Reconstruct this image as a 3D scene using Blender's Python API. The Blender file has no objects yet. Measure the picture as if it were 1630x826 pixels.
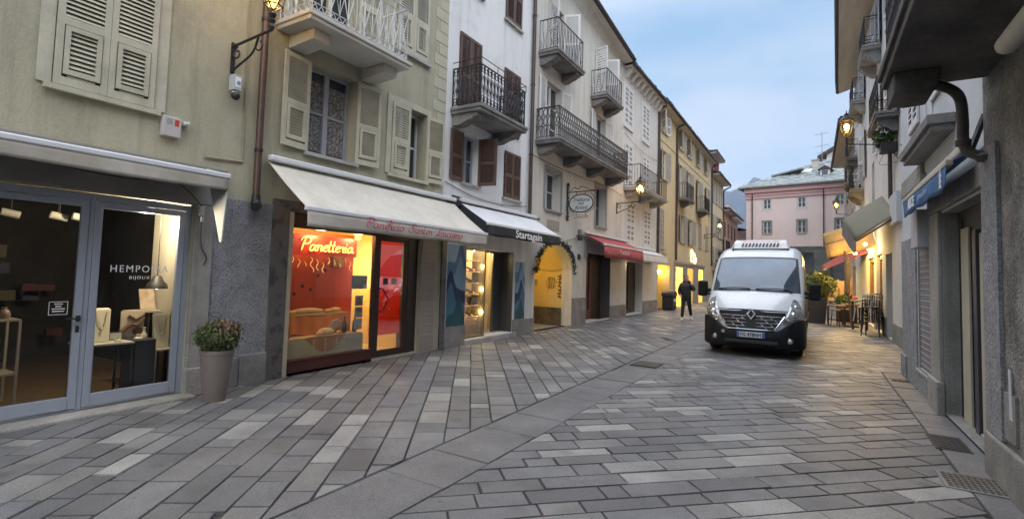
import bpy, bmesh, math, random
from mathutils import Vector, Matrix
random.seed(7)
R = math.radians
scene = bpy.context.scene
COL = scene.collection

# ---------------------------------------------------------------- camera
# world frame: +y runs along the street, +x across it, camera above the origin
YAW, PITCH, ROLL = math.atan2(.514, .857), R(3.2), R(1.65)
f0 = Vector((-math.sin(YAW), math.cos(YAW), 0)); r0 = Vector((math.cos(YAW), math.sin(YAW), 0))
fw = f0 * math.cos(PITCH) + Vector((0, 0, math.sin(PITCH)))
u0 = r0.cross(fw)
rt = r0 * math.cos(ROLL) + u0 * math.sin(ROLL)
up = u0 * math.cos(ROLL) - r0 * math.sin(ROLL)
cam = bpy.data.cameras.new('camera')
cam.sensor_width = 36; cam.lens = 800 / 1630 * 36; cam.shift_y = -22 / 1630
cam.clip_start = .05; cam.clip_end = 9000
cam_ob = bpy.data.objects.new('camera', cam); COL.objects.link(cam_ob)
cam_ob.matrix_world = Matrix(((rt.x, up.x, -fw.x, 0), (rt.y, up.y, -fw.y, 0), (rt.z, up.z, -fw.z, 1.65), (0, 0, 0, 1)))
scene.camera = cam_ob

# ---------------------------------------------------------------- sky, sun, exposure
w = bpy.data.worlds.new('World'); scene.world = w; w.use_nodes = True
nt = w.node_tree; N = nt.nodes; LK = nt.links
for n in list(N): N.remove(n)
out = N.new('ShaderNodeOutputWorld'); bg = N.new('ShaderNodeBackground')
sky = N.new('ShaderNodeTexSky'); sky.sky_type = 'NISHITA'; sky.sun_disc = False
SUN_EL, SUN_AZ = R(24), R(150)          # soft light from behind and right of the camera
sky.sun_elevation = SUN_EL; sky.sun_rotation = SUN_AZ
tc = N.new('ShaderNodeTexCoord'); sep = N.new('ShaderNodeSeparateXYZ')
LK.new(tc.outputs['Generated'], sep.inputs[0])
ramp = N.new('ShaderNodeValToRGB')
cr = ramp.color_ramp
cr.elements[0].position = 0.0; cr.elements[0].color = (.215, .355, .475, 1)
cr.elements[1].position = 1.0; cr.elements[1].color = (.86, .92, 1.0, 1)
for p, c in ((.16, (.225, .365, .485, 1)), (.45, (.205, .345, .49, 1)), (.66, (.66, .74, .88, 1))):
    e = cr.elements.new(p); e.color = c
LK.new(sep.outputs['Z'], ramp.inputs[0])
mp = N.new('ShaderNodeMapping'); mp.inputs['Scale'].default_value = (1.0, 1.0, 2.6)
LK.new(tc.outputs['Generated'], mp.inputs[0])
nz = N.new('ShaderNodeTexNoise'); nz.inputs['Scale'].default_value = 1.9; nz.inputs['Detail'].default_value = 6; nz.inputs['Roughness'].default_value = .52
LK.new(mp.outputs[0], nz.inputs['Vector'])
cl = N.new('ShaderNodeValToRGB'); cl.color_ramp.elements[0].position = .37; cl.color_ramp.elements[1].position = .60
LK.new(nz.outputs['Fac'], cl.inputs[0])
mulc = N.new('ShaderNodeMath'); mulc.operation = 'MULTIPLY'; mulc.inputs[1].default_value = .75
LK.new(cl.outputs['Color'], mulc.inputs[0])
mixc = N.new('ShaderNodeMixRGB'); mixc.blend_type = 'ADD'; LK.new(mulc.outputs[0], mixc.inputs['Fac'])
LK.new(ramp.outputs['Color'], mixc.inputs[1]); mixc.inputs[2].default_value = (.235, .14, .075, 1)
scl = N.new('ShaderNodeMixRGB'); scl.blend_type = 'MULTIPLY'; scl.inputs['Fac'].default_value = 1
LK.new(mixc.outputs[0], scl.inputs[1]); scl.inputs[2].default_value = (8.2, 8.2, 8.2, 1)
# brighter cloud deck overhead, the way an overcast sky is brightest at the zenith
zr = N.new('ShaderNodeMapRange'); zr.inputs[1].default_value = .50; zr.inputs[2].default_value = .95; zr.inputs[3].default_value = 1.0; zr.inputs[4].default_value = 2.95
LK.new(sep.outputs['Z'], zr.inputs[0])
ms = N.new('ShaderNodeVectorMath'); ms.operation = 'SCALE'
LK.new(scl.outputs[0], ms.inputs[0]); LK.new(zr.outputs[0], ms.inputs['Scale'])
mixs = N.new('ShaderNodeMixRGB'); mixs.inputs['Fac'].default_value = .12
LK.new(ms.outputs[0], mixs.inputs[1]); LK.new(sky.outputs[0], mixs.inputs[2])
LK.new(mixs.outputs[0], bg.inputs['Color']); bg.inputs['Strength'].default_value = .15
LK.new(bg.outputs[0], out.inputs[0])

sun = bpy.data.lights.new('sun', 'SUN'); sun.energy = .9; sun.angle = R(35); sun.color = (1, .96, .92)
so = bpy.data.objects.new('sun', sun); COL.objects.link(so)
sd = Vector((math.sin(SUN_AZ) * math.cos(SUN_EL), math.cos(SUN_AZ) * math.cos(SUN_EL), math.sin(SUN_EL)))
so.rotation_euler = sd.to_track_quat('Z', 'Y').to_euler()

vs = scene.view_settings
scene.display_settings.display_device = 'sRGB'
vs.view_transform = 'Standard'; vs.look = 'None'; vs.exposure = .48; vs.gamma = 1; vs.use_curve_mapping = False
scene.cycles.use_denoising = True
scene.cycles.max_bounces = 6; scene.cycles.transparent_max_bounces = 12
scene.cycles.sample_clamp_indirect = 4
scene.cycles.caustics_reflective = False; scene.cycles.caustics_refractive = False

# ---------------------------------------------------------------- materials
MATS = {}
def mat(name, col, rough=.6, metal=0., var=.12, scale=3., bump=0., bscale=60., stretch=(1, 1, 1), emit=0., ecol=None, spec=.5, col2=None, blend=(.35, .7), attr=None, detail=6, coat=0., fine=0., streak=0., spots=0.):
    if name in MATS: return MATS[name]
    m = bpy.data.materials.new(name); m.use_nodes = True
    t = m.node_tree; b = t.nodes['Principled BSDF']; L = t.links
    b.inputs['Roughness'].default_value = rough; b.inputs['Metallic'].default_value = metal
    b.inputs['Specular IOR Level'].default_value = spec
    if coat: b.inputs['Coat Weight'].default_value = coat; b.inputs['Coat Roughness'].default_value = .08
    c4 = tuple(col) + (1,)
    c2 = tuple(col2) + (1,) if col2 else tuple(c * (1 - var) for c in col) + (1,)
    src = None
    if var or col2 or bump or attr:
        tc = t.nodes.new('ShaderNodeTexCoord'); mp = t.nodes.new('ShaderNodeMapping'); mp.inputs['Scale'].default_value = stretch
        L.new(tc.outputs['Object'], mp.inputs[0])
    if var or col2:
        n = t.nodes.new('ShaderNodeTexNoise'); n.inputs['Scale'].default_value = scale; n.inputs['Detail'].default_value = detail; n.inputs['Roughness'].default_value = .62
        L.new(mp.outputs[0], n.inputs['Vector'])
        r = t.nodes.new('ShaderNodeValToRGB'); r.color_ramp.elements[0].position, r.color_ramp.elements[1].position = blend
        r.color_ramp.elements[0].color = c2; r.color_ramp.elements[1].color = c4
        L.new(n.outputs['Fac'], r.inputs[0]); src = r.outputs[0]
        rr = t.nodes.new('ShaderNodeMapRange'); rr.inputs[3].default_value = min(1, rough * 1.15); rr.inputs[4].default_value = rough * .85
        L.new(n.outputs['Fac'], rr.inputs[0]); L.new(rr.outputs[0], b.inputs['Roughness'])
    if attr:
        a = t.nodes.new('ShaderNodeAttribute'); a.attribute_name = attr
        if src is not None:
            mx = t.nodes.new('ShaderNodeMixRGB'); mx.blend_type = 'MULTIPLY'; mx.inputs['Fac'].default_value = 1
            L.new(src, mx.inputs[1]); L.new(a.outputs['Color'], mx.inputs[2]); src = mx.outputs[0]
        else: src = a.outputs['Color']
    if streak and src is not None:                     # rain streaks and washed-out patches
        ms_ = t.nodes.new('ShaderNodeMapping'); ms_.inputs['Scale'].default_value = (2.6, 2.6, .16); L.new(tc.outputs['Object'], ms_.inputs[0])
        for k, (vec, sc_, lo, hi) in enumerate(((ms_.outputs[0], 2.2, .50, .72), (tc.outputs['Object'], 1.7, .54, .66))):
            n4 = t.nodes.new('ShaderNodeTexNoise'); n4.inputs['Scale'].default_value = sc_; n4.inputs['Detail'].default_value = 7; n4.inputs['Roughness'].default_value = .68
            L.new(vec, n4.inputs['Vector'])
            r4 = t.nodes.new('ShaderNodeMapRange'); r4.inputs[1].default_value = lo; r4.inputs[2].default_value = hi; r4.inputs[3].default_value = 1.0; r4.inputs[4].default_value = 1 - streak * (1, .6)[k]
            L.new(n4.outputs['Fac'], r4.inputs[0])
            v4 = t.nodes.new('ShaderNodeVectorMath'); v4.operation = 'SCALE'; L.new(src, v4.inputs[0]); L.new(r4.outputs[0], v4.inputs['Scale']); src = v4.outputs[0]
    if spots and src is not None:                      # trodden gum, chips and dark specks
        for sc_, rad, k_ in ((3.1, .035, 1.4), (5.3, .05, .6), (1.7, .07, .7), (.55, .10, .72)):
            vo = t.nodes.new('ShaderNodeTexVoronoi'); vo.inputs['Scale'].default_value = sc_; L.new(tc.outputs['Object'], vo.inputs['Vector'])
            r4 = t.nodes.new('ShaderNodeMapRange'); r4.inputs[1].default_value = rad; r4.inputs[2].default_value = rad * 2.2; r4.inputs[3].default_value = 1 + (k_ - 1) * spots; r4.inputs[4].default_value = 1
            L.new(vo.outputs['Distance'], r4.inputs[0])
            v4 = t.nodes.new('ShaderNodeVectorMath'); v4.operation = 'SCALE'; L.new(src, v4.inputs[0]); L.new(r4.outputs[0], v4.inputs['Scale']); src = v4.outputs[0]
    if fine and src is not None:
        n3 = t.nodes.new('ShaderNodeTexNoise'); n3.inputs['Scale'].default_value = bscale; n3.inputs['Detail'].default_value = 3; n3.inputs['Roughness'].default_value = .7
        L.new(tc.outputs['Object'], n3.inputs['Vector'])
        mr = t.nodes.new('ShaderNodeMapRange'); mr.inputs[1].default_value = .3; mr.inputs[2].default_value = .7; mr.inputs[3].default_value = 1 - fine; mr.inputs[4].default_value = 1 + fine
        L.new(n3.outputs['Fac'], mr.inputs[0])
        vm = t.nodes.new('ShaderNodeVectorMath'); vm.operation = 'SCALE'
        L.new(src, vm.inputs[0]); L.new(mr.outputs[0], vm.inputs['Scale']); src = vm.outputs[0]
    if src is not None: L.new(src, b.inputs['Base Color'])
    else: b.inputs['Base Color'].default_value = c4
    if bump:
        n2 = t.nodes.new('ShaderNodeTexNoise'); n2.inputs['Scale'].default_value = bscale; n2.inputs['Detail'].default_value = 4
        L.new(mp.outputs[0], n2.inputs['Vector'])
        bp = t.nodes.new('ShaderNodeBump'); bp.inputs['Strength'].default_value = bump; bp.inputs['Distance'].default_value = .02
        L.new(n2.outputs['Fac'], bp.inputs['Height']); L.new(bp.outputs[0], b.inputs['Normal'])
    if emit:
        b.inputs['Emission Strength'].default_value = emit
        b.inputs['Emission Color'].default_value = tuple(ecol or col) + (1,)
    MATS[name] = m
    return m

def cloth(name, col, trans=.35, var=.12, scale=3., rough=.85):
    # woven fabric that lets some light through
    if name in MATS: return MATS[name]
    m = mat(name, col, rough, var=var, scale=scale, fine=.04)
    t = m.node_tree; L = t.links; b = t.nodes['Principled BSDF']; o = [n for n in t.nodes if n.type == 'OUTPUT_MATERIAL'][0]
    mx = t.nodes.new('ShaderNodeMixShader'); mx.inputs[0].default_value = trans
    tr = t.nodes.new('ShaderNodeBsdfTranslucent'); tr.inputs[0].default_value = tuple(col) + (1,)
    L.new(b.outputs[0], mx.inputs[1]); L.new(tr.outputs[0], mx.inputs[2]); L.new(mx.outputs[0], o.inputs[0])
    return m

def glass(name, tint=(1, 1, 1), rough=.0, refl=1.0):
    if name in MATS: return MATS[name]
    m = bpy.data.materials.new(name); m.use_nodes = True
    t = m.node_tree; L = t.links
    for n in list(t.nodes): t.nodes.remove(n)
    o = t.nodes.new('ShaderNodeOutputMaterial'); mx = t.nodes.new('ShaderNodeMixShader')
    tr = t.nodes.new('ShaderNodeBsdfTransparent'); tr.inputs[0].default_value = tuple(tint) + (1,)
    gl = t.nodes.new('ShaderNodeBsdfGlossy'); gl.inputs['Roughness'].default_value = rough
    fr = t.nodes.new('ShaderNodeFresnel'); fr.inputs[0].default_value = 1.5
    mu = t.nodes.new('ShaderNodeMath'); mu.operation = 'MULTIPLY'; mu.inputs[1].default_value = refl
    L.new(fr.outputs[0], mu.inputs[0]); L.new(mu.outputs[0], mx.inputs[0]); L.new(tr.outputs[0], mx.inputs[1]); L.new(gl.outputs[0], mx.inputs[2])
    L.new(mx.outputs[0], o.inputs[0])
    MATS[name] = m
    return m

# ---------------------------------------------------------------- mesh building
XL = -6.85
def LF(a, o, z): return (XL + o, a, z)               # left facades: a along the street, o out of the wall
def RF(x0): return lambda a, o, z: (x0 - o, a, z)    # right facades

class MB:
    def __init__(s, T=None): s.v = []; s.f = []; s.m = []; s.T = T
    def add(s, vs, fs, mi=0):
        k = len(s.v)
        s.v += [s.T(*p) if s.T else tuple(p) for p in vs]
        s.f += [tuple(i + k for i in f) for f in fs]; s.m += [mi] * len(fs)
        return s
    def box(s, a0, a1, o0, o1, z0, z1, mi=0):
        return s.add([(a0, o0, z0), (a1, o0, z0), (a1, o1, z0), (a0, o1, z0), (a0, o0, z1), (a1, o0, z1), (a1, o1, z1), (a0, o1, z1)],
                     [(0, 3, 2, 1), (4, 5, 6, 7), (0, 1, 5, 4), (1, 2, 6, 5), (2, 3, 7, 6), (3, 0, 4, 7)], mi)
    def quad(s, *p, mi=0): return s.add(p, [tuple(range(len(p)))], mi)
    def prism(s, poly, axis, lo, hi, mi=0):
        n = len(poly)
        def P(q, h): return (h, q[0], q[1]) if axis == 'a' else (q[0], h, q[1]) if axis == 'o' else (q[0], q[1], h)
        return s.add([P(q, lo) for q in poly] + [P(q, hi) for q in poly],
                     [tuple(range(n))[::-1], tuple(range(n, 2 * n))] + [(i, (i + 1) % n, n + (i + 1) % n, n + i) for i in range(n)], mi)
    def slab(s, pts, th, mi=0):                       # thick sheet over a planar-ish polygon, thickened downward
        n = len(pts)
        return s.add(list(pts) + [(p[0], p[1], p[2] - th) for p in pts],
                     [tuple(range(n)), tuple(range(n, 2 * n))[::-1]] + [(i, n + i, n + (i + 1) % n, (i + 1) % n) for i in range(n)], mi)
    def tube(s, pts, r, n=5, mi=0, closed=False, rs=None):
        P = [Vector(p) for p in pts]; V = []; F = []; m = len(P); ref = None
        for i, p in enumerate(P):
            if closed: d = P[(i + 1) % m] - P[i - 1]
            else: d = P[min(i + 1, m - 1)] - P[max(i - 1, 0)]
            if d.length < 1e-9: d = Vector((0, 0, 1))
            d.normalize()
            if ref is None: ref = d.orthogonal().normalized()
            else:
                ref = ref - d * ref.dot(d)
                ref = ref.normalized() if ref.length > 1e-6 else d.orthogonal().normalized()
            b = d.cross(ref); rr = rs[i] if rs else r
            for k in range(n):
                a = 2 * math.pi * k / n + math.pi / n
                V.append(tuple(p + ref * (math.cos(a) * rr) + b * (math.sin(a) * rr)))
        for i in range(m if closed else m - 1):
            for k in range(n):
                j = (i + 1) % m
                F.append((i * n + k, i * n + (k + 1) % n, j * n + (k + 1) % n, j * n + k))
        if not closed: F += [tuple(range(n))[::-1], tuple(range((m - 1) * n, m * n))]
        return s.add(V, F, mi)
    def lathe(s, prof, c=(0, 0, 0), n=16, mi=0):
        V = []; F = []
        for r, z in prof:
            for k in range(n):
                a = 2 * math.pi * k / n
                V.append((c[0] + r * math.cos(a), c[1] + r * math.sin(a), c[2] + z))
        for i in range(len(prof) - 1):
            for k in range(n): F.append((i * n + k, i * n + (k + 1) % n, (i + 1) * n + (k + 1) % n, (i + 1) * n + k))
        F += [tuple(range(n))[::-1], tuple(range((len(prof) - 1) * n, len(prof) * n))]
        return s.add(V, F, mi)
    def ball(s, c, r, mi=0, n=10, sq=(1, 1, 1)):
        V = []; F = []; m = n // 2 + 1
        for i in range(m + 1):
            t = math.pi * i / m
            for k in range(n):
                a = 2 * math.pi * k / n
                V.append((c[0] + sq[0] * r * math.sin(t) * math.cos(a), c[1] + sq[1] * r * math.sin(t) * math.sin(a), c[2] + sq[2] * r * math.cos(t)))
        for i in range(m):
            for k in range(n): F.append((i * n + k, (i + 1) * n + k, (i + 1) * n + (k + 1) % n, i * n + (k + 1) % n))
        return s.add(V, F, mi)
    def grid(s, fn, nu, nv, mi=0):
        V = [fn(i / nu, j / nv) for j in range(nv + 1) for i in range(nu + 1)]
        F = [(j * (nu + 1) + i, j * (nu + 1) + i + 1, (j + 1) * (nu + 1) + i + 1, (j + 1) * (nu + 1) + i) for j in range(nv) for i in range(nu)]
        return s.add(V, F, mi)
    def build(s, name, mats, parent=None, bevel=0, smooth=False, weld=True, seg=2, recalc=True):
        me = bpy.data.meshes.new(name); me.from_pydata(s.v, [], s.f)
        for mm in (mats if isinstance(mats, (list, tuple)) else [mats]): me.materials.append(mm)
        me.polygons.foreach_set('material_index', s.m)
        bm = bmesh.new(); bm.from_mesh(me)
        if weld: bmesh.ops.remove_doubles(bm, verts=bm.verts, dist=1e-5)
        if recalc: bmesh.ops.recalc_face_normals(bm, faces=bm.faces)
        bm.to_mesh(me); bm.free()
        if smooth:
            me.polygons.foreach_set('use_smooth', [True] * len(me.polygons))
            try: me.set_sharp_from_angle(angle=R(smooth if smooth is not True else 40))
            except Exception: pass
        ob = bpy.data.objects.new(name, me); COL.objects.link(ob)
        if parent: attach(ob, parent)
        if bevel:
            b = ob.modifiers.new('bevel', 'BEVEL'); b.width = bevel; b.segments = seg; b.limit_method = 'ANGLE'; b.angle_limit = R(40)
        return ob

WLOC = {}
def attach(o, parent):
    o.parent = parent
    l = WLOC.get(parent.name)
    if l is not None: o.matrix_parent_inverse = Matrix.Translation(-Vector(l))
def tag(o, label, cat, group=None, kind=None):
    if label: o['label'] = label
    if cat: o['category'] = cat
    if group: o['group'] = group
    if kind: o['kind'] = kind
    return o
def thing(name, label, cat, loc=(0, 0, 0), group=None):
    o = bpy.data.objects.new(name, None); COL.objects.link(o); o.location = loc; o.empty_display_size = .2
    WLOC[o.name] = tuple(loc)
    return tag(o, label, cat, group)
def copy_tree(root, loc, rotz=0, label=None):
    r = root.copy(); COL.objects.link(r); r.location = loc; r.rotation_euler = (0, 0, rotz)
    if label: r['label'] = label
    for ch in list(root.children):
        c = ch.copy(); COL.objects.link(c); c.parent = r
        for g in ch.children:
            d = g.copy(); COL.objects.link(d); d.parent = c
    return r
def lamp(name, loc, power, col, size=.05, parent=None, kind='POINT', rot=None, sy=None):
    l = bpy.data.lights.new(name, kind); l.energy = power; l.color = col
    if kind == 'POINT': l.shadow_soft_size = size
    else:
        l.size = size
        if sy: l.shape = 'RECTANGLE'; l.size_y = sy
    o = bpy.data.objects.new(name, l); COL.objects.link(o); o.location = loc
    if rot: o.rotation_euler = rot
    if parent: attach(o, parent)
    return o
def smoothline(P, k=5):
    P = [Vector(p) for p in P]; Q = []
    for i in range(len(P) - 1):
        p0, p1, p2, p3 = P[max(i - 1, 0)], P[i], P[i + 1], P[min(i + 2, len(P) - 1)]
        for j in range(k):
            t = j / k
            Q.append(.5 * ((2 * p1) + (p2 - p0) * t + (2 * p0 - 5 * p1 + 4 * p2 - p3) * t * t + (3 * p1 - p0 - 3 * p2 + p3) * t ** 3))
    return Q + [P[-1]]

# lettering: block letters from the built-in font, script letters from pen strokes
def text(body, name, m, org, ux, uy, size, parent=None, ext=.003, align='CENTER', shear=0., spacing=1., bold=0., width=None, lines=1.0):
    c = bpy.data.curves.new(name, 'FONT'); c.body = body; c.size = size; c.extrude = ext; c.align_x = align; c.align_y = 'CENTER'
    c.shear = shear; c.space_character = spacing; c.offset = bold; c.space_line = lines; c.resolution_u = 3
    tmp = bpy.data.objects.new(name, c); COL.objects.link(tmp)
    bpy.context.view_layer.update()
    me = bpy.data.meshes.new_from_object(tmp.evaluated_get(bpy.context.evaluated_depsgraph_get()))
    bpy.data.objects.remove(tmp); bpy.data.curves.remove(c)
    me.name = name
    X = Vector(ux).normalized(); Y = Vector(uy).normalized(); Z = X.cross(Y)
    k = 1.
    if width:
        xs = [v.co.x for v in me.vertices]; k = width / max(1e-6, max(xs) - min(xs))
    for v in me.vertices:
        p = v.co.copy(); v.co = Vector(org) + X * (p.x * k) + Y * p.y + Z * p.z
    me.materials.clear(); me.materials.append(m)
    o = bpy.data.objects.new(name, me); COL.objects.link(o)
    if parent: attach(o, parent)
    return o
PEN = {'P': (.66, [[(.15, 0), (.2, .5), (.28, .95)], [(0, .72), (.08, .95), (.35, 1.02), (.62, .9), (.6, .62), (.4, .5), (.22, .52)]]),
 'a': (.5, [[(.4, .38), (.25, .45), (.08, .35), (.05, .12), (.15, 0), (.3, .08), (.4, .42), (.4, .1), (.48, 0), (.56, .08)]]),
 'n': (.46, [[(0, .35), (.08, .45), (.1, .3), (.08, 0)], [(.1, .25), (.22, .43), (.34, .4), (.34, .15), (.38, 0), (.48, .08)]]),
 'i': (.23, [[(0, .3), (.08, .44), (.08, .12), (.14, 0), (.24, .08)], [(.09, .62), (.13, .67)]]),
 'f': (.3, [[(0, .05), (.15, .4), (.28, .85), (.2, 1.0), (.12, .85), (.1, .3), (.06, -.28), (-.03, -.2)], [(-.04, .42), (.26, .42)]]),
 'c': (.4, [[(.38, .36), (.28, .45), (.1, .38), (.05, .15), (.15, 0), (.3, .04), (.4, .12)]]),
 'o': (.42, [[(.22, .45), (.06, .32), (.06, .1), (.2, 0), (.36, .12), (.36, .34), (.22, .45), (.42, .4)]]),
 'S': (.62, [[(.64, .85), (.5, 1.0), (.3, .95), (.25, .75), (.4, .55), (.48, .3), (.35, .03), (.1, 0), (-.04, .15), (.08, .25)]]),
 'r': (.34, [[(0, .3), (.08, .45), (.14, .36), (.25, .43), (.22, .2), (.26, 0), (.36, .06)]]),
 't': (.28, [[(.12, .85), (.08, .3), (.1, .03), (.2, 0), (.3, .08)], [(-.03, .5), (.26, .52)]]),
 'L': (.68, [[(.57, .8), (.5, .98), (.35, .95), (.25, .6), (.2, .15), (.05, 0), (-.05, .08), (.1, .14), (.3, .02), (.55, 0), (.68, .12)]]),
 'u': (.48, [[(0, .36), (.06, .44), (.06, .1), (.16, 0), (.3, .1), (.36, .44), (.36, .08), (.44, 0), (.52, .08)]]),
 'e': (.38, [[(.05, .2), (.3, .28), (.34, .4), (.2, .45), (.06, .32), (.06, .1), (.18, 0), (.3, .03), (.4, .12)]]), ' ': (.5, [])}
def script(body, name, m, org, ux, uy, size, width, parent, r=.04, shear=.32):
    X = Vector(ux).normalized(); Y = Vector(uy).normalized(); adv = sum(PEN[c][0] for c in body); sx = width / adv
    b = MB(); x = 0
    for c in body:
        for st in PEN[c][1]:
            pts = smoothline([((x + p[0] + p[1] * shear * .5) * sx, p[1] * size, 0) for p in st], 4)
            n = len(pts)
            b.tube([Vector(org) + X * q.x + Y * q.y for q in pts], r * size, 5, rs=[r * size * (.65 + .6 * math.sin(math.pi * i / max(1, n - 1))) for i in range(n)])
        x += PEN[c][0]
    return b.build(name, m, parent)

# ---------------------------------------------------------------- shared materials
M_OLIVE = mat('olive_plaster', (.41, .39, .285), .85, var=.16, scale=1.1, bump=.25, bscale=45, stretch=(1, 1, .6), fine=.09, streak=.22)
M_QUOIN = mat('quoin_paint', (.46, .44, .34), .85, var=.1, scale=2, bump=.2, bscale=45, fine=.04)
M_WHITE = mat('white_plaster', (.74, .75, .76), .85, var=.12, scale=.9, bump=.2, bscale=40, stretch=(1, 1, .45), fine=.07, streak=.2)
M_GREYW = mat('pale_grey_plaster', (.62, .60, .55), .85, var=.17, scale=.8, bump=.22, bscale=40, stretch=(1, 1, .45), fine=.09, streak=.24)
M_LILAC = mat('lilac_grey_plaster', (.63, .62, .60), .85, var=.12, scale=.8, bump=.2, bscale=40, stretch=(1, 1, .45), fine=.08, streak=.18)
M_YELLOW = mat('yellow_plaster', (.63, .51, .30), .85, var=.13, scale=.6, bump=.2, bscale=40, stretch=(1, 1, .5), fine=.08, streak=.2)
M_YELLOW2 = mat('pale_yellow_plaster', (.62, .52, .34), .85, var=.12, scale=.6, bump=.2, stretch=(1, 1, .5), fine=.04)
M_PINK = mat('pink_plaster', (.80, .67, .645), .85, var=.07, scale=.5, bump=.15, fine=.04, streak=.10)
M_ROSE = mat('rose_trim_paint', (.66, .44, .45), .8, var=.1, scale=1)
M_PEACH = mat('peach_plaster', (.60, .42, .32), .85, var=.14, scale=.6)
M_STONEG = mat('grey_granite', (.28, .275, .26), .7, var=.4, scale=2.2, bump=.35, bscale=70, fine=.34, streak=.25)
M_PILAS = mat('pilaster_stone', (.34, .33, .305), .75, var=.35, scale=1.6, bump=.3, bscale=60, fine=.3, streak=.3)
M_ROUGH = mat('rough_blue_grey_render', (.29, .295, .315), .9, var=.35, scale=3.5, bump=1.0, bscale=34, fine=.38)
M_BLACKM = mat('black_marble', (.045, .043, .042), .35, col2=(.11, .10, .095), scale=5, blend=(.5, .62), var=0, fine=.1)
M_DARKST = mat('dark_weathered_stone', (.27, .26, .24), .9, var=.5, scale=3.2, blend=(.38, .62), bump=1.0, bscale=42, fine=.5, streak=.3)
M_CONC = mat('dark_concrete', (.13, .125, .12), .9, var=.6, scale=2, bump=.6, bscale=25, fine=.2)
M_SLABS = mat('balcony_stone', (.42, .41, .39), .85, var=.35, scale=2.5, bump=.35, bscale=40, fine=.12)
M_SLABD = mat('weathered_balcony_stone', (.24, .235, .225), .85, var=.45, scale=2.5, bump=.4, bscale=40, fine=.14)
M_SLABW = mat('white_balcony_plaster', (.55, .53, .48), .85, var=.2, scale=1.8, bump=.2, fine=.07)
M_CREAMSH = mat('cream_shutter_paint', (.50, .48, .375), .6, var=.2, scale=4, fine=.08, streak=.15)
M_BROWNSH = mat('brown_shutter_wood', (.125, .072, .056), .65, var=.4, scale=6, stretch=(1, 1, .3), fine=.12)
M_WHITESH = mat('white_shutter_paint', (.66, .67, .68), .55, var=.1, scale=4)
M_GREYSH = mat('grey_shutter_paint', (.36, .34, .30), .6, var=.16, scale=4)
M_LOUVRE = mat('grey_louvre_paint', (.33, .31, .285), .7, var=.2, scale=4)
M_IRON = mat('black_iron', (.035, .034, .036), .45, metal=.3, var=.3, scale=9)
M_IRONG = mat('weathered_grey_iron', (.065, .058, .06), .5, metal=.3, var=.35, scale=7)
M_IRONW = mat('white_painted_iron', (.60, .61, .63), .5, var=.15, scale=9)
M_PANE = mat('dark_window_glass', (.035, .042, .05), .06, var=.3, scale=1.2, spec=.8)
M_PANEB = mat('sky_lit_window_glass', (.10, .14, .18), .05, var=.3, scale=1.4, spec=1.0)  # sky reflection put into the base colour of the pane
M_WFRAME = mat('white_window_paint', (.62, .62, .62), .5, var=.1, scale=6)
M_GFRAME = mat('blue_grey_window_paint', (.34, .36, .42), .5, var=.12, scale=6)
M_GREYTRIM = mat('grey_window_surround', (.29, .29, .30), .8, var=.18, scale=3, fine=.08)
M_BROWNPIPE = mat('brown_painted_pipe', (.10, .058, .046), .45, metal=.2, var=.25, scale=5)
M_DKPIPE = mat('dark_pipe', (.07, .055, .052), .45, metal=.3, var=.25, scale=5)
M_SLATE = mat('roof_slate', (.16, .185, .185), .85, col2=(.22, .245, .245), scale=2.2, blend=(.42, .6), var=0, bump=.9, bscale=5, stretch=(1, 1, 1), fine=.2)
M_TILE = mat('dark_roof_tile', (.06, .052, .05), .8, var=.4, scale=5, bump=.5, bscale=9)
M_SOFFIT = mat('pale_wood_soffit', (.70, .64, .54), .8, var=.2, scale=3, stretch=(1, .15, 1))
M_SOFFITG = mat('grey_soffit', (.62, .60, .56), .8, var=.2, scale=3)
M_ALU = mat('blue_grey_aluminium', (.38, .42, .50), .38, metal=.35, var=.06, scale=8)
M_DKMETAL = mat('dark_brown_metal', (.05, .035, .03), .4, metal=.3, var=.2, scale=6)
M_BLACK = mat('black_paint', (.02, .02, .022), .5, var=.2, scale=6)
M_CHROME = mat('chrome', (.75, .76, .78), .15, metal=1, var=0)
M_GLASS = glass('shop_glass', (.97, .98, .98), 0, .55)
M_BULB = mat('lamp_bulb', (1, .72, .3), .5, var=0, emit=38, ecol=(1, .60, .16))
M_LGLASS = mat('amber_lantern_glass', (.9, .6, .2), .3, var=0, emit=.9, ecol=(1, .58, .13))
M_WARMW = mat('warm_interior_paint', (.72, .60, .38), .8, var=.1, scale=1)
M_CREAMCL = mat('cream_awning_canvas', (.58, .55, .48), .85, var=.16, scale=2, bump=.15, bscale=9, fine=.06, streak=.12)
M_WHITECL = mat('white_awning_canvas', (.66, .67, .69), .8, var=.1, scale=2, fine=.03)
M_BLACKCL = mat('black_awning_canvas', (.028, .028, .036), .8, var=.2, scale=3)
M_REDCL = mat('red_awning_canvas', (.42, .075, .085), .8, var=.25, scale=4, fine=.06)
M_OLIVECL = mat('olive_awning_canvas', (.27, .265, .215), .85, var=.2, scale=2, fine=.05)
M_ALUW = mat('white_awning_rail', (.66, .67, .70), .4, metal=.1, var=.05, scale=6)
M_REDTXT = mat('red_script_paint', (.42, .05, .09), .7, var=.1, scale=20)
M_WTXT = mat('white_letter_paint', (.8, .8, .8), .6, var=0)
M_WOOD = mat('brown_wood', (.20, .12, .07), .6, var=.35, scale=5, stretch=(1, 6, 1))

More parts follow.
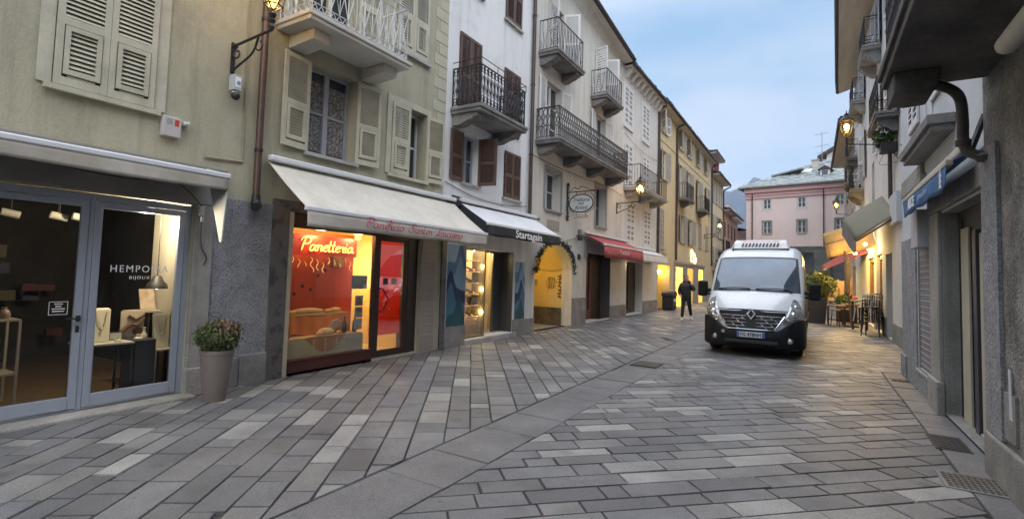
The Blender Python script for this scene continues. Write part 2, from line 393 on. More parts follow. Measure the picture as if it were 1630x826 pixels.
# ---------------------------------------------------------------- street
def clip(poly, px, py, nx, ny):
    out = []
    for i in range(len(poly)):
        a, b = poly[i], poly[(i + 1) % len(poly)]
        da, db = (a[0] - px) * nx + (a[1] - py) * ny, (b[0] - px) * nx + (b[1] - py) * ny
        if da >= 0: out.append(a)
        if da * db < 0:
            t = da / (da - db); out.append((a[0] + (b[0] - a[0]) * t, a[1] + (b[1] - a[1]) * t))
    return out
def area(p): return abs(sum(p[i][0] * p[(i + 1) % len(p)][1] - p[(i + 1) % len(p)][0] * p[i][1] for i in range(len(p)))) / 2
SV, SF, SC = [], [], []
def stone(poly, col, inset=.006, z=0.):
    if len(poly) < 3 or area(poly) < .004: return
    cx = sum(p[0] for p in poly) / len(poly); cy = sum(p[1] for p in poly) / len(poly)
    sgn = sum(poly[i][0] * poly[(i + 1) % len(poly)][1] - poly[(i + 1) % len(poly)][0] * poly[i][1] for i in range(len(poly)))
    if sgn < 0: poly = poly[::-1]
    def off(d):
        q = poly
        for i in range(len(poly)):
            a, b = poly[i], poly[(i + 1) % len(poly)]
            l = math.hypot(b[0] - a[0], b[1] - a[1])
            if l < 1e-4: continue
            nx, ny = -(b[1] - a[1]) / l, (b[0] - a[0]) / l
            q = clip(q, a[0] + nx * d, a[1] + ny * d, nx, ny)
            if len(q) < 3: return None
        return q
    inset *= random.uniform(.35, 1.7)
    poly = [(p[0] + random.gauss(0, .0022), p[1] + random.gauss(0, .0022)) for p in poly]
    top = off(inset + random.uniform(.005, .009)); bot = off(inset)
    if not top or not bot: return
    tx, ty = random.gauss(0, .0035), random.gauss(0, .0035); dz = z + random.gauss(0, .0018)
    k = len(SV); n = len(top)
    SV.extend((p[0], p[1], dz + tx * (p[0] - cx) + ty * (p[1] - cy)) for p in top); SF.append(tuple(range(k, k + n))); SC.append(col)
    if len(bot) == n:
        SV.extend((p[0], p[1], -.018) for p in bot)
        for i in range(n): SF.append((k + n + i, k + n + (i + 1) % n, k + (i + 1) % n, k + i)); SC.append(tuple(c * .8 for c in col))
def stone_col():
    g = random.random()
    if g < .17:
        v = random.uniform(.23, .33); return (v * 1.01, v, v * .965)
    if g < .30:
        v = random.uniform(.17, .22); return (v * 1.01, v, v * .99)
    v = random.gauss(.148, .019); t = random.uniform(-.012, .012)
    return (v * .985 + t * .3, v, v * 1.05 - t * .3)
def courses(d, n, wlo, whi, llo, lhi, bounds, c0, c1, s0, s1, inset):
    c = c0
    while c < c1:
        wd = random.uniform(wlo, whi); s = s0 - random.random() * .6
        while s < s1:
            l = random.uniform(llo, lhi) if random.random() > .2 else random.uniform(llo * .55, llo)
            poly = [(d[0] * a + n[0] * b, d[1] * a + n[1] * b) for a, b in ((s, c), (s + l, c), (s + l, c + wd), (s, c + wd))]
            for bd in bounds:
                poly = clip(poly, *bd)
                if len(poly) < 3: break
            if len(poly) >= 3: stone(poly, stone_col(), inset)
            s += l
        c += wd
dl = (math.cos(R(-54.5)), math.sin(R(-54.5))); nl = (-dl[1], dl[0])
dr = (math.cos(R(43)), math.sin(R(43))); nr = (-dr[1], dr[0])
DX0, DX1, YE = -3.07, -2.43, 49.
def split_y(xlo, xhi, ylo, yhi): return [(xlo, 0, 1, 0), (xhi, 0, -1, 0), (0, ylo, 0, 1), (0, yhi, 0, -1)]
courses(dl, nl, .20, .33, .30, .76, split_y(-6.95, DX0, -2, YE), -8, 27, -46, 6, .004)
courses(dr, nr, .18, .265, .34, .84, split_y(DX1, 1.1, -2, 11.9), -3, 12, -5, 12, .004)
courses(dr, nr, .18, .265, .34, .84, split_y(DX1, 2.1, 11.9, YE), 5, 40, 5, 40, .004)
y = -2.
while y < YE:                                          # flagstones of the drain channel and of the kerb on the right
    l = random.uniform(.6, 1.15); v = random.gauss(.15, .009)
    stone([(DX0, y), (DX1, y), (DX1, y + l), (DX0, y + l)], (v * .99, v, v * 1.04), .003, -.006); y += l
y = -2.
while y < 11.9:
    l = random.uniform(.7, 1.3); v = random.gauss(.16, .02)
    stone([(1.1, y), (1.5, y), (1.5, min(y + l, 11.9)), (1.1, min(y + l, 11.9))], (v * .99, v, v * 1.04), .005); y += l
me = bpy.data.meshes.new('street'); me.from_pydata(SV, [], SF)
ca = me.color_attributes.new('stone', 'FLOAT_COLOR', 'CORNER')
buf = []
for p, c in zip(me.polygons, SC): buf += list(c + (1,)) * p.loop_total
ca.data.foreach_set('color', buf)
M_PAVE = mat('stone_paving', (1, 1, 1), .46, var=.42, scale=1.6, bump=.55, bscale=95, attr='stone', blend=(.30, .64), fine=.5, detail=9, spots=1.)
me.materials.append(M_PAVE)
st = bpy.data.objects.new('street', me); COL.objects.link(st); tag(st, 'grey stone paving laid in slanted courses either side of a drain strip', None, kind='structure')
g = MB(); g.quad((-900, -300, -.02), (900, -300, -.02), (900, 3000, -.02), (-900, 3000, -.02))
M_GROUND = mat('joint_dirt', (.055, .052, .045), .9, var=.4, scale=1.5, bump=.4)
tag(g.build('ground', M_GROUND), 'dark grit in the joints of the stone paving', None, kind='structure')
g = MB(); g.quad((-40, YE, -.008), (40, YE, -.008), (40, 140, -.008), (-40, 140, -.008))
tag(g.build('piazza_pavement', mat('piazza_stone', (.20, .20, .205), .55, var=.3, scale=2, bump=.3)), 'grey paving of the small square beyond the street', None, kind='structure')
# wooded mountain at the end of the valley
random.seed(5)
h = MB()
def hill(u, v):
    x = -1500 + 3000 * u; yy = 2200 + 1500 * v
    z = (640 * math.exp(-((x + 300) / 620) ** 2) + 70 * math.sin(x / 130.) * .5 + 45 * math.sin(x / 47. + 1)) * (1 - (1 - v) ** 2.2) - 5
    return (x, yy, z + 12 * math.sin(x / 17. + v * 9))
h.grid(hill, 90, 24)
tag(h.build('mountain', mat('forest_slope', (.05, .075, .085), .95, var=.4, scale=.02), smooth=True), 'wooded mountain rising beyond the end of the street', None, kind='structure')

# ---------------------------------------------------------------- building kit
SPLIT = {'plinth', 'shop_glass', 'doorway_panel', 'shop_window_glass', 'stone_shop_trim', 'restaurant_front_frame', 'granite_pilaster', 'rendered_plinth', 'cream_door_panel', 'cornice_block', 'cable_box'}
class Building:
    def __init__(s, name, label, a0, a1, ztop, T, wallmat, depth=9., z0=0., cat='building', group=None, xloc=None):
        s.T = T; s.a0, s.a1, s.zt, s.z0 = a0, a1, ztop, z0; s.depth = depth; s.wm = wallmat; s.open = []; s.arch = []
        s.root = thing(name, label, cat, T(( a0 + a1) / 2, 0, 0), group)
    def mb(s): return MB(s.T)
    def hole(s, a0, a1, z0, z1, dep=.2): s.open.append((a0, a1, z0, z1, dep))
    def finish(s, reveal=None):
        A = sorted({s.a0, s.a1} | {v for h in s.open for v in h[:2]}); Z = sorted({s.z0, s.zt} | {v for h in s.open for v in h[2:4]})
        b = s.mb()
        for j in range(len(Z) - 1):
            i = 0
            while i < len(A) - 1:
                def solid(i): return not any(h[0] < (A[i] + A[i + 1]) / 2 < h[1] and h[2] < (Z[j] + Z[j + 1]) / 2 < h[3] for h in s.open)
                if not solid(i): i += 1; continue
                k = i
                while k + 1 < len(A) - 1 and solid(k + 1): k += 1
                b.quad((A[i], 0, Z[j]), (A[k + 1], 0, Z[j]), (A[k + 1], 0, Z[j + 1]), (A[i], 0, Z[j + 1])); i = k + 1
        for a0, a1, z0, z1, d in s.open:
            mi = 1 if reveal else 0
            b.quad((a0, 0, z0), (a0, 0, z1), (a0, -d, z1), (a0, -d, z0), mi=mi); b.quad((a1, 0, z0), (a1, -d, z0), (a1, -d, z1), (a1, 0, z1), mi=mi)
            b.quad((a0, 0, z1), (a1, 0, z1), (a1, -d, z1), (a0, -d, z1), mi=mi)
            b.quad((a0, 0, z0), (a0, -d, z0), (a1, -d, z0), (a1, 0, z0), mi=mi)
        D = s.depth
        b.quad((s.a0, 0, s.z0), (s.a0, 0, s.zt), (s.a0, -D, s.zt), (s.a0, -D, s.z0)); b.quad((s.a1, 0, s.z0), (s.a1, -D, s.z0), (s.a1, -D, s.zt), (s.a1, 0, s.zt))
        b.quad((s.a0, -D, s.z0), (s.a0, -D, s.zt), (s.a1, -D, s.zt), (s.a1, -D, s.z0)); b.quad((s.a0, 0, s.zt), (s.a1, 0, s.zt), (s.a1, -D, s.zt), (s.a0, -D, s.zt))
        return b.build('wall', [s.wm, reveal] if reveal else s.wm, s.root, recalc=False, weld=False)
    def part(s, name, mb, mats, parent=None, **k):
        if name in SPLIT:                              # separate blocks become separate parts
            i = 0
            while i < len(mb.v):
                q = MB(); q.v = mb.v[i:i + 8]; q.f = [tuple(j - i for j in f) for f in mb.f if i <= f[0] < i + 8]; q.m = [0] * len(q.f)
                o = q.build(name, mats, parent or s.root, **k); i += 8
            return o
        return mb.build(name, mats, parent or s.root, **k)
    def roof(s, out, rise, m=M_TILE, soff=M_SOFFIT, ext=0., zt0=None, zt1=None, gut=True, th=.12):
        # eave at overhang `out`, top slab rising toward the ridge; zt0/zt1: eave height at either end
        z0 = s.zt if zt0 is None else zt0; z1 = s.zt if zt1 is None else zt1
        D = s.depth; a0, a1 = s.a0 - ext, s.a1 + ext
        b = s.mb()
        b.add([(a0, out, z0), (a1, out, z1), (a1, -D / 2, s.zt + rise), (a0, -D / 2, s.zt + rise), (a0, out, z0 + th), (a1, out, z1 + th), (a1, -D / 2, s.zt + rise + th), (a0, -D / 2, s.zt + rise + th)],
              [(0, 3, 2, 1), (4, 5, 6, 7), (0, 1, 5, 4), (1, 2, 6, 5), (2, 3, 7, 6), (3, 0, 4, 7)])
        b.add([(a0, -D - out, s.zt), (a1, -D - out, s.zt), (a1, -D / 2, s.zt + rise + .004), (a0, -D / 2, s.zt + rise + .004), (a0, -D - out, s.zt + th), (a1, -D - out, s.zt + th), (a1, -D / 2, s.zt + rise + th), (a0, -D / 2, s.zt + rise + th)],
              [(0, 3, 2, 1), (4, 5, 6, 7), (0, 1, 5, 4), (1, 2, 6, 5), (2, 3, 7, 6), (3, 0, 4, 7)])
        r = s.part('roof', b, m)
        n = max(3, int((a1 - a0) / .28)); tb = s.mb()                      # uneven edge of the tiles
        for i in range(n):
            u = (i + .5) / n; a = a0 + (a1 - a0) * u; z = z0 + (z1 - z0) * u + th
            tb.box(a - .12, a + .12, out - .5, out + random.uniform(.0, .05), z + .002, z + random.uniform(.03, .075))
        s.part('eave_tile_row', tb, m, r)
        sb = s.mb(); sb.add([(a0 + .02, out - .03, z0 - .012), (a1 - .02, out - .03, z1 - .012), (a1 - .02, 0.0, min(z1, s.zt) - .03), (a0 + .02, 0.0, min(z0, s.zt) - .03), (a0 + .02, out - .03, z0 - .05), (a1 - .02, out - .03, z1 - .05), (a1 - .02, 0.0, min(z1, s.zt) - .09), (a0 + .02, 0.0, min(z0, s.zt) - .09)],
              [(0, 3, 2, 1), (4, 5, 6, 7), (0, 1, 5, 4), (1, 2, 6, 5), (2, 3, 7, 6), (3, 0, 4, 7)])
        s.part('soffit', sb, soff, r)
        if gut:
            gb = s.mb(); gb.tube([(a0 + .01, out + .06, z0 + .0), (a1 - .01, out + .06, z1 + .0)], .065, 8)
            s.part('gutter', gb, M_DKPIPE, r)
        return r
    def leaf(s, ax, wdt, z0, z1, ang, side, m, parent, slats=14, th=.035, split=.45, flap=False):
        # one louvred shutter leaf hinged at a=ax; side=+1 leaf extends toward +a when closed; ang 0 closed .. 180 flat on the wall
        ca, sa = math.cos(R(ang)) * side, math.sin(R(ang))
        def T(u, o, z): return s.T(ax + ca * u - sa * side * o, .022 + sa * u + math.cos(R(ang)) * o, z)
        b = MB(T); st = .062; h = z1 - z0
        b.box(0, st, -th / 2, th / 2, z0, z1); b.box(wdt - st, wdt, -th / 2, th / 2, z0, z1)
        rails = [z0, z0 + h * split, z1 - .07]
        b.box(st, wdt - st, -th / 2, th / 2, z0, z0 + .09); b.box(st, wdt - st, -th / 2, th / 2, rails[1], rails[1] + .08); b.box(st, wdt - st, -th / 2, th / 2, z1 - .07, z1)
        for lo, hi in ((z0 + .09, rails[1]), (rails[1] + .08, z1 - .07)):
            n = max(2, int(slats * (hi - lo) / h)); p = (hi - lo) / n
            f0 = st
            if flap and lo < rails[1]:
                b.box(st + .01, st + .055, -th / 2 - .01, th / 2 + .012, lo + .03, hi - .01); b.box(wdt - st - .055, wdt - st - .01, -th / 2 - .01, th / 2 + .012, lo + .03, hi - .01)
                b.box(st + .055, wdt - st - .055, -th / 2 - .01, th / 2 + .012, lo + .03, lo + .085); b.box(st + .055, wdt - st - .055, -th / 2 - .01, th / 2 + .012, hi - .06, hi - .01); f0 = st + .05
            for i in range(n):
                z = lo + (i + .5) * p; q = p * .42
                b.add([(f0, -th * .42, z + q), (wdt - f0, -th * .42, z + q), (wdt - f0, th * .42, z - q), (f0, th * .42, z - q),
                       (f0, -th * .42, z + q + .008), (wdt - f0, -th * .42, z + q + .008), (wdt - f0, th * .42, z - q + .008), (f0, th * .42, z - q + .008)],
                      [(0, 3, 2, 1), (4, 5, 6, 7), (0, 1, 5, 4), (1, 2, 6, 5), (2, 3, 7, 6), (3, 0, 4, 7)])
            b.box(f0, wdt - f0, -th * .47, th * .1, lo, hi, mi=1) if slats < 12 else None
        return b.build('shutter', [m, M_LOUVRE] if slats < 12 else m, parent, weld=False)
    def win(s, a0, a1, z0, z1, shut=None, sm=None, fm=M_WFRAME, pane=M_PANE, dep=.2, sill=True, slats=16, trim=None, angs=(172, 172), bars=1, flap=False, sillm=None, door=False, hole=True, sw=None, lace=False):
        if hole: s.hole(a0, a1, z0, z1, dep)
        b = s.mb(); f = .05; o0, o1 = -dep + .01, -dep + .06; m = (a0 + a1) / 2
        b.box(a0, a0 + f, o0, o1, z0, z1); b.box(a1 - f, a1, o0, o1, z0, z1); b.box(a0 + f, a1 - f, o0, o1, z0, z0 + f); b.box(a0 + f, a1 - f, o0, o1, z1 - f, z1)
        b.box(m - .045, m + .045, o0, o1 + .01, z0 + f, z1 - f)
        for k in range(bars):
            z = z0 + (z1 - z0) * (k + 1) / (bars + 1); b.box(a0 + f, m - .045, o0 + .01, o1 - .01, z - .02, z + .02); b.box(m + .045, a1 - f, o0 + .01, o1 - .01, z - .02, z + .02)
        wo = s.part('window', b, fm)
        p = s.mb(); p.box(a0 + .02, a1 - .02, -dep - .04, -dep + .022, z0 + .02, z1 - .02); p.build('pane', pane, wo)
        if lace:
            c = s.mb()
            for k in range(2):
                q0 = a0 + .06 + k * (m - a0); q1 = q0 + (m - a0) - .1
                c.grid(lambda u, v: (q0 + (q1 - q0) * u, -dep + .0255 + .004 * math.sin(u * 28 + v * 2), z0 + .1 + (z1 - z0 - .3) * v), 24, 3)
            c.build('lace_curtain', mat('lace', (.30, .29, .27), .9, col2=(.08, .08, .09), var=0, scale=30, blend=(.4, .6)), wo)
        if sill:
            q = s.mb(); q.box(a0 - .06, a1 + .06, -.02, .07, z0 - .06, z0 - .003); q.build('sill', sillm or M_SLABS, wo)
        if trim:
            q = s.mb(); t = .12
            q.box(a0 - t, a0, .002, .022, z0 - t * (not sill), z1 + t); q.box(a1, a1 + t, .002, .022, z0 - t * (not sill), z1 + t); q.box(a0, a1, .002, .022, z1, z1 + t)
            if not sill: q.box(a0, a1, .002, .022, z0 - t, z0)
            q.build('surround', trim, wo)
        w2 = sw or (a1 - a0) / 2
        if shut == 'closed':
            s.leaf(a0 + .01, w2 - .012, z0 + .01, z1 - .01, 0, 1, sm, wo, slats, flap=flap); s.leaf(a1 - .01, w2 - .012, z0 + .01, z1 - .01, 0, -1, sm, wo, slats, flap=flap)
        elif shut == 'open':
            s.leaf(a0 - .005, w2 - .01, z0, z1 - .01, angs[0], 1, sm, wo, slats, flap=flap); s.leaf(a1 + .005, w2 - .01, z0, z1 - .01, angs[1], -1, sm, wo, slats, flap=flap)
        elif shut == 'half':
            s.leaf(a0 + .01, w2 - .01, z0 + .01, z1 - .01, 0, 1, sm, wo, slats, flap=flap); s.leaf(a1 + .005, w2 - .01, z0, z1 - .01, angs[1], -1, sm, wo, slats, flap=flap)
        return wo
    def balcony(s, a0, a1, out, zt, th, rh, style, sm, rm, corb=(), ch=.28, cw=.28, cm=None, lip=.03, cl=None):
        b = s.mb(); b.box(a0, a1, 0.003, out, zt - th, zt)
        if lip: b.box(a0 - lip, a1 + lip, .003, out + lip, zt - th * .45, zt + .012)
        ob = s.part('balcony', b, sm, bevel=.012)
        L = cl or out * .86
        for ca in corb:
            c = s.mb()
            prof = [(.003, zt - th - ch), (L * .3, zt - th - ch), (L * .55, zt - th - ch * .72), (L * .78, zt - th - ch * .6), (L * .86, zt - th - ch * .42), (L, zt - th - ch * .36), (L, zt - th - .003), (.003, zt - th - .003)]
            if style == 'diamond': prof = [(.003, zt - th - ch), (L, zt - th - ch * .8), (L, zt - th - .003), (.003, zt - th - .003)]
            c.prism(prof, 'a', ca - cw / 2, ca + cw / 2); c.build('corbel', cm or sm, ob, bevel=.01)
        r = s.mb(); i = .05
        rail(r, [(a0 + i, 0), (a0 + i, out - i), (a1 - i, out - i), (a1 - i, 0)], zt + .012, rh, style)
        r.build('railing', rm, ob, weld=False)
        return ob

def rail(b, path, z, h, style):
    for (a, o), (a2, o2) in zip(path[:-1], path[1:]):
        L = math.hypot(a2 - a, o2 - o); da, do = (a2 - a) / L, (o2 - o) / L
        def P(s, zz): return (a + da * s, o + do * s, z + zz)
        def ln(pts, r=.008, n=4): b.tube([P(*p) for p in pts], r, n)
        ln([(0, h), (L, h)], .018, 6); ln([(0, .06), (L, .06)], .012); ln([(0, 0), (0, h)], .014); ln([(L, 0), (L, h)], .014)
        if style == 'bars':
            n = max(2, round(L / .12))
            for k in range(1, n): ln([(L * k / n, .06), (L * k / n, h)])
        elif style == 'flatbars':
            n = max(2, round(L / .13)); ln([(0, h - .12), (L, h - .12)], .009)
            for k in range(1, n): ln([(L * k / n, .06), (L * k / n, h)], .010)
        elif style == 'diamond':
            n = max(1, round(L / .34)); p = L / n; ln([(0, h - .14), (L, h - .14)], .009); ln([(0, .16), (L, .16)], .008)
            for k in range(n):
                x = p * k
                ln([(x, .06), (x, h)], .009)
                ln([(x + p * .5, .16), (x + p * .5, h - .14)], .007)
                ln([(x, .16), (x + p * .28, .5 * h), (x, h - .14)], .007); ln([(x + p, .16), (x + p * .72, .5 * h), (x + p, h - .14)], .007)
                ln([(x, .16), (x + p * .5, h - .14), (x + p, .16)], .007); ln([(x, h - .14), (x + p * .5, .16), (x + p, h - .14)], .006)
                for q in range(3): ln([(x + p * (q / 3), .06), (x + p * (q + .5) / 3, .15), (x + p * (q + 1) / 3, .06)], .006)
        elif style == 'ornate':
            n = max(2, round(L / .135)); p = L / n
            for k in range(n + 1):
                x = min(max(p * k, .02), L - .02); Q = []; rs = []
                for t in range(17):
                    u = t / 16; Q.append(P(x, .06 + (h - .06) * u)); rs.append(.008 + .014 * abs(math.sin(u * math.pi * 4)) ** 3 + (.012 if t in (1, 15) else 0))
                b.tube(Q, .01, 5, rs=rs)
                if k < n:
                    for zc, rr in ((.16, .05), (h - .12, .05)):
                        b.tube([P(x + p / 2 + rr * math.cos(q), zc + rr * math.sin(q)) for q in [i * math.pi / 4 for i in range(8)]], .008, 4, closed=True)
                    for sg in (-1, 1):
                        ln([(x + p / 2 + sg * .035, .25), (x + p / 2 + sg * .012, .38), (x + p / 2 + sg * .04, .5), (x + p / 2 + sg * .012, .62), (x + p / 2 + sg * .035, h - .22)], .008)
        elif style == 'lattice':
            n = max(2, round(L / .14)); p = L / n; z2 = .36
            ln([(0, z2), (L, z2)], .009)
            for k in range(n + 1):
                for sg in (-1, 1):
                    pts = []
                    for t in range(11):
                        u = t / 10; x = p * k + sg * p * .5 * math.sin(u * math.pi * 2) ; pts.append((min(max(x, 0), L), z2 + (h - z2) * u))
                    ln(pts, .014)
                if k < n:
                    ln([(p * k + p * (.5 - .5 * math.cos(t * math.pi / 6)), .06 + (z2 - .06) * math.sin(t * math.pi / 6)) for t in range(7)], .010)
                    ln([(p * k + p / 2, .06), (p * k + p / 2, z2)], .009)
        elif style == 'wavy':
            n = max(2, round(L / .11)); p = L / n
            for k in range(1, n):
                ln([(p * k + .028 * math.sin(t / 8 * math.pi * 2) * (1 if k % 2 else -1), .06 + (h - .06) * t / 8) for t in range(9)], .0085)
            for k in range(0, n, 3):
                ln([(min(p * k + .06 * math.sin(t / 5 * math.pi), L), .1 + .25 * t / 5) for t in range(6)], .008)
        elif style == 'cross':
            n = max(1, round(L / .42)); p = L / n; ln([(0, .3), (L, .3)], .011); ln([(0, h - .1), (L, h - .1)], .009)
            for k in range(n):
                x = p * k; ln([(x, .06), (x, h)], .011)
                ln([(x, .3), (x + p * .5, h - .1), (x + p, .3)], .008); ln([(x, h - .1), (x + p * .5, .3), (x + p, h - .1)], .008)
                for c in (.28, .72): b.tube([P(x + p * c + .07 * math.cos(q), .18 + .08 * math.sin(q)) for q in [i * math.pi / 4 for i in range(8)]], .008, 4, closed=True)

def downpipe(label, T, a, o, z0, z1, r, m, foot=None, elbow=None, brackets=(), group='downpipes on the street fronts'):
    t = thing('downpipe', label, 'downpipe', T(a, o, z0), group)
    b = MB(T); pts = []
    if elbow: pts += [(elbow[0], elbow[1], elbow[2]), (elbow[0], elbow[1], elbow[2] - .12), (a, o + .1, z1 + .12)]
    pts += [(a, o, z1), (a, o, z0)]
    if foot: pts += [(a + foot[0] * .5, o + foot[1] * .5, z0 - .05), (a + foot[0], o + foot[1], z0 - .06)]
    b.tube(pts, r, 10); b.build('pipe', m, t, smooth=True)
    for z in brackets:
        c = MB(T); c.lathe([(r + .012, -.02), (r + .012, .02)], (a, o, z), 10); c.box(a - .01, a + .01, 0.004, o - r, z - .012, z + .012); c.build('bracket', M_IRON, t)
    return t

# ================================================================ LEFT SIDE OF THE STREET
# ---- olive building: jewellery shop and bakery on the ground floor
B = Building('olive_building', 'olive plastered building with cream shutters above the jewellery shop and bakery', -7, 8.45, 9.6, LF, M_OLIVE)
B.hole(.4, 3.42, .02, 2.42, .12); B.hole(4.78, 7.80, .04, 2.5, .10)
B.win(1.92, 2.88, 3.50, 4.98, 'closed', M_CREAMSH, slats=30, trim=M_CREAMSH, flap=True, sillm=M_CREAMSH, dep=.12)
B.win(5.03, 5.98, 3.48, 4.93, 'open', M_CREAMSH, fm=M_GFRAME, slats=32, dep=.26, flap=True, angs=(174, 170), sw=.5, lace=True)
B.win(6.84, 7.84, 3.48, 4.86, 'half', M_CREAMSH, slats=30, trim=M_CREAMSH, flap=True, dep=.3, sillm=M_CREAMSH)
B.win(6.88, 7.80, 5.93, 7.5, 'closed', M_CREAMSH, slats=32, flap=True, dep=.12)
B.win(4.95, 5.93, 5.31, 7.5, 'open', M_CREAMSH, fm=M_CREAMSH, slats=36, flap=True, sill=False, dep=.2)
B.win(-1.2, -.24, 3.50, 4.98, 'closed', M_CREAMSH, slats=24, trim=M_CREAMSH, dep=.12)
wl = B.finish()
c = B.mb(); c.box(3.42, 3.66, .002, .05, .34, 2.43); c.prism([(.002, -.02), (.10, -.02), (.075, .33), (.002, .36)], 'a', 3.40, 3.74); c.box(.1, .4, .002, .05, -.02, 2.43)
c.box(-7, .1, .002, .03, -.02, 2.43)
B.part('door_pilaster', c, M_PILAS, bevel=.012)
c = B.mb(); c.box(-7, 3.80, .002, .055, 2.432, 2.93); B.part('shop_lintel', c, mat('lintel_render', (.27, .26, .245), .85, var=.25, scale=2, bump=.3), bevel=.008)
c = B.mb(); c.box(3.665, 4.50, .002, .022, .40, 2.56); B.part('rendered_panel', c, M_ROUGH)
c = B.mb(); c.box(3.75, 4.10, .002, .06, -.02, .40); c.box(4.108, 4.52, .002, .05, -.02, .42); B.part('plinth', c, M_STONEG, bevel=.015)
c = B.mb(); c.box(4.50, 4.775, .002, .045, -.02, 2.66); c.box(4.775, 7.80, .002, .045, 2.502, 2.66); B.part('marble_pilaster', c, M_BLACKM, bevel=.006)
c = B.mb(); c.box(4.782, 4.86, -.10, .035, -.02, 2.499); B.part('door_jamb', c, mat('beige_jamb_stone', (.44, .38, .28), .7, var=.15, scale=4), bevel=.005)
c = B.mb()
for k in range(24): c.box(7.83, 8.27, .002, .03, -.02 + k * .108, .083 + k * .108)
B.part('tiled_pilaster', c, mat('beige_tile', (.34, .29, .25), .45, var=.15, scale=3), bevel=.003)
c = B.mb()
for k in range(26):
    z = 3.3 + k * .25; l = .42 if k % 2 else .28
    c.box(8.44 - l, 8.44, .001, .007, z + .012, z + .238)
B.part('corner_quoin', c, M_QUOIN)
ob = B.balcony(4.42, 6.47, .77, 5.29, .11, .96, 'diamond', M_SLABW, M_IRONW, (4.78, 6.2), ch=.2, cw=.3, cm=M_SLABW, cl=.58)

# jewellery shop front
fr = B.mb(); z0, z1 = .03, 2.40; o0, o1 = -.10, -.045
for a, b2 in ((.40, .47), (1.36, 1.43), (2.355, 2.40), (3.35, 3.42)): fr.box(a, b2, o0, o1, z0, z1)
for a, b2 in ((.47, 1.36), (1.43, 2.355), (2.40, 3.35)): fr.box(a, b2, o0, o1, 2.33, z1); fr.box(a, b2, o0, o1, z0, .05)
B.part('shop_front_frame', fr, M_ALU, bevel=.004)
def gdoor(a0, a1, handle):
    d = B.mb(); f = .07; d.box(a0, a0 + f, -.085, -.035, .055, 2.325); d.box(a1 - f, a1, -.085, -.035, .055, 2.325); d.box(a0 + f, a1 - f, -.085, -.035, 2.255, 2.325); d.box(a0 + f, a1 - f, -.085, -.035, .055, .19)
    o = B.part('glazed_door', d, M_ALU, bevel=.004)
    g = B.mb(); g.box(a0 + f - .01, a1 - f + .01, -.066, -.060, .18, 2.265); g.build('glass', M_GLASS, o)
    if handle:
        h = B.mb(); h.tube([(a1 - .035, -.035, 1.03), (a1 - .035, .015, 1.03)], .011, 6); h.tube([(a1 - .035, .012, 1.03), (a1 - .15, .012, 1.035)], .010, 6); h.box(a1 - .05, a1 - .02, -.034, -.028, .88, .95)
        h.lathe([(.022, -.03), (.022, .03)], (a1 - .035, -.028, 1.03), 8); h.build('handle', M_IRON, o)
    return o
gdoor(1.435, 2.35, True); gdoor(2.405, 3.345, False); gdoor(.475, 1.355, False)
t = B.mb(); t.box(-1, 3.46, .0, .26, -.02, .035); B.part('threshold', t, M_PILAS, bevel=.02)
tx = text('HEMPORIA', 'shop_name_lettering', M_WTXT, LF(2.885, -.0575, 1.575), (0, 1, 0), (0, 0, 1), .115, B.root, ext=.001, spacing=1.25, width=.60)
tx = text('BIJOUX', 'shop_subtitle_lettering', M_WTXT, LF(2.885, -.0575, 1.475), (0, 1, 0), (0, 0, 1), .05, B.root, ext=.001, spacing=1.3, width=.21)
s_ = B.mb()
for q in ((2.07, 2.23, 1.21, 1.215), (2.07, 2.23, 1.075, 1.08), (2.07, 2.075, 1.08, 1.21), (2.225, 2.23, 1.08, 1.21)): s_.box(q[0], q[1], -.0585, -.0575, q[2], q[3])
for k, wd in enumerate((.07, .05, .11, .10)): s_.box(2.15 - wd / 2, 2.15 + wd / 2, -.0585, -.0575, 1.185 - k * .026, 1.195 - k * .026)
B.part('door_sticker', s_, M_WTXT)
# shop room
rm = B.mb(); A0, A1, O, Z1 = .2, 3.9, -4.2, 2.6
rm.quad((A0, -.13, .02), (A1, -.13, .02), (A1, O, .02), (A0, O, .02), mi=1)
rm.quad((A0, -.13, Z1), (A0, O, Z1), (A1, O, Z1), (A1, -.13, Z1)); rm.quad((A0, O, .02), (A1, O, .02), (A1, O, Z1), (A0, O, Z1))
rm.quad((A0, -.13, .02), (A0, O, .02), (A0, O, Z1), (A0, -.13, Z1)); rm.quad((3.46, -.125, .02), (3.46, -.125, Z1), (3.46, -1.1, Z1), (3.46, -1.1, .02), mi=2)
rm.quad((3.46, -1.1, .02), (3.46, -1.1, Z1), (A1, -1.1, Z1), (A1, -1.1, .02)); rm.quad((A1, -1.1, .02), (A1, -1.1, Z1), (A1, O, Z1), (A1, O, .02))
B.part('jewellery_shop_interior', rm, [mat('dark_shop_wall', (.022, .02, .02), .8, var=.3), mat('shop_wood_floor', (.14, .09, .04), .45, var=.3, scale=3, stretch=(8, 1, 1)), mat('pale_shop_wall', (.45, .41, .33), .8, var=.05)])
def room_light(nm, a, o, z, p, col, sz=.1): lamp(nm, LF(a, o, z), p, col, sz)
room_light('display_spot', 3.02, -.26, 2.2, 75, (1, .82, .55), .05)
room_light('back_spot', 2.4, -2.2, 2.3, 3, (1, .75, .42), .05)
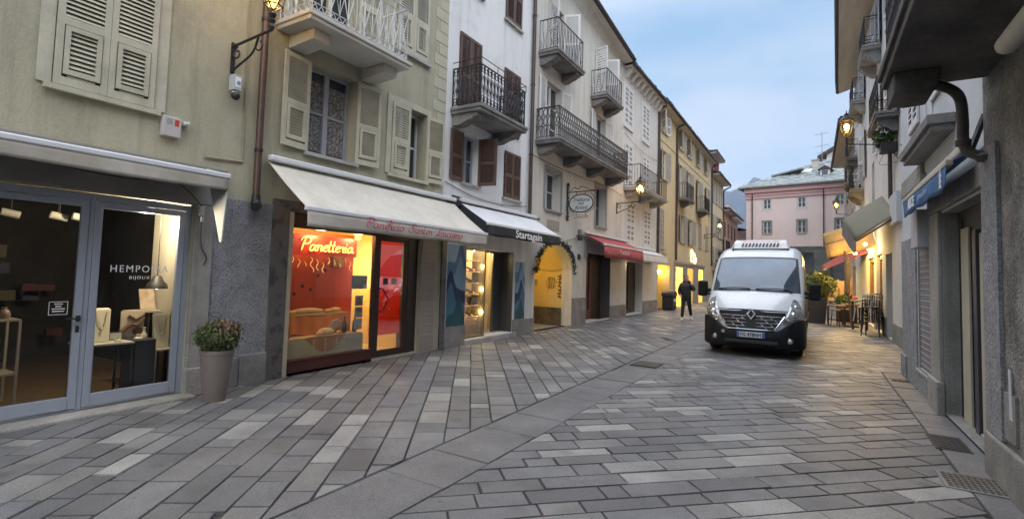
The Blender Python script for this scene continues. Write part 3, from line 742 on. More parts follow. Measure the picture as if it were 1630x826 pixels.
# things in the jewellery window
def T_(a, o, z): return LF(a, o, z)
tb = thing('display_table', 'slim black display table with pale top just behind the jewellery shop glass', 'table', LF(2.72, -.4, .03))
b = MB(LF); b.box(2.44, 2.93, -.62, -.17, .685, .705); b.build('table_top', mat('pale_table_top', (.5, .45, .36), .5), tb)
for a, o in ((2.46, -.19), (2.91, -.19), (2.46, -.6), (2.91, -.6)):
    b = MB(LF); b.box(a - .012, a + .012, o - .012, o + .012, .03, .684); b.build('leg', M_BLACK, tb)
tb = thing('display_stand', 'black open side stand right of the dark cabinet in the jewellery window', 'stand', LF(3.27, -.3, .03))
b = MB(LF); b.box(3.18, 3.44, -.5, -.17, .56, .58); b.build('stand_top', mat('pale_table_top', (.5, .45, .36)), tb)
for a, o in ((3.2, -.19), (3.42, -.19), (3.2, -.48), (3.42, -.48)):
    b = MB(LF); b.box(a - .012, a + .012, o - .012, o + .012, .03, .559); b.build('leg', M_BLACK, tb)
b = MB(LF); b.box(2.95, 3.175, -.55, -.2, .03, .70); b.box(2.945, 3.18, -.555, -.195, .7005, .712)
tag(b.build('display_cabinet', mat('charcoal_laminate', (.03, .03, .036), .5), bevel=.004), 'charcoal display cabinet between the table and the stand in the jewellery window', 'cabinet')
def bust(a, o, z, h, label):
    t = thing('necklace_bust', label, 'display bust', LF(a, o, z), 'necklace busts in the jewellery window')
    q = MB(LF); w1, w2 = .075, .105
    q.add([(a - w1, o + .02, z), (a + w1, o + .02, z), (a + w2, o - .06, z + h), (a - w2, o - .06, z + h), (a - w1, o - .08, z), (a + w1, o - .08, z), (a + w2 * .8, o - .09, z + h + .02), (a - w2 * .8, o - .09, z + h + .02)],
          [(0, 1, 2, 3), (5, 4, 7, 6), (4, 0, 3, 7), (1, 5, 6, 2), (3, 2, 6, 7), (4, 5, 1, 0)])
    q.build('bust', mat('cream_linen', (.70, .62, .46), .8, var=.08), t, bevel=.008)
    q = MB(LF); q.tube([(a - .055, o - .045, z + h * .92), (a - .035, o - .02, z + h * .6), (a, o - .005, z + h * .45), (a + .035, o - .02, z + h * .6), (a + .055, o - .045, z + h * .92)], .004, 4); q.ball((a, o, z + h * .42), .014)
    q.build('necklace', mat('gold', (.75, .5, .18), .3, metal=1, var=0), t)
bust(2.66, -.36, .706, .38, 'left necklace bust standing on the pale display table'); bust(3.285, -.3, .581, .42, 'taller necklace bust on the open black stand')
b = MB(LF); b.box(2.94, 3.2, -.62, -.605, .713, 1.04); t = b.build('hand_photo_print', [mat('print_cream', (.62, .54, .40), .6, var=.1)]); tag(t, 'square photo print of a jewelled hand leaning above the dark cabinet', 'picture')
b = MB(LF); b.tube([(2.95, -.598, .78), (3.04, -.598, .88), (3.12, -.598, .86), (3.19, -.598, .95)], .028, 6); b.tube([(3.02, -.597, .98), (3.1, -.597, .93), (3.19, -.597, .99)], .02, 6); b.ball((3.13, -.6, .78), .05, sq=(1.2, .15, 1)); b.build('hand_image', mat('print_brown', (.2, .12, .08), .6, var=.3, scale=9), t)
t = thing('pendant_lamp', 'black dome pendant lamp hanging at the right edge of the jewellery window', 'lamp', LF(3.22, -.38, 1.3))
b = MB(LF); b.lathe([(.025, .17), (.05, .15), (.07, .1), (.11, .06), (.125, 0), (.12, 0), (.1, .05), (.03, .13)], (3.22, -.38, 1.33), 20); b.build('lamp_shade', M_BLACK, t, smooth=True)
b = MB(LF); b.tube([(3.22, -.38, 1.5), (3.22, -.38, 2.6)], .005); b.build('cord', M_BLACK, t)
b = MB(LF); b.ball((3.22, -.38, 1.36), .04); b.build('bulb', mat('soft_bulb', (1, .85, .6), .5, var=0, emit=6, ecol=(1, .8, .5)), t)
for k, (a, o, z, dx) in enumerate(((3.33, -.42, .585, 0), (2.84, -.45, .706, 1))):
    b = MB(LF); b.box(a - .07, a + .07, o - .012, o, z, z + (.12 if k == 0 else .1)); b.box(a - .06, a + .06, o + .0005, o + .002, z + .012, z + (.108 if k == 0 else .088), mi=1)
    tag(b.build('photo_card', [M_BLACK, mat('card_white', (.6, .6, .58), .6)]), ('small framed card at the back of the open black stand', 'little dark card frame lying back on the pale display table')[k], 'card')
random.seed(14)
for k, (a, o, z, h_, w_, lb) in enumerate(((2.80, -.28, .706, .07, .035, 'little cream ring stand at the right of the pale display table'), (2.52, -.26, .706, .05, .04, 'low cream ring pad at the left of the pale display table'), (3.02, -.3, .713, .06, .05, 'small cream pad on the front of the dark cabinet'), (3.13, -.42, .713, .13, .035, 'slim cream earring stand at the back of the dark cabinet'), (3.40, -.3, .581, .10, .03, 'slim cream stand at the right end of the open black stand'))):
    b = MB(LF); b.lathe([(w_, 0), (w_, h_ * .3), (w_ * .5, h_ * .5), (w_ * .45, h_ * .9), (w_ * .6, h_)], (a, o, z), 14)
    tag(b.build('jewellery_stand', mat('cream_linen', (.62, .52, .34)), smooth=True), lb, 'stand')
t = thing('wall_shelf', 'pale leaning shelf with an angled photo at the right wall of the jewellery shop', 'shelf', LF(3.36, -.7, .03))
b = MB(LF); b.box(3.1, 3.45, -.98, -.72, 1.0, 1.025); b.build('shelf_board', mat('pale_table_top', (.5, .45, .36)), t)
b = MB(LF); b.box(3.16, 3.19, -.95, -.92, .03, .999); b.box(3.41, 3.44, -.95, -.92, .03, .999); b.build('leg', M_BLACK, t)
b = MB(LF); b.add([(3.26, -.86, 1.03), (3.43, -.84, 1.03), (3.43, -.93, 1.3), (3.26, -.95, 1.3), (3.26, -.88, 1.03), (3.43, -.86, 1.03), (3.43, -.95, 1.3), (3.26, -.97, 1.3)], [(0, 1, 2, 3), (7, 6, 5, 4), (0, 4, 5, 1), (2, 6, 7, 3), (1, 5, 6, 2), (0, 3, 7, 4)])
tag(b.build('brown_portrait_print', mat('portrait_brown', (.22, .12, .07), .6, col2=(.5, .4, .3), scale=7, var=0)), 'brown portrait print propped on the pale shelf inside the jewellery shop', 'picture')
t = thing('rack', 'pale metal shelving rack inside the jewellery shop behind the door glass', 'rack', LF(1.55, -1.0, .03))
b = MB(LF)
for a in (1.41, 2.03):
    for o in (-.7, -1.1): b.box(a - .012, a + .012, o - .012, o + .012, .03, .98)
b.build('rack_frame', mat('rack_metal', (.25, .22, .17), .5), t)
for z in (.38, .97):
    b = MB(LF); b.box(1.40, 2.04, -1.11, -.69, z, z + .02); b.build('shelf', mat('rack_metal', (.45, .40, .30)), t)
random.seed(3)
for k, (a, z, r) in enumerate(((1.60, .99, .07), (1.77, .99, .05), (1.93, .99, .06), (1.68, .40, .05), (1.88, .40, .04))):
    b = MB(LF); h = r * random.uniform(1.6, 3); b.lathe([(r * .7, 0), (r, h * .3), (r * .8, h * .7), (r * .4, h * .85), (r * .45, h)], (a, -.85, z), 12)
    tag(b.build('decor_jar', mat('jar%d' % (k % 3), ((.3, .25, .16), (.5, .42, .12), (.18, .12, .1))[k % 3], .5), smooth=True), ('round brown jar at the left end of the rack top shelf', 'small yellow vase in the middle of the rack top shelf', 'dark pot at the right end of the rack top shelf', 'tan candle jar at the left of the lower rack shelf', 'little yellow candle at the right of the lower rack shelf')[k], 'jar')
for k in range(3):
    a = (2.0, 2.38, 2.56)[k]; o = (-1.2, -1.0, -.9)[k]
    t = thing('spotlight', ('left white track spotlight below the jewellery shop ceiling', 'middle white track spotlight below the jewellery shop ceiling', 'right white track spotlight below the jewellery shop ceiling')[k], 'spotlight', LF(a, o, 2.3), 'ceiling spotlights in the jewellery shop')
    b = MB(LF); b.tube([(a - .08, o, 2.2), (a + .08, o + .02, 2.17)], .045, 10); b.build('spotlight_can', mat('spot_white', (.55, .52, .45), .5), t)
    b = MB(LF); b.tube([(a, o, 2.22), (a, o, 2.6)], .012); b.build('stem', M_BLACK, t)
random.seed(11)
for k in range(7):
    a, z = random.uniform(2.5, 3.5), random.uniform(.3, 1.7)
    b = MB(LF); b.box(a - .1, a + .1, -3.9, -3.8, z, z + random.uniform(.08, .2))
    tag(b.build('stock_box', mat('stock%d' % (k % 3), ((.10, .02, .02), (.03, .035, .09), (.10, .085, .045))[k % 3], .6)), 'small coloured stock box in the dim back of the jewellery shop', 'box', 'stock boxes at the back of the jewellery shop')

# bakery front
b = B.mb(); F0, F1 = -.095, -.03
b.box(4.862, 7.798, F0, F1, 2.27, 2.498); b.box(6.60, 6.68, F0, F1, .045, 2.268); b.box(7.50, 7.62, F0, F1, .045, 2.268); b.box(7.62, 7.798, F0 - .3, F1 - .03, .045, 2.268)
B.part('bakery_front_frame', b, M_DKMETAL, bevel=.003)
b = B.mb(); b.box(4.862, 6.598, F0, .0, -.015, .2); b.box(4.862, 6.598, F0, .015, .2005, .23); B.part('window_base', b, mat('dark_red_wood', (.09, .025, .02), .5, var=.4, scale=7, stretch=(1, .3, 3)), bevel=.004)
b = B.mb(); b.box(4.862, 6.6, -.062, -.056, .23, 2.27); B.part('bakery_window_glass', b, M_GLASS)
d = B.mb(); d.box(6.685, 6.76, -.085, -.04, .05, 2.265); d.box(7.42, 7.495, -.085, -.04, .05, 2.265); d.box(6.76, 7.42, -.085, -.04, 2.19, 2.265); d.box(6.76, 7.42, -.085, -.04, .05, .17)
do = B.part('bakery_door', d, M_DKMETAL, bevel=.003)
b = B.mb(); b.box(6.755, 7.425, -.066, -.060, .165, 2.195); b.build('glass', M_GLASS, do)
b = B.mb(); b.tube([(6.72, -.04, 1.32), (6.72, .03, 1.31), (6.78, .035, 1.30), (6.92, .035, 1.11), (6.78, .035, .9), (6.72, .03, .89), (6.72, -.04, .88)], .014, 6); b.build('handle', M_BLACK, do)
for k, (a, wd, m_) in enumerate(((6.87, .12, mat('notice_dark', (.06, .06, .06), .5)), (7.08, .14, mat('notice_pale', (.5, .42, .38), .6)))):
    b = B.mb(); b.box(a, a + wd, -.0595, -.058, 1.38, 1.5); b.build('notice', m_, do)
rm = B.mb()
A0, A1, O, Z1 = 4.6, 7.86, -3.4, 2.6
rm.quad((A0, -.105, .03), (A1, -.105, .03), (A1, O, .03), (A0, O, .03), mi=1); rm.quad((A0, -.105, Z1), (A0, O, Z1), (A1, O, Z1), (A1, -.105, Z1))
rm.quad((A0, O, .03), (A1, O, .03), (A1, O, Z1), (A0, O, Z1)); rm.quad((A0, -.105, .03), (A0, O, .03), (A0, O, Z1), (A0, -.105, Z1)); rm.quad((A1, -.105, .03), (A1, -.105, Z1), (A1, O, Z1), (A1, O, .03))
B.part('bakery_interior', rm, [mat('bakery_yellow_wall', (.62, .46, .16), .8, var=.1), mat('bakery_floor', (.5, .40, .24), .5, var=.1)])
M_REDP = mat('red_panel_paint', (.66, .115, .015), .5, var=.12, scale=2)
b = MB(LF)
for k in range(5): b.box(4.62 + k * .43, 5.045 + k * .43, -.80, -.77, .04, 2.3)
for k in range(16): b.box(4.62, 6.71, -.769, -.767, .2 + k * .13, .206 + k * .13)
B.part('red_back_panel', b, M_REDP)
b = MB(LF)
for k in range(5): b.box(6.70 + k * .16, 6.855 + k * .16, -.215, -.21, .42, 2.3)
for k in range(30): b.box(6.70, 7.495, -.209, -.206, .42 + k * .06, .428 + k * .06)
B.part('red_door_screen', b, cloth('red_door_blind', (.72, .13, .03), .6))
b = MB(LF)
for dx, dz in ((5.33, 1.13), (5.50, 1.2), (5.66, 1.33), (5.82, 1.27), (5.97, 1.52), (6.12, 1.61)):
    for q in range(9):
        an = q * .698; b.box(dx - .006 + .028 * math.cos(an), dx + .006 + .028 * math.cos(an), -.766, -.764, dz - .006 + .028 * math.sin(an), dz + .006 + .028 * math.sin(an))
    b.ball((dx, -.766, dz), .022, sq=(1, .1, 1))
B.part('panel_motif', b, M_BLACK)
room_light('bakery_fill_a', 5.5, -.13, 2.24, 26, (1, .60, .26), .1); room_light('bakery_fill_b', 6.3, -.13, 2.24, 30, (1, .70, .32), .1); room_light('bakery_back', 7.3, -1.5, 1.7, 75, (1, .72, .30), .1)  # fill lights added above the glass to brighten front board and price boards
room_light('bakery_low', 6.72, -1.6, 1.6, 50, (1, .72, .28), .1)
sg = thing('shop_sign', 'red bakery sign with yellow script hanging inside the bakery window', 'sign', LF(5.73, -.25, 2))
b = MB(LF); b.box(5.06, 6.37, -.28, -.25, 1.86, 2.19); b.build('sign_board', mat('sign_red', (.55, .03, .012), .45, var=.05, emit=.10), sg, bevel=.004)
script('Panetteria', 'sign_lettering', mat('neon_yellow', (.9, .62, .12), .5, var=0, emit=1.5, ecol=(1, .60, .12)), LF(5.17, -.236, 1.935), (0, 1, 0), (0, 0, 1), .215, 1.10, sg, r=.052)
# garland of little lights
b = MB(LF); random.seed(4)
for k in range(13):
    a = 5.02 + k * .115; z = 1.83 - .04 * (k % 3)
    b.tube([(a + .03 * math.sin(q * 1.3), -.2 + .01 * q, z - .035 * q) for q in range(random.randint(3, 8))], .004, 4)
tag(b.build('light_garland', mat('garland', (.85, .55, .2), .5, var=0, emit=.5, ecol=(1, .7, .3))), 'string of pale fairy lights dangling below the red bakery sign', 'garland')
sh = thing('display_shelf', 'stepped bakery window display draped in orange cloth', 'display', LF(5.7, -.4, .25))
b = MB(LF); b.box(4.88, 6.45, -.62, -.1, .50, .53); b.box(4.88, 6.42, -.74, -.42, .84, .87); b.build('shelf', mat('pale_shelf_board', (.5, .40, .22), .6), sh)
b = MB(LF); b.box(4.88, 6.46, -.105, -.09, .22, .499); b.box(6.445, 6.46, -.62, -.105, .22, .499); b.build('front_board', mat('dull_green_board', (.62, .50, .24), .6, var=.1), sh)
b = MB(LF); b.grid(lambda u, v: (4.9 + 1.5 * u, -.41 + .05 * v + .012 * math.sin(u * 40), .845 - .30 * v + .02 * math.sin(u * 9)), 60, 8)
b.grid(lambda u, v: (5.25 + .8 * u, -.085 + .006 * math.sin(u * 22), .54 - (.02 + .24 * math.sin(math.pi * u)) * v), 30, 6)
b.build('cloth', mat('orange_cloth', (.58, .20, .035), .85, var=.15, scale=6), sh, smooth=True)
random.seed(8)
M_BREAD = mat('bread_crust', (.50, .27, .09), .7, col2=(.72, .52, .28), scale=9, var=0, bump=.3)
M_FLOUR = mat('floury_bread', (.70, .56, .34), .8, var=.2, scale=8, bump=.3)
def loaf(a, o, z, l, r, label, m_, ang=0.):
    b = MB(LF); n = 9; pts = [(a + (i / (n - 1) - .5) * l * math.cos(ang), o + (i / (n - 1) - .5) * l * math.sin(ang), z + r * .8) for i in range(n)]
    b.tube(pts, r, 9, rs=[r * max(.25, math.sin(math.pi * (i + .4) / (n - .2)) ** .5) for i in range(n)])
    tag(b.build('bread_loaf', m_, smooth=True), label, 'bread', 'bread on the bakery window shelves')
loaf(5.02, -.55, .872, .2, .085, 'round dark loaf at the left end of the upper bakery shelf', M_BREAD)
loaf(5.30, -.52, .872, .14, .04, 'small brown roll left of the long loaf on the upper bakery shelf', M_BREAD)
loaf(5.62, -.55, .872, .62, .055, 'long floury loaf lying along the upper bakery shelf', M_FLOUR)
loaf(6.0, -.5, .872, .13, .04, 'small brown roll right of the long loaf on the upper bakery shelf', M_BREAD)
loaf(6.2, -.55, .872, .24, .05, 'pale loaf at the right end of the upper bakery shelf', M_FLOUR)
loaf(5.62, -.22, .532, .12, .04, 'small dark roll left of the flat loaf on the lower bakery shelf', M_BREAD)
loaf(5.78, -.25, .532, .26, .065, 'flat floury loaf in the middle of the lower bakery shelf', M_FLOUR, .4)
b = MB(LF); b.lathe([(.02, 0), (.11, .01), (.125, .035), (.11, .06), (.03, .075)], (0, 0, 0), 20)
b2 = MB()
for p in b.v: b2.v.append((p[0] - XL, p[1], p[2]))
tt = MB(lambda x, y, z: LF(5.98 + y, -.3 + z * .6 + x * .3, .66 + x))
tt.lathe([(.02, 0), (.11, .01), (.125, .035), (.11, .06), (.03, .075)], (0, 0, 0), 20); tag(tt.build('bread_loaf', M_FLOUR, smooth=True), 'round white loaf propped upright on the lower bakery shelf', 'bread', 'bread on the bakery window shelves')
loaf(6.0, -.2, .532, .1, .035, 'dark roll below the propped round loaf on the lower bakery shelf', M_BREAD)
def bottle(a, o, z, h, m_, label):
    b = MB(LF); r = h * .13; b.lathe([(r * .9, 0), (r, .01), (r, h * .55), (r * .4, h * .75), (r * .35, h * .97), (r * .42, h)], (a, o, z), 12); tag(b.build('bottle', m_, smooth=True), label, 'bottle', 'bottles in the bakery window')
M_BOT = mat('dark_bottle_glass', (.012, .012, .010), .12, var=0); M_BOT2 = mat('amber_bottle', (.30, .15, .04), .15, var=0)
bottle(6.14, -.22, .532, .29, M_BOT, 'dark wine bottle left of the right hand pair in the bakery window'); bottle(6.37, -.22, .532, .31, M_BOT, 'dark wine bottle at the right end of the lower bakery shelf')
bottle(5.03, -.22, .532, .27, M_BOT2, 'amber bottle at the left end of the lower bakery shelf'); bottle(6.25, -.3, .532, .2, M_BOT2, 'small amber bottle between the two dark wine bottles')
for k, (a0, a1, z0, z1, m_) in enumerate(((6.30, 6.70, 1.30, 1.54, mat('dark_menu_board', (.09, .085, .06), .5)), (6.40, 6.62, 1.0, 1.18, mat('grey_price_sheet', (.6, .6, .6), .5)), (6.40, 6.62, .79, .98, mat('grey_price_sheet', (.36, .36, .36))), (6.40, 6.62, .58, .77, mat('grey_price_sheet', (.36, .36, .36))))):
    b = MB(LF); b.box(a0 - .1, a1 - .14, -.16, -.15, z0, z1)
    for q in range(5): b.box(a0 - .07, a1 - .17 - .03 * (q % 3), -.1495, -.149, z1 - .05 - q * .03, z1 - .045 - q * .03, mi=1)
    tag(b.build('price_board', [m_, mat('faint_print', (.2, .2, .19), .6)]), ('dark menu board hanging in the right of the bakery window', 'topmost grey price sheet in the bakery window', 'middle grey price sheet in the bakery window', 'lowest grey price sheet in the bakery window')[k], 'notice', 'price boards in the bakery window')
b = MB(LF); b.box(6.20, 6.48, -.70, -.68, 1.66, 2.1); b.box(6.22, 6.46, -.6795, -.678, 1.68, 2.08, mi=1); tag(b.build('framed_poster', [M_WOOD, mat('poster_ochre', (.6, .4, .12), .6, col2=(.25, .15, .06), scale=12, var=0)]), 'small ochre framed poster behind the price boards of the bakery', 'poster')

# ---- white building with brown shutters
B2 = Building('white_building', 'white plastered building with brown shutters and an ornate black balcony', 8.45, 12.2, 11.2, LF, M_WHITE)
B2.hole(9.40, 11.53, .12, 2.22, .42)
B2.win(8.86, 9.72, 5.27, 7.12, 'closed', M_BROWNSH, slats=40, sill=False, dep=.12); B2.win(10.78, 11.60, 5.27, 7.0, 'closed', M_BROWNSH, slats=36, sill=False, dep=.12)
B2.win(10.75, 11.57, 8.28, 9.9, 'closed', M_BROWNSH, slats=34, dep=.12); B2.win(8.86, 9.68, 8.28, 9.9, 'closed', M_BROWNSH, slats=30, dep=.12)
B2.win(9.10, 9.72, 3.70, 4.83, 'open', M_BROWNSH, fm=M_GFRAME, slats=30, angs=(178, 100), sw=.48, dep=.22); B2.win(10.9, 11.72, 3.62, 4.84, 'closed', M_BROWNSH, slats=32, dep=.12)
B2.finish(); B2.roof(.5, 1.6)
B2.balcony(8.62, 10.64, .80, 5.25, .14, .88, 'ornate', M_SLABD, M_IRON, (8.80, 10.42), ch=.24, cw=.26)
b = B2.mb(); z = 6.28
b.tube([(8.66, 0, z), (8.66, .77, z), (10.6, .77, z), (10.6, 0, z)], .011, 5)
for p in ((8.66, .4), (9.3, .77), (10.0, .77), (8.66, .77), (10.6, .77)): b.tube([(p[0], p[1], 6.12), (p[0], p[1], z)], .009, 4)
B2.part('upper_guard_rail', b, M_IRON)
b = B2.mb(); b.box(8.46, 9.40, .002, .03, -.02, .45); b.box(11.53, 12.2, .002, .03, -.02, .44); b.box(12.2, 12.205, .0, .001, 0, .1); B2.part('plinth', b, M_STONEG, bevel=.006)
b = B2.mb(); b.box(9.36, 11.6, -.02, .10, -.02, .115); B2.part('shop_sill', b, M_SLABS, bevel=.01)
b = B2.mb(); b.box(8.46, 8.62, .002, .05, .0, 2.5); B2.part('dark_pilaster', b, M_BLACKM, bevel=.005)
b = B2.mb(); b.box(8.47, 12.15, .002, .12, 3.12, 3.24); b.box(8.47, 12.15, .002, .05, 2.9, 3.119); B2.part('dark_fascia', b, M_BLACKCL)
def mural(a0, a1, z0, z1, seed):
    random.seed(seed); o = B2.mb(); o.box(a0, a1, .002, .012, z0, z1)
    cols = [(.34, .46, .56), (.10, .21, .34), (.22, .36, .48), (.022, .045, .11), (.06, .17, .26), (.02, .085, .10)]
    for k in range(1, 6):
        base = z1 - (z1 - z0) * (.10 + .165 * k); n = 14; pk = random.uniform(.15, .75)
        pts = []
        for i in range(n + 1):
            u = i / n; hgt = .30 * (z1 - z0) * math.exp(-((u - pk) / .22) ** 2) + .10 * math.exp(-((u - (pk + .5) % 1) / .2) ** 2) + .03 * math.sin(u * 11 + k)
            pts.append((a0 + (a1 - a0) * u, min(z1 - .01, base + hgt)))
        o.prism([(a0, z0)] + pts + [(a1, z0)], 'o', .012 + .0012 * k, .0128 + .0012 * k, mi=k)
    return B2.part('mountain_mural', o, [mat('mural_blue_%d' % i, c, .7, var=.22, scale=2.2, stretch=(1, 1, .6)) for i, c in enumerate(cols)])
mural(8.68, 9.37, .46, 2.26, 2); mural(11.62, 12.15, .44, 1.98, 5)
b = B2.mb(); b.box(8.60, 8.675, .002, .02, .46, 2.4); B2.part('white_strip', b, M_WHITECL)
fr = B2.mb()
for a, b2 in ((9.40, 9.44), (10.20, 10.26)): fr.box(a, b2, -.10, -.03, .12, 2.22)
fr.box(9.44, 10.20, -.10, -.03, 2.17, 2.22); fr.box(9.44, 10.20, -.10, -.03, .12, .17)
fr.box(10.26, 11.53, -.40, -.36, 2.17, 2.22); fr.box(11.08, 11.13, -.4, -.36, .12, 2.17); fr.box(10.26, 10.30, -.40, -.36, .12, 2.17); fr.box(10.20, 10.258, -.4, -.101, .12, 2.22)
B2.part('shop_front_frame', fr, mat('bronze_frame', (.20, .17, .12), .4, metal=.4), bevel=.003)
b = B2.mb(); b.box(11.13, 11.53, -.40, -.37, .12, 2.17); b.box(11.50, 11.529, -.369, -.01, .12, 2.219); B2.part('dark_side_panel', b, mat('dark_grey_panel', (.07, .07, .07), .5))
b = B2.mb(); b.box(9.44, 10.2, -.068, -.062, .17, 2.17); b.box(10.30, 11.08, -.385, -.379, .12, 2.17); B2.part('shop_glass', b, M_GLASS)
b = B2.mb(); b.tube([(10.36, -.33, .75), (10.36, -.33, 1.55)], .013, 6); b.tube([(10.36, -.378, .8), (10.36, -.33, .8)], .01, 5); b.tube([(10.36, -.378, 1.5), (10.36, -.33, 1.5)], .01, 5); B2.part('door_handle', b, M_CHROME)
rm = B2.mb(); A0, A1, O, Z1 = 9.3, 11.6, -2.8, 2.4
rm.quad((A0, -.43, .12), (A1, -.43, .12), (A1, O, .12), (A0, O, .12), mi=1); rm.quad((A0, -.43, Z1), (A0, O, Z1), (A1, O, Z1), (A1, -.43, Z1))
rm.quad((A0, O, .12), (A1, O, .12), (A1, O, Z1), (A0, O, Z1)); rm.quad((A0, -.43, .12), (A0, O, .12), (A0, O, Z1), (A0, -.43, Z1)); rm.quad((A1, -.43, .12), (A1, -.43, Z1), (A1, O, Z1), (A1, O, .12))
B2.part('clothes_shop_interior', rm, [M_WARMW, mat('shoe_shop_floor', (.4, .28, .14), .5, var=.2)])
b = B2.mb(); b.box(10.55, 11.5, -1.05, -1.0, .13, 2.39); B2.part('yellow_partition', b, mat('ochre_partition', (.62, .50, .26), .7, var=.06))
[room_light('shelf_fill', a_, -.10, z_, 9, (1, .72, .34), .012) for a_ in (9.475, 10.17) for z_ in (.7, 1.25, 1.8)]; room_light('clothes_shop_light', 9.85, -.12, 2.13, 22, (1, .72, .32), .02); room_light('clothes_shop_light_b', 10.7, -.62, 2.2, 60, (1, .78, .42), .1)  # unseen point lights added beside the frame to brighten the shoe shelves
t = thing('shoe_shelf', 'wooden shoe display shelving inside the shoe shop window', 'shelf', LF(9.85, -.26, .13))
for k in range(6):
    b = MB(LF); z = .58 + k * .27; b.box(9.46, 10.18, -.54, -.17, z, z + .022); b.build('shelf', mat('light_shelf_wood', (.45, .28, .12), .6, var=.2), t)
b = MB(LF); b.box(9.46, 10.18, -.60, -.55, .13, 2.2); b.build('back_board', mat('ochre_partition', (.50, .36, .14)), t)
b = MB(LF); b.box(9.5, 10.16, -.5, -.18, .13, .56); b.box(9.52, 10.14, -.179, -.17, .16, .34); b.box(9.52, 10.14, -.179, -.17, .36, .54); b.build('drawer_chest', mat('chest_wood', (.30, .19, .09), .6, var=.25, scale=4), t, bevel=.005)
random.seed(12); n = 0
for k in range(5):
    for j in range(3 if k != 1 else 2):
        a = 9.56 + j * .22 + random.uniform(-.03, .03); z = .603 + k * .27; l = .24; F_ = -.20; cc = random.choice([(.55, .53, .48), (.35, .2, .1), (.08, .08, .09), (.6, .5, .35), (.4, .12, .1)])
        b = MB(LF)
        b.add([(a - .045, F_, z), (a + .045, F_, z), (a + .04, F_ - l, z), (a - .04, F_ - l, z), (a - .04, F_ - .01, z + .045), (a + .04, F_ - .01, z + .045), (a + .035, F_ - .08, z + .07), (a - .035, F_ - .08, z + .07), (a + .035, F_ - l, z + .12), (a - .035, F_ - l, z + .12)],
              [(3, 2, 1, 0), (0, 1, 5, 4), (4, 5, 6, 7), (7, 6, 8, 9), (9, 8, 2, 3), (0, 4, 7, 9, 3), (1, 2, 8, 6, 5)])
        tag(b.build('shoe', mat('shoe_%d' % n, cc, .6), bevel=.012), 'single shoe displayed on the shelves of the shoe shop window', 'shoe', 'shoes on the shelves behind the shoe shop window'); n += 1
b = MB(LF); b.box(9.95, 10.15, -.34, -.20, .873, 1.06); tag(b.build('black_shoe_box', M_BLACK, bevel=.004), 'black cardboard box on the second shelf of the shoe shop window', 'box')

# ---- pale grey house with four black balconies and the arched passage
B3 = Building('balcony_house', 'pale grey house with four dark iron balconies over an arched passage', 12.2, 20.25, 10.9, LF, M_GREYW)
B3.hole(12.72, 15.33, -.02, 2.62, .35); B3.hole(16.56, 19.0, .04, 2.5, .45)
B3.win(13.15, 14.2, 5.50, 7.50, 'open', M_WHITESH, slats=24, sill=False, angs=(174, 168), bars=2)
B3.win(17.1, 18.15, 5.50, 7.65, 'open', M_WHITESH, slats=20, sill=False, angs=(172, 165), bars=2)
B3.win(13.2, 14.25, 8.14, 10.0, 'open', M_WHITESH, slats=24, sill=False, angs=(120, 110), bars=2)
B3.win(17.0, 18.05, 8.16, 10.0, 'open', M_WHITESH, slats=20, sill=False, angs=(105, 110), bars=2)
B3.win(13.25, 14.30, 3.62, 4.82, None, trim=M_GREYTRIM, bars=1, dep=.3, sillm=M_GREYTRIM); B3.win(17.3, 18.35, 3.50, 5.02, None, trim=M_GREYTRIM, pane=M_PANE, fm=M_GREYTRIM, dep=.32, sillm=M_GREYTRIM)
b = B3.mb(); ac, sp, rz = (12.72 + 15.33) / 2, 1.72, .9; hw = (15.33 - 12.72) / 2; K = 24   # spandrels of the arch
arc = [(ac - hw * math.cos(math.pi * i / K), sp + rz * math.sin(math.pi * i / K)) for i in range(K + 1)]
for (x0, za), (x1, zb) in zip(arc[:-1], arc[1:]):
    if za < 2.62 or zb < 2.62:
        b.quad((x0, 0, za), (x1, 0, zb), (x1, 0, 2.62), (x0, 0, 2.62)); b.quad((x0, 0, za), (x0, -.35, za), (x1, -.35, zb), (x1, 0, zb))
        b.quad((x0, -.35, za), (x0, -.35, 2.62), (x1, -.35, 2.62), (x1, -.35, zb))
B3.part('arch_spandrel', b, M_GREYW, weld=False, recalc=False)
B3.finish(); B3.roof(.42, 1.6, zt0=11.5, zt1=10.75, soff=M_SOFFITG)
B3.balcony(12.62, 14.55, .63, 8.13, .13, .93, 'wavy', M_SLABD, M_IRONG, (12.85, 14.3), ch=.24, cw=.3)
B3.balcony(16.62, 18.34, .63, 8.13, .13, .92, 'wavy', M_SLABD, M_IRONG, (16.85, 18.1), ch=.24, cw=.3)
B3.balcony(12.55, 18.75, .77, 5.52, .13, .90, 'lattice', M_SLABD, M_IRONG, (12.85, 14.6, 16.5, 18.4), ch=.26, cw=.3)
b = B3.mb(); b.box(12.2, 12.715, .002, .03, -.02, .42); b.box(15.335, 16.55, .002, .015, -.02, .9); b.box(19.01, 20.24, .002, .025, -.02, .5); B3.part('plinth', b, M_STONEG, bevel=.006)
b = B3.mb(); b.box(13.42, 14.25, .002, .02, 3.03, 3.32); B3.part('wall_plaque', b, mat('plaque_stone', (.36, .33, .29), .7, var=.2, scale=6))
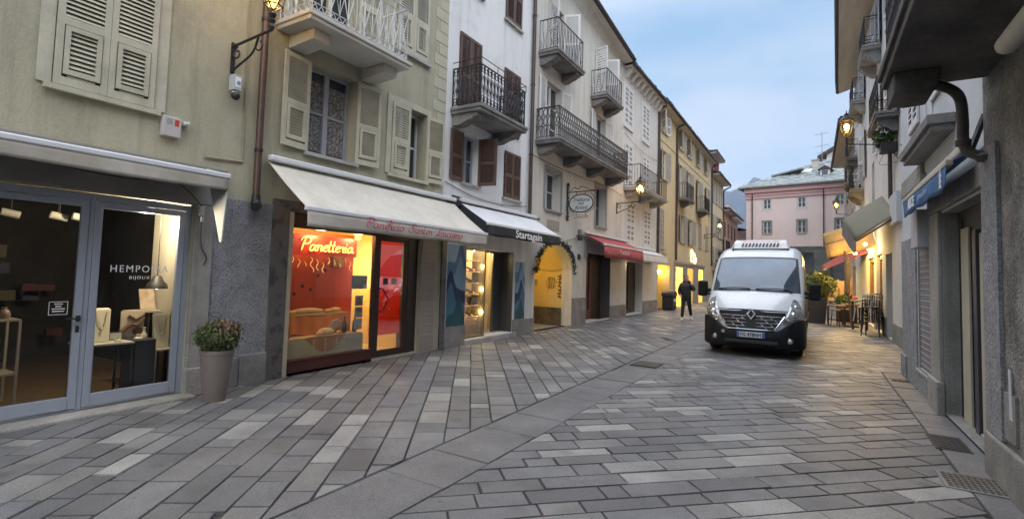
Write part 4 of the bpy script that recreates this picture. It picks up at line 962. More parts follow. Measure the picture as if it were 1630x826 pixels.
# passage: side walls, vault, back wall, stone dado, scrawl on the plaster
M_PASS = mat('ochre_passage_plaster', (.66, .50, .19), .85, var=.14, scale=1.2, bump=.25, bscale=30)
b = B3.mb(); O = -5.
b.quad((12.72, -.351, -.018), (12.72, O, -.018), (15.33, O, -.018), (15.33, -.351, -.018), mi=1)
b.quad((12.72, -.351, -.018), (12.72, -.351, sp), (12.72, O, sp), (12.72, O, -.018)); b.quad((15.33, -.351, -.018), (15.33, O, -.018), (15.33, O, sp), (15.33, -.351, sp))
for (x0, za), (x1, zb) in zip(arc[:-1], arc[1:]): b.quad((x0, -.351, za), (x0, O, za), (x1, O, zb), (x1, -.351, zb))
b.quad((12.72, O, -.018), (15.33, O, -.018), (15.33, O, 2.7), (12.72, O, 2.7))
ps = B3.part('passage', b, [M_PASS, M_STONEG], recalc=False)
b = B3.mb(); b.box(15.25, 15.329, O + .02, -.36, -.015, .57); b.build('stone_dado', mat('rubble_dado', (.15, .125, .075), .9, var=.6, scale=5, bump=1.0, bscale=14, col2=(.05, .045, .03)), ps, bevel=.02)
gm = mat('brown_scrawl', (.10, .07, .04), .8, var=0); gk = mat('black_scrawl', (.02, .018, .015), .8, var=0)
b = B3.mb(); A = 15.325
b.tube([(A, -.75 + .2 * math.cos(t * .5), 1.37 + .17 * math.sin(t * .5)) for t in range(11)], .009, 4)
for x in (-.86, -.79, -.73, -.66): b.tube([(A, x, 1.2 - .1 * (x < -.8)), (A, x + .02, 1.6), (A, x + .06, 1.2)], .008, 4)
b.build('wall_scrawl', gm, ps)
b = B3.mb(); random.seed(6); z = 1.68
while z > .98:
    b.tube([(A, -.44 + random.uniform(-.06, .06), z - q * .035) for q in range(4)], .014, 4); b.tube([(A, -.51, z - .05), (A, -.37, z - .05 + random.uniform(-.06, .06))], .012, 4); z -= .115
b.build('wall_tag', gk, ps)
b = B3.mb(); b.box(15.31, 15.329, -1.55, -1.28, 1.28, 1.48); b.build('small_plaque', M_GREYTRIM, ps); b = B3.mb(); b.tube(smoothline([(15.32, -.36, 1.83), (15.31, -.8, 1.79), (15.31, -1.6, 1.84)]), .007, 4); b.build('cable', M_IRON, ps)
lamp('passage_light', LF(13.9, -1.1, 2.3), 34, (1, .66, .16), .08)
# dark red doorway beside the passage
b = B3.mb(); b.box(16.56, 16.66, -.44, -.38, .05, 2.5); b.box(17.9, 19.0, -.44, -.40, .05, 2.5); b.box(18.0, 18.99, -.399, -.05, .05, .06); db = B3.part('doorway_panel', b, M_DKMETAL)
d = B3.mb(); d.box(16.665, 16.76, -.43, -.36, .06, 2.35); d.box(17.75, 17.89, -.43, -.36, .06, 2.35); d.box(16.76, 17.75, -.43, -.36, .06, .42); d.box(16.76, 17.75, -.43, -.36, 2.25, 2.35); d.box(17.05, 17.15, -.425, -.37, .42, 2.25)
do = B3.part('red_door', d, mat('wine_red_door', (.12, .028, .032), .45, var=.25, scale=4), bevel=.006)
b = B3.mb(); b.box(16.75, 17.76, -.405, -.395, .41, 2.26); b.build('glass', mat('dark_red_glass', (.05, .018, .02), .08, var=.3), do)
b = B3.mb(); b.box(16.80, 17.03, -.394, -.392, 1.85, 2.2); b.box(16.80, 17.4, -.394, -.392, .44, .52); b.lathe([(.05, 0), (.05, .004)], (17.35, -.392, 1.55), 12); b.build('notice', mat('pinkish_paper', (.40, .30, .28), .7), do)
b = B3.mb(); b.box(18.98, 18.999, -.44, -.0, .05, 2.49); B3.part('dark_reveal', b, mat('dark_grey_panel', (.07, .07, .07), .5))
b = B3.mb(); b.box(16.35, 16.52, .002, .06, 2.3, 2.75); b.box(15.9, 16.0, .002, .05, 2.2, 2.32); b.box(15.75, 15.92, .002, .1, 3.02, 3.22); B3.part('cable_box', b, M_GREYTRIM, bevel=.01)

# ---- lilac grey house
B4 = Building('lilac_house', 'lilac grey house with white closed shutters beside the balcony house', 20.25, 25.85, 10.72, LF, M_LILAC)
B4.hole(21.0, 23.4, .03, 2.32, .4)
for a in (20.35, 22.98): B4.win(a, a + 1.1, 8.07, 9.82, 'closed', M_WHITESH, slats=9, trim=M_WHITESH, dep=.1, sillm=M_WHITESH)
for a in (20.5, 23.15): B4.win(a, a + 1.0, 5.45, 7.38, 'closed', M_WHITESH, slats=9, sill=False, dep=.1)
for a in (20.84, 23.40): B4.win(a, a + 1.08, 3.07, 4.85, 'closed', M_WHITESH, slats=9, trim=M_WHITESH, dep=.1, sillm=M_WHITESH)
B4.finish(); B4.roof(.38, 1.6, zt0=10.62, zt1=10.72, soff=M_SOFFITG)
for k in range(9):
    b = B4.mb(); a = 20.55 + k * .63; b.prism([(.002, 10.15), (.12, 10.2), (.3, 10.5), (.3, 10.6), (.002, 10.6)], 'a', a - .07, a + .07); B4.part('eave_bracket', b, M_SOFFITG)
B4.balcony(20.42, 24.85, .75, 5.44, .14, .92, 'bars', M_SLABS, M_IRONG, (20.8, 22.7, 24.5), ch=.26, cw=.28)
b = B4.mb(); b.box(20.26, 20.99, .002, .025, -.02, .5); b.box(23.41, 25.84, .002, .03, -.02, .55); B4.part('plinth', b, M_STONEG, bevel=.006)
d = B4.mb(); d.box(21.0, 21.1, -.38, -.3, .03, 2.32); d.box(22.2, 22.3, -.38, -.3, .03, 2.32); d.box(22.3, 23.4, -.39, -.36, .03, 2.32); d.box(21.1, 22.2, -.38, -.3, 2.2, 2.32); d.box(21.1, 22.2, -.38, -.3, .03, .2)
do = B4.part('shop_door', d, M_DKMETAL, bevel=.004); b = B4.mb(); b.box(21.09, 22.21, -.345, -.34, .19, 2.21); b.build('glass', mat('reflecting_door_glass', (.06, .075, .075), .06, var=.5, scale=3), do)
b = B4.mb(); b.box(21.45, 21.9, -.339, -.337, 1.75, 1.95)
for q in range(3): b.box(21.5, 21.85, -.339, -.337, 1.3 + q * .1, 1.34 + q * .1)
b.build('door_print', mat('faint_print2', (.16, .17, .17), .6), do)
lamp('door_glow', LF(21.05, .1, 2.15), 1.2, (1, .75, .35), .04)
b = B4.mb(); b.box(21.02, 21.08, -.29, -.25, 1.95, 2.2); B4.part('lit_strip', b, mat('lit_strip', (1, .8, .5), .5, var=0, emit=3, ecol=(1, .75, .35)))

# ---- long yellow house
B5 = Building('yellow_house', 'long yellow house with grey shutters and two small balconies', 25.85, 41.7, 10.78, LF, M_YELLOW)
B5.hole(26.05, 28.55, -.02, 2.35, .35)
for a0, a1 in ((29.95, 31.95), (33.1, 35.2), (36.7, 38.6)): B5.hole(a0, a1, .03, 2.42, .06)
for a in (26.5, 30.45, 32.75, 35.7, 38.6): B5.win(a, a + .95, 9.45, 10.45, 'open', M_GREYSH if a > 27 else M_WHITESH, slats=8, angs=(140, 165), dep=.15)
for k, a in enumerate((26.6, 30.5, 32.85, 36.0, 39.3)): B5.win(a, a + 1.0, 6.95 if k == 0 else 6.45, 8.5, 'open', M_GREYSH, slats=10, angs=(165, 168), sill=k == 0, dep=.15)
for a in (26.2, ): B5.win(a, a + .9, 3.2, 5.3, 'closed', M_GREYSH, slats=9, dep=.15)
for a in (31.0, 33.6): B5.win(a, a + 1.05, 3.85, 5.5, 'open', M_GREYSH, slats=10, angs=(168, 170), dep=.15)
for a in (36.7, 39.35): B5.win(a, a + .95, 3.85, 5.6, 'closed', M_GREYSH, slats=9, dep=.15)
B5.finish(); B5.roof(.42, 1.8)
b = B5.mb(); b.box(25.86, 41.69, .002, .03, 8.92, 9.0); B5.part('string_course', b, M_YELLOW2)
B5.balcony(30.2, 32.15, .6, 6.36, .12, .92, 'flatbars', M_SLABD, M_IRON, (31.2,), ch=.3, cw=.5); B5.balcony(35.7, 37.7, .6, 6.36, .12, .92, 'flatbars', M_SLABD, M_IRON, (36.7,), ch=.3, cw=.5)
b = B5.mb(); b.box(25.86, 26.04, .002, .03, -.02, .5); b.box(28.56, 29.94, .002, .03, -.02, .6); b.box(31.96, 33.09, .002, .03, -.02, 2.5); b.box(35.21, 36.69, .002, .03, -.02, 2.5); b.box(38.61, 41.69, .002, .03, -.02, .6); b.box(29.5, 38.9, .002, .06, 2.51, 2.66); b.box(29.5, 29.94, .002, .03, .605, 2.5)
B5.part('stone_shop_trim', b, mat('grey_shop_stone', (.33, .31, .28), .7, var=.2), bevel=.006)
b = B5.mb(); b.quad((26.05, -.351, -.018), (26.05, -.351, 2.35), (26.05, -2.6, 2.35), (26.05, -2.6, -.018)); b.quad((28.55, -.351, -.018), (28.55, -2.6, -.018), (28.55, -2.6, 2.35), (28.55, -.351, 2.35)); b.quad((26.05, -2.6, 0), (28.55, -2.6, 0), (28.55, -2.6, 2.35), (26.05, -2.6, 2.35)); b.quad((26.05, -.351, 2.35), (28.55, -.351, 2.35), (28.55, -2.6, 2.35), (26.05, -2.6, 2.35)); b.quad((26.05, -.351, -.018), (26.05, -2.6, -.018), (28.55, -2.6, -.018), (28.55, -.351, -.018), mi=1)
B5.part('lit_porch', b, [M_PASS, M_STONEG], recalc=False)
t = thing('globe_lamp', 'round lit globe lamp in the ochre porch above the rubbish bin', 'lamp', LF(28.2, -.5, 2.0)); b = MB(LF); b.ball((28.2, -.5, 2.0), .11, n=14); b.build('globe', M_BULB, t, smooth=True); b = MB(LF); b.tube([(28.54, -.5, 2.0), (28.3, -.5, 2.0)], .02); b.build('arm', M_IRON, t); lamp('globe_light', LF(27.9, -.35, 2.0), 14, (1, .70, .22), .1)
b = B5.mb()
for a0, a1 in ((29.95, 31.95), (33.1, 35.2), (36.7, 38.6)): b.box(a0, a0 + .08, -.06, -.01, .03, 2.42); b.box(a1 - .08, a1, -.06, -.01, .03, 2.42); b.box(a0 + .08, a1 - .08, -.06, -.01, 2.32, 2.42)
B5.part('shop_window_frame', b, M_GREYTRIM)
b = B5.mb()
for a0, a1 in ((29.95, 31.95), (33.1, 35.2), (36.7, 38.6)): b.box(a0 + .07, a1 - .07, -.04, -.035, .04, 2.33)
B5.part('shop_window_glass', b, M_GLASS)
b = B5.mb(); A0, A1, O, Z1 = 29.7, 39, -2.5, 2.45; Q = -.07
b.quad((A0, Q, .02), (A1, Q, .02), (A1, O, .02), (A0, O, .02)); b.quad((A0, Q, Z1), (A0, O, Z1), (A1, O, Z1), (A1, Q, Z1)); b.quad((A0, O, .02), (A1, O, .02), (A1, O, Z1), (A0, O, Z1)); b.quad((A0, Q, .02), (A0, O, .02), (A0, O, Z1), (A0, Q, Z1)); b.quad((A1, Q, .02), (A1, Q, Z1), (A1, O, Z1), (A1, O, .02))
for a in (32.5, 36): b.quad((a, Q, .02), (a, O, .02), (a, O, Z1), (a, Q, Z1))
B5.part('lit_shop_interior', b, mat('glowing_yellow_interior', (.75, .62, .28), .7, var=.05, emit=.35, ecol=(1, .72, .22)))  # walls emit by themselves, shop light put into their material
for a, p in ((31, 600), (34.2, 110), (37.6, 420)): lamp('far_shop_light', LF(a, -.8, 2.2), p, (1, .74, .24), .15)
t = thing('lit_logo_sign', 'glowing curly shop logo above the lit shop windows of the yellow house', 'sign', LF(34.5, .1, 3.1))
b = MB(LF)
def lobe(ca, cz, ra, rz, r, a0=0, a1=360, n=14): b.tube([(ca + ra * math.cos(R(a0 + (a1 - a0) * i / n)), .09, cz + rz * math.sin(R(a0 + (a1 - a0) * i / n))) for i in range(n + 1)], r, 5)
lobe(34.1, 3.35, .28, .2, .04); lobe(34.15, 2.98, .42, .22, .04, 20, 340); b.tube([(34.5, .09, 3.3), (34.85, .09, 2.7), (35.3, .09, 2.72)], .055, 5); b.tube([(34.9, .09, 3.35), (35.25, .09, 2.95)], .05, 5); lobe(35.2, 2.95, .28, .14, .05)
b.build('glowing_tube', mat('sign_glow', (1, .85, .45), .5, var=0, emit=1.25, ecol=(1, .86, .45)), t)
b = MB(LF); b.box(33.6, 35.6, .003, .03, 2.98, 3.02); b.box(33.9, 33.95, .03, .09, 2.9, 3.1); b.box(35.2, 35.25, .03, .09, 2.9, 3.1); b.build('bracket', M_IRON, t)
b = B5.mb(); b.box(26.95, 27.6, .002, .04, 2.55, 3.0); B5.part('wall_meter_box', b, M_GREYTRIM)

# ---- further houses on the left, then the red gabled roof house behind them
B6 = Building('pale_yellow_house', 'pale yellow house at the far end of the left row', 41.7, 47.7, 10.0, LF, M_YELLOW2)
for a in (42.3, 43.8, 45.3, 46.6): B6.win(a, a + .8, 7.9, 9.3, 'closed', M_GREYSH, slats=7, dep=.12); B6.win(a, a + .8, 5.2, 6.9, 'open' if a > 44 else 'closed', M_GREYSH, slats=7, dep=.12); B6.win(a, a + .8, 3.0, 4.3, 'closed', M_GREYSH, slats=6, dep=.12)
B6.hole(42.6, 44.4, .02, 2.4, .25); B6.finish(); B6.roof(.6, 1.6)
B6.balcony(44.9, 47.3, .7, 4.05, .12, .9, 'bars', M_SLABD, M_IRON, (45.3, 47.0), ch=.25)
b = B6.mb(); b.box(42.6, 44.4, -.26, -.22, .02, 2.4); B6.part('shop_front', b, M_PANE)
b = B6.mb(); b.box(41.9, 44.2, .3, .36, 3.05, 3.2); b.box(41.9, 44.2, .3, .36, 2.55, 2.85); B6.part('shop_board', b, mat('brown_board', (.10, .07, .05), .6))
B7 = Building('peach_house', 'peach coloured house beyond the pale yellow one on the left', 47.7, 58, 7.9, LF, M_PEACH)
for a in (48.5, 50.6, 52.8, 55): B7.win(a, a + .8, 5.6, 6.9, 'closed', M_BROWNSH, slats=6, dep=.12); B7.win(a, a + .8, 3.2, 4.6, 'closed', M_GREYSH, slats=6, dep=.12)
B7.finish(); B7.roof(.55, 1.5)
b = B7.mb(); b.box(52, 57.5, .1, .6, 7.55, 7.7); b.box(52.2, 57.3, -.8, -.1, 7.95, 8.9); b.box(52.3, 57.2, -.101, -.09, 8.15, 8.75, mi=1); B7.part('attic_loggia', b, [M_WHITESH, M_PANEB])
B8 = Building('mauve_house', 'mauve house with dark eaves closing the left row', 58, 72, 6.9, LF, mat('mauve_plaster', (.45, .33, .34), .85, var=.15))
for a in (59, 62, 65, 68): B8.win(a, a + .9, 4.4, 5.8, 'closed', M_GREYSH, slats=5, dep=.12); B8.win(a, a + .9, 2.0, 3.4, 'closed', M_GREYSH, slats=5, dep=.12)
B8.finish(); B8.roof(.9, 1.4)
RT = lambda a, o, z: (XL - .9 + o, a, z)
B9 = Building('red_gable_house', 'dark red attic wall with a slate roof rising behind the yellow houses', 46.6, 51.4, 12.9, RT, mat('dark_red_render', (.22, .035, .04), .8, var=.2), depth=5, z0=8)
B9.win(48.2, 49.4, 11.2, 12.3, None, sill=False); B9.finish(); B9.roof(.55, .5, gut=False)

# ================================================================ RIGHT SIDE OF THE STREET
XR = 1.45; F1 = RF(XR); F0 = RF(XR - .08); F3 = RF(2.0)
# ---- dark stone house nearest on the right
D1 = Building('dark_stone_house', 'dark weathered stone house on the right carrying a big balcony', -7, 6.2, 9, F0, M_DARKST, depth=8)
D1.win(1.0, 2.0, 4.2, 6.2, 'closed', M_GREYSH, slats=16, sill=False); D1.finish(); D1.roof(.7, 1.4)
b = D1.mb(); b.box(-7, 6.19, .002, .05, -.02, .37); D1.part('plinth', b, M_STONEG, bevel=.02)
b = D1.mb(); b.box(5.75, 6.19, .002, .03, .38, 2.9); D1.part('rendered_strip', b, M_ROUGH)
b = D1.mb(); b.box(5.45, 5.72, .002, .02, .42, .8); b.prism([(5.5, .6), (5.58, .6), (5.58, 1.0), (5.54, 1.0), (5.52, .8)], 'o', .0205, .024, mi=1); D1.part('patched_render', b, [M_STONEG, mat('torn_paper', (.5, .53, .58), .8)])
D1.balcony(-4, 6.05, .78, 3.72, .16, .95, 'ornate', M_CONC, M_IRON, (), cm=M_CONC)
b = D1.mb(); b.prism([(.40, 3.558), (.74, 3.558), (.74, 3.36), (.62, 3.33), (.46, 3.34), (.42, 3.44)], 'a', 5.55, 5.95); D1.part('corbel', b, M_CONC, bevel=.015)
# ---- pale blue-white house with the blue awning
D2 = Building('white_corner_house', 'white rendered house with a recessed grey doorway and a blue awning', 6.2, 11.84, 9.5, F1, mat('bluish_white_render', (.55, .58, .62), .85, var=.16, scale=1.5, bump=.3, bscale=35, fine=.06))
D2.hole(6.5, 8.48, .02, 2.60, .16); D2.hole(9.10, 10.3, .35, 2.36, .16)
D2.win(7.9, 8.9, 4.2, 6.0, 'closed', M_WHITESH, slats=18, sill=False); D2.win(9.9, 10.8, 4.2, 6.0, 'closed', M_WHITESH, slats=18, sill=False)
D2.finish(M_PILAS); D2.roof(.6, 1.4)
b = D2.mb(); b.box(8.49, 9.06, .002, .05, .42, 2.62); b.box(8.46, 9.08, .002, .09, -.02, .418); b.box(6.21, 6.49, .002, .05, -.02, 2.62); b.box(6.21, 9.09, .002, .06, 2.625, 2.86)
D2.part('granite_pilaster', b, M_PILAS, bevel=.012)
b = D2.mb(); b.box(9.09, 10.35, .002, .03, -.02, .345); b.box(10.36, 11.83, .002, .025, -.02, 2.45); b.box(11.3, 11.84, .002, .055, -.02, .4); D2.part('rendered_plinth', b, M_ROUGH, bevel=.006)
b = D2.mb(); b.box(9.06, 10.32, .002, .05, .3, .345); D2.part('window_ledge', b, M_SLABS, bevel=.006)
b = D2.mb()
n = 13
for k in range(n + 1): a = 9.14 + 1.12 * k / n; b.tube([(a, -.03, .36), (a, -.03, 2.35)], .008, 4)
for k in range(22): z = .42 + k * .09; b.tube([(9.11, -.022, z), (10.29, -.022, z)], .007, 4)
D2.part('window_grille', b, mat('grey_grille', (.34, .34, .37), .5, metal=.3)); b = D2.mb(); b.box(9.1, 10.3, -.155, -.12, .35, 2.36); D2.part('grille_backing', b, mat('grille_grey', (.24, .24, .26), .6, var=.3))
b = D2.mb(); b.box(9.2, 9.75, .003, .16, 2.2, 2.75); D2.part('shutter_box', b, mat('box_grey', (.42, .43, .46), .5), bevel=.01)
b = D2.mb(); b.box(6.5, 7.42, -.15, -.13, .06, 2.25); b.box(7.86, 8.2, -.15, -.125, .03, 2.36); b.box(6.5, 7.46, -.155, -.12, .03, .058); D2.part('cream_door_panel', b, mat('cream_curtain_panel', (.42, .40, .31), .7, var=.15, scale=2), bevel=.004)
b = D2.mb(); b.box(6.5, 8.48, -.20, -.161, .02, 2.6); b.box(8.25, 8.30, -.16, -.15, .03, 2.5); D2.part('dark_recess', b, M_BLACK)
b = D2.mb(); b.box(7.47, 7.62, -.155, -.11, .03, 2.3); D2.part('dark_door', b, mat('charcoal_door', (.05, .048, .06), .4, var=.2), bevel=.004)
b = D2.mb(); b.box(6.5, 8.48, -.15, .0, -.015, .03); D2.part('door_step', b, M_STONEG, bevel=.008)
b = D2.mb(); b.lathe([(.17, 0), (.2, .02), (.19, .05), (.1, .06)], (0, 0, 0), 18); w_ = MB(lambda x, y, z: F1(6.62 + x, -.128 + z, .95 + y)); w_.lathe([(.11, 0), (.16, .03), (.2, .02), (.19, .05), (.1, .05)], (0, 0, 0), 18); tag(w_.build('door_wreath', mat('red_berry', (.14, .02, .02), .6, col2=(.03, .05, .02), scale=22, var=0, bump=.8, bscale=50), smooth=True), 'dark red wreath hanging on the cream door panel', 'wreath')
b = D2.mb(); b.box(7.62, 9.85, .003, .27, 3.58, 3.70); b.box(7.66, 9.8, .003, .23, 3.5, 3.579); D2.part('stone_hood', b, M_SLABD, bevel=.01)
b = D2.mb(); b.box(9.5, 11.4, .003, .07, 3.20, 3.34); b.box(9.6, 11.5, .003, .05, 3.341, 3.5); D2.part('cornice', b, M_PILAS, bevel=.01)
for a in (8.9, 9.35): b = D2.mb(); b.box(a, a + .05, .002, .02, 4.0, 6.2); D2.part('pale_strip', b, M_WHITECL)

# ---- restaurant house with stacked balconies
D3 = Building('restaurant_house', 'pale house with iron balconies above the restaurant awnings on the right', 11.84, 33, 12.3, F3, mat('right_white_render', (.60, .59, .57), .85, var=.15, scale=.8, bump=.25, fine=.05))
for a in (16.9, 20.6, 26.6, 29.6): D3.win(a, a + 1.2, 9.75, 11.7, 'open', M_WHITESH, slats=8, sill=False, dep=.15); D3.win(a, a + 1.2, 6.3, 8.4, 'open', M_WHITESH, slats=8, sill=False, dep=.15)
D3.win(23.0, 23.9, 4.7, 6.3, None, dep=.2)
D3.hole(18.4, 19.9, .02, 2.6, .3); D3.hole(20.9, 22.7, .02, 2.7, .3); D3.hole(23.5, 26.5, .02, 2.7, .3)
D3.finish()
r = D3.mb(); r.add([(11.8, 1.28, 12.3), (21.9, 1.12, 12.3), (31.2, .8, 12.3), (33.2, .7, 12.3), (33.2, -5, 14), (11.8, -5, 14), (11.8, 1.28, 12.46), (21.9, 1.12, 12.46), (31.2, .8, 12.46), (33.2, .7, 12.46), (33.2, -5, 14.16), (11.8, -5, 14.16)],
      [(0, 1, 2, 3, 4, 5), (11, 10, 9, 8, 7, 6), (0, 6, 7, 1), (1, 7, 8, 2), (2, 8, 9, 3), (3, 9, 10, 4), (4, 10, 11, 5), (5, 11, 6, 0)])
ro = D3.part('roof', r, M_SOFFIT); b = D3.mb(); b.tube([(11.8, 1.34, 12.38), (21.9, 1.18, 12.38), (31.2, .86, 12.38), (33.2, .76, 12.38)], .10, 8); b.build('gutter', M_DKPIPE, ro)
D3.balcony(20.3, 22.4, .52, 9.72, .15, .98, 'cross', M_SLABS, M_IRON, (20.6, 22.1), ch=.4, cw=.3); D3.balcony(16.55, 18.9, .52, 6.32, .15, 1.0, 'cross', M_SLABD, M_IRON, (16.9, 18.5), ch=.35, cw=.3)
D3.balcony(26.3, 28.6, .5, 9.72, .15, .98, 'cross', M_SLABS, M_IRON, (26.6, 28.2), ch=.4, cw=.3); D3.balcony(27.3, 29.8, .5, 5.95, .15, 1.0, 'cross', M_SLABD, M_IRON, (27.6, 29.4), ch=.35, cw=.3); D3.balcony(30.6, 32.6, .5, 8.1, .15, .9, 'cross', M_SLABD, M_IRON, (30.9, 32.2), ch=.35, cw=.3)
b = D3.mb(); b.box(11.85, 18.39, .002, .03, -.02, .55); b.box(19.91, 20.89, .002, .03, -.02, .6); b.box(22.71, 23.49, .002, .03, -.02, .6); b.box(26.51, 33, .002, .03, -.02, .6); D3.part('plinth', b, M_STONEG, bevel=.008)
b = D3.mb(); b.box(18.4, 19.9, -.28, -.22, .02, 2.6); b.box(18.4, 18.5, -.22, -.1, .02, 2.6); D3.part('cream_shop_panel', b, mat('cream_shop_panel', (.55, .47, .30), .6, var=.1))
b = D3.mb()
for a0, a1 in ((20.9, 22.7), (23.5, 26.5)): b.box(a0, a0 + .1, -.2, -.1, .02, 2.7); b.box(a1 - .1, a1, -.2, -.1, .02, 2.7); b.box(a0 + .1, a1 - .1, -.2, -.1, 2.55, 2.7); b.box(a0 + .1, a1 - .1, -.2, -.1, .02, .5)
D3.part('restaurant_front_frame', b, M_WOOD, bevel=.006)
b = D3.mb(); b.box(20.9, 26.5, -.3, -.26, .02, 2.72); D3.part('restaurant_glass', b, mat('glowing_restaurant_glass', (.30, .18, .06), .15, var=.5, scale=2.5, emit=.22, ecol=(1, .55, .12)))  # pane glows by itself in place of a lit room behind
b = D3.mb(); b.box(16.3, 17.6, .003, .13, 3.3, 4.12); D3.part('shutter_housing', b, mat('housing_grey', (.50, .53, .57), .5), bevel=.01)
# ---- house further along on the right
D4 = Building('dim_end_house', 'brownish house at the far end of the right row', 33, 47, 10.8, RF(2.15), mat('brownish_render', (.36, .30, .24), .85, var=.2, scale=1))
for a in (34, 37, 40, 43): D4.win(a, a + 1, 7.4, 9.2, 'open', M_GREYSH, slats=6, sill=False, dep=.15); D4.win(a, a + 1, 4.4, 6.2, 'open', M_GREYSH, slats=6, sill=False, dep=.15)
D4.hole(34.5, 38, .02, 2.7, .3); D4.finish(); D4.roof(.8, 1.4)
D4.balcony(33.6, 35.5, .55, 7.3, .15, .95, 'cross', M_SLABD, M_IRON, (33.9, 35.2)); D4.balcony(36.6, 38.5, .55, 4.3, .15, .95, 'cross', M_SLABD, M_IRON, (36.9, 38.2))
b = D4.mb(); b.box(34.5, 38, -.3, -.25, .02, 2.7); D4.part('shop_front', b, mat('glowing_restaurant_glass', (.30, .18, .06)))  # reuses the self-glowing pane, no lit room behind

# ---- pink palace closing the view
PA = R(-9.4); pu = (math.cos(PA), math.sin(PA)); po = (pu[1], -pu[0])
def PF(a, o, z): return (-5.25 + pu[0] * a + po[0] * o, 50.6 + pu[1] * a + po[1] * o, z)
P = Building('pink_palace', 'pink palace with a slate roof closing the street behind the van', 0, 22, 9.3, PF, M_PINK, depth=12)
for a in (1.75, 4.5, 7.3, 10.1, 13, 16, 19): P.win(a - .29, a + .29, 8.12, 8.98, None, fm=M_WFRAME, pane=M_PANEB, bars=1, trim=M_WFRAME, sill=False, dep=.12); P.win(a - .32, a + .32, 5.9, 6.98, None, fm=M_WFRAME, pane=M_PANEB, bars=1, trim=M_GREYTRIM, sill=True, dep=.12)
for a0, a1 in ((1.2, 3.0), (3.9, 5.4), (6.6, 8.2), (12, 14)): P.hole(a0, a1, .02, 4.2, .35)
P.finish()
b = P.mb(); b.box(-.05, 22, .002, .10, 9.06, 9.32); b.box(-.08, 22, .002, .16, 9.325, 9.6); b.box(-.12, 22, .002, .34, 9.604, 10.02); cn = P.part('cornice', b, M_ROSE, bevel=.03)
b = P.mb()
GS = mat('palace_grey_stone', (.17, .19, .19), .5, col2=(.10, .115, .11), scale=1.5, var=0, blend=(.35, .65), fine=.1)
cuts = [0, 1.2, 3.0, 3.9, 5.4, 6.6, 8.2, 12, 14, 22]
for i in range(0, 9, 2): b.box(cuts[i], cuts[i + 1], .002, .06, -.02, 4.55)
for i in range(1, 8, 2): b.box(cuts[i], cuts[i + 1], .002, .06, 4.2, 4.55)
b.box(-.02, 22, .002, .1, 4.555, 4.72); P.part('stone_ground_floor', b, GS, bevel=.01)
b = P.mb()
for i in range(1, 8, 2): b.box(cuts[i], cuts[i + 1], -.3, -.25, .02, 4.2)
P.part('shop_glass', b, M_PANEB)
b = P.mb(); e = .62
rzp = 10.02; ridge = 13.4
b.add([(-e, e, rzp), (22, e, rzp), (22, -12 - e, rzp), (-e, -12 - e, rzp), (6.2, -6, ridge), (22, -6, ridge), (-e, e, rzp + .12), (22, e, rzp + .12), (22, -12 - e, rzp + .12), (-e, -12 - e, rzp + .12)],
      [(0, 1, 2, 3), (6, 7, 5, 4), (9, 6, 4), (8, 9, 4, 5), (0, 6, 7, 1), (0, 3, 9, 6), (3, 2, 8, 9), (1, 7, 5, 8, 2)])
pr = P.part('roof', b, M_SLATE)
b = P.mb(); random.seed(9)
for k in range(24):
    for j in range(60):
        v = (k + .5) / 24; zz = rzp + .125 + (ridge - rzp) * v; o = e - (6 + e) * v; amin = -e + 6.8 * v; a = amin + (22 - amin) * (j + random.random()) / 60
        if random.random() < .6: h_ = random.uniform(.005, .03); b.add([(a + da, o + do, zz - .51 * do + dz) for dz in (-.05, h_) for da, do in ((-.2, -.2), (.2, -.2), (.2, .12), (-.2, .12))], [(0, 3, 2, 1), (4, 5, 6, 7), (0, 1, 5, 4), (1, 2, 6, 5), (2, 3, 7, 6), (3, 0, 4, 7)])
b.build('slate_course', M_SLATE, pr, weld=False)
b = P.mb(); b.box(5.75, 6.45, -2.2, -.9, 10.5, 11.45); b.prism([(5.55, 11.4), (6.65, 11.4), (6.1, 11.75)], 'o', -2.6, -.75, mi=1); b.box(5.88, 6.32, -.9, -.88, 10.85, 11.3, mi=2); b.build('dormer', [M_PINK, M_TILE, M_PANEB], pr)
b = P.mb(); b.box(4.75, 5.25, -3.6, -3.1, 11.6, 12.75); b.box(4.68, 5.32, -3.68, -3.02, 12.752, 12.83); b.build('chimney', mat('chimney_plaster', (.5, .46, .42), .8), pr, bevel=.01)
b = P.mb(); b.add([(4.1, -1.9, 11.46), (4.9, -1.9, 11.46), (4.9, -2.5, 11.76), (4.1, -2.5, 11.76), (4.1, -1.9, 11.56), (4.9, -1.9, 11.56), (4.9, -2.5, 11.88), (4.1, -2.5, 11.88)], [(0, 3, 2, 1), (4, 5, 6, 7), (0, 1, 5, 4), (1, 2, 6, 5), (2, 3, 7, 6), (3, 0, 4, 7)]); b.build('skylight', M_WHITECL, pr)
b = P.mb(); b.prism([(1.75, 11.3), (4.3, 11.8), (4.3, 11.92), (1.7, 11.45)], 'o', -3.4, -1.6); b.prism([(2.0, 10.8), (4.0, 10.8), (4.0, 11.72), (2.0, 11.34)], 'o', -3.3, -1.8, mi=1); b.build('dormer', [M_SLATE, M_BLACK], pr)
for a, o in ((.55, .14), (6.15, .14)): b = P.mb(); b.tube([(a, o, 10.0), (a, o, 4.75)], .05, 6); P.part('drain_pipe', b, M_DKPIPE)
t = thing('roof_aerial', 'thin television aerial standing by the chimney of the pink palace', 'aerial', PF(6.45, -2.9, 12.0)); b = MB(PF); b.tube([(5.6, -2.9, 11.9), (5.6, -2.9, 15.2)], .028, 5); b.build('mast', M_GREYTRIM, t)
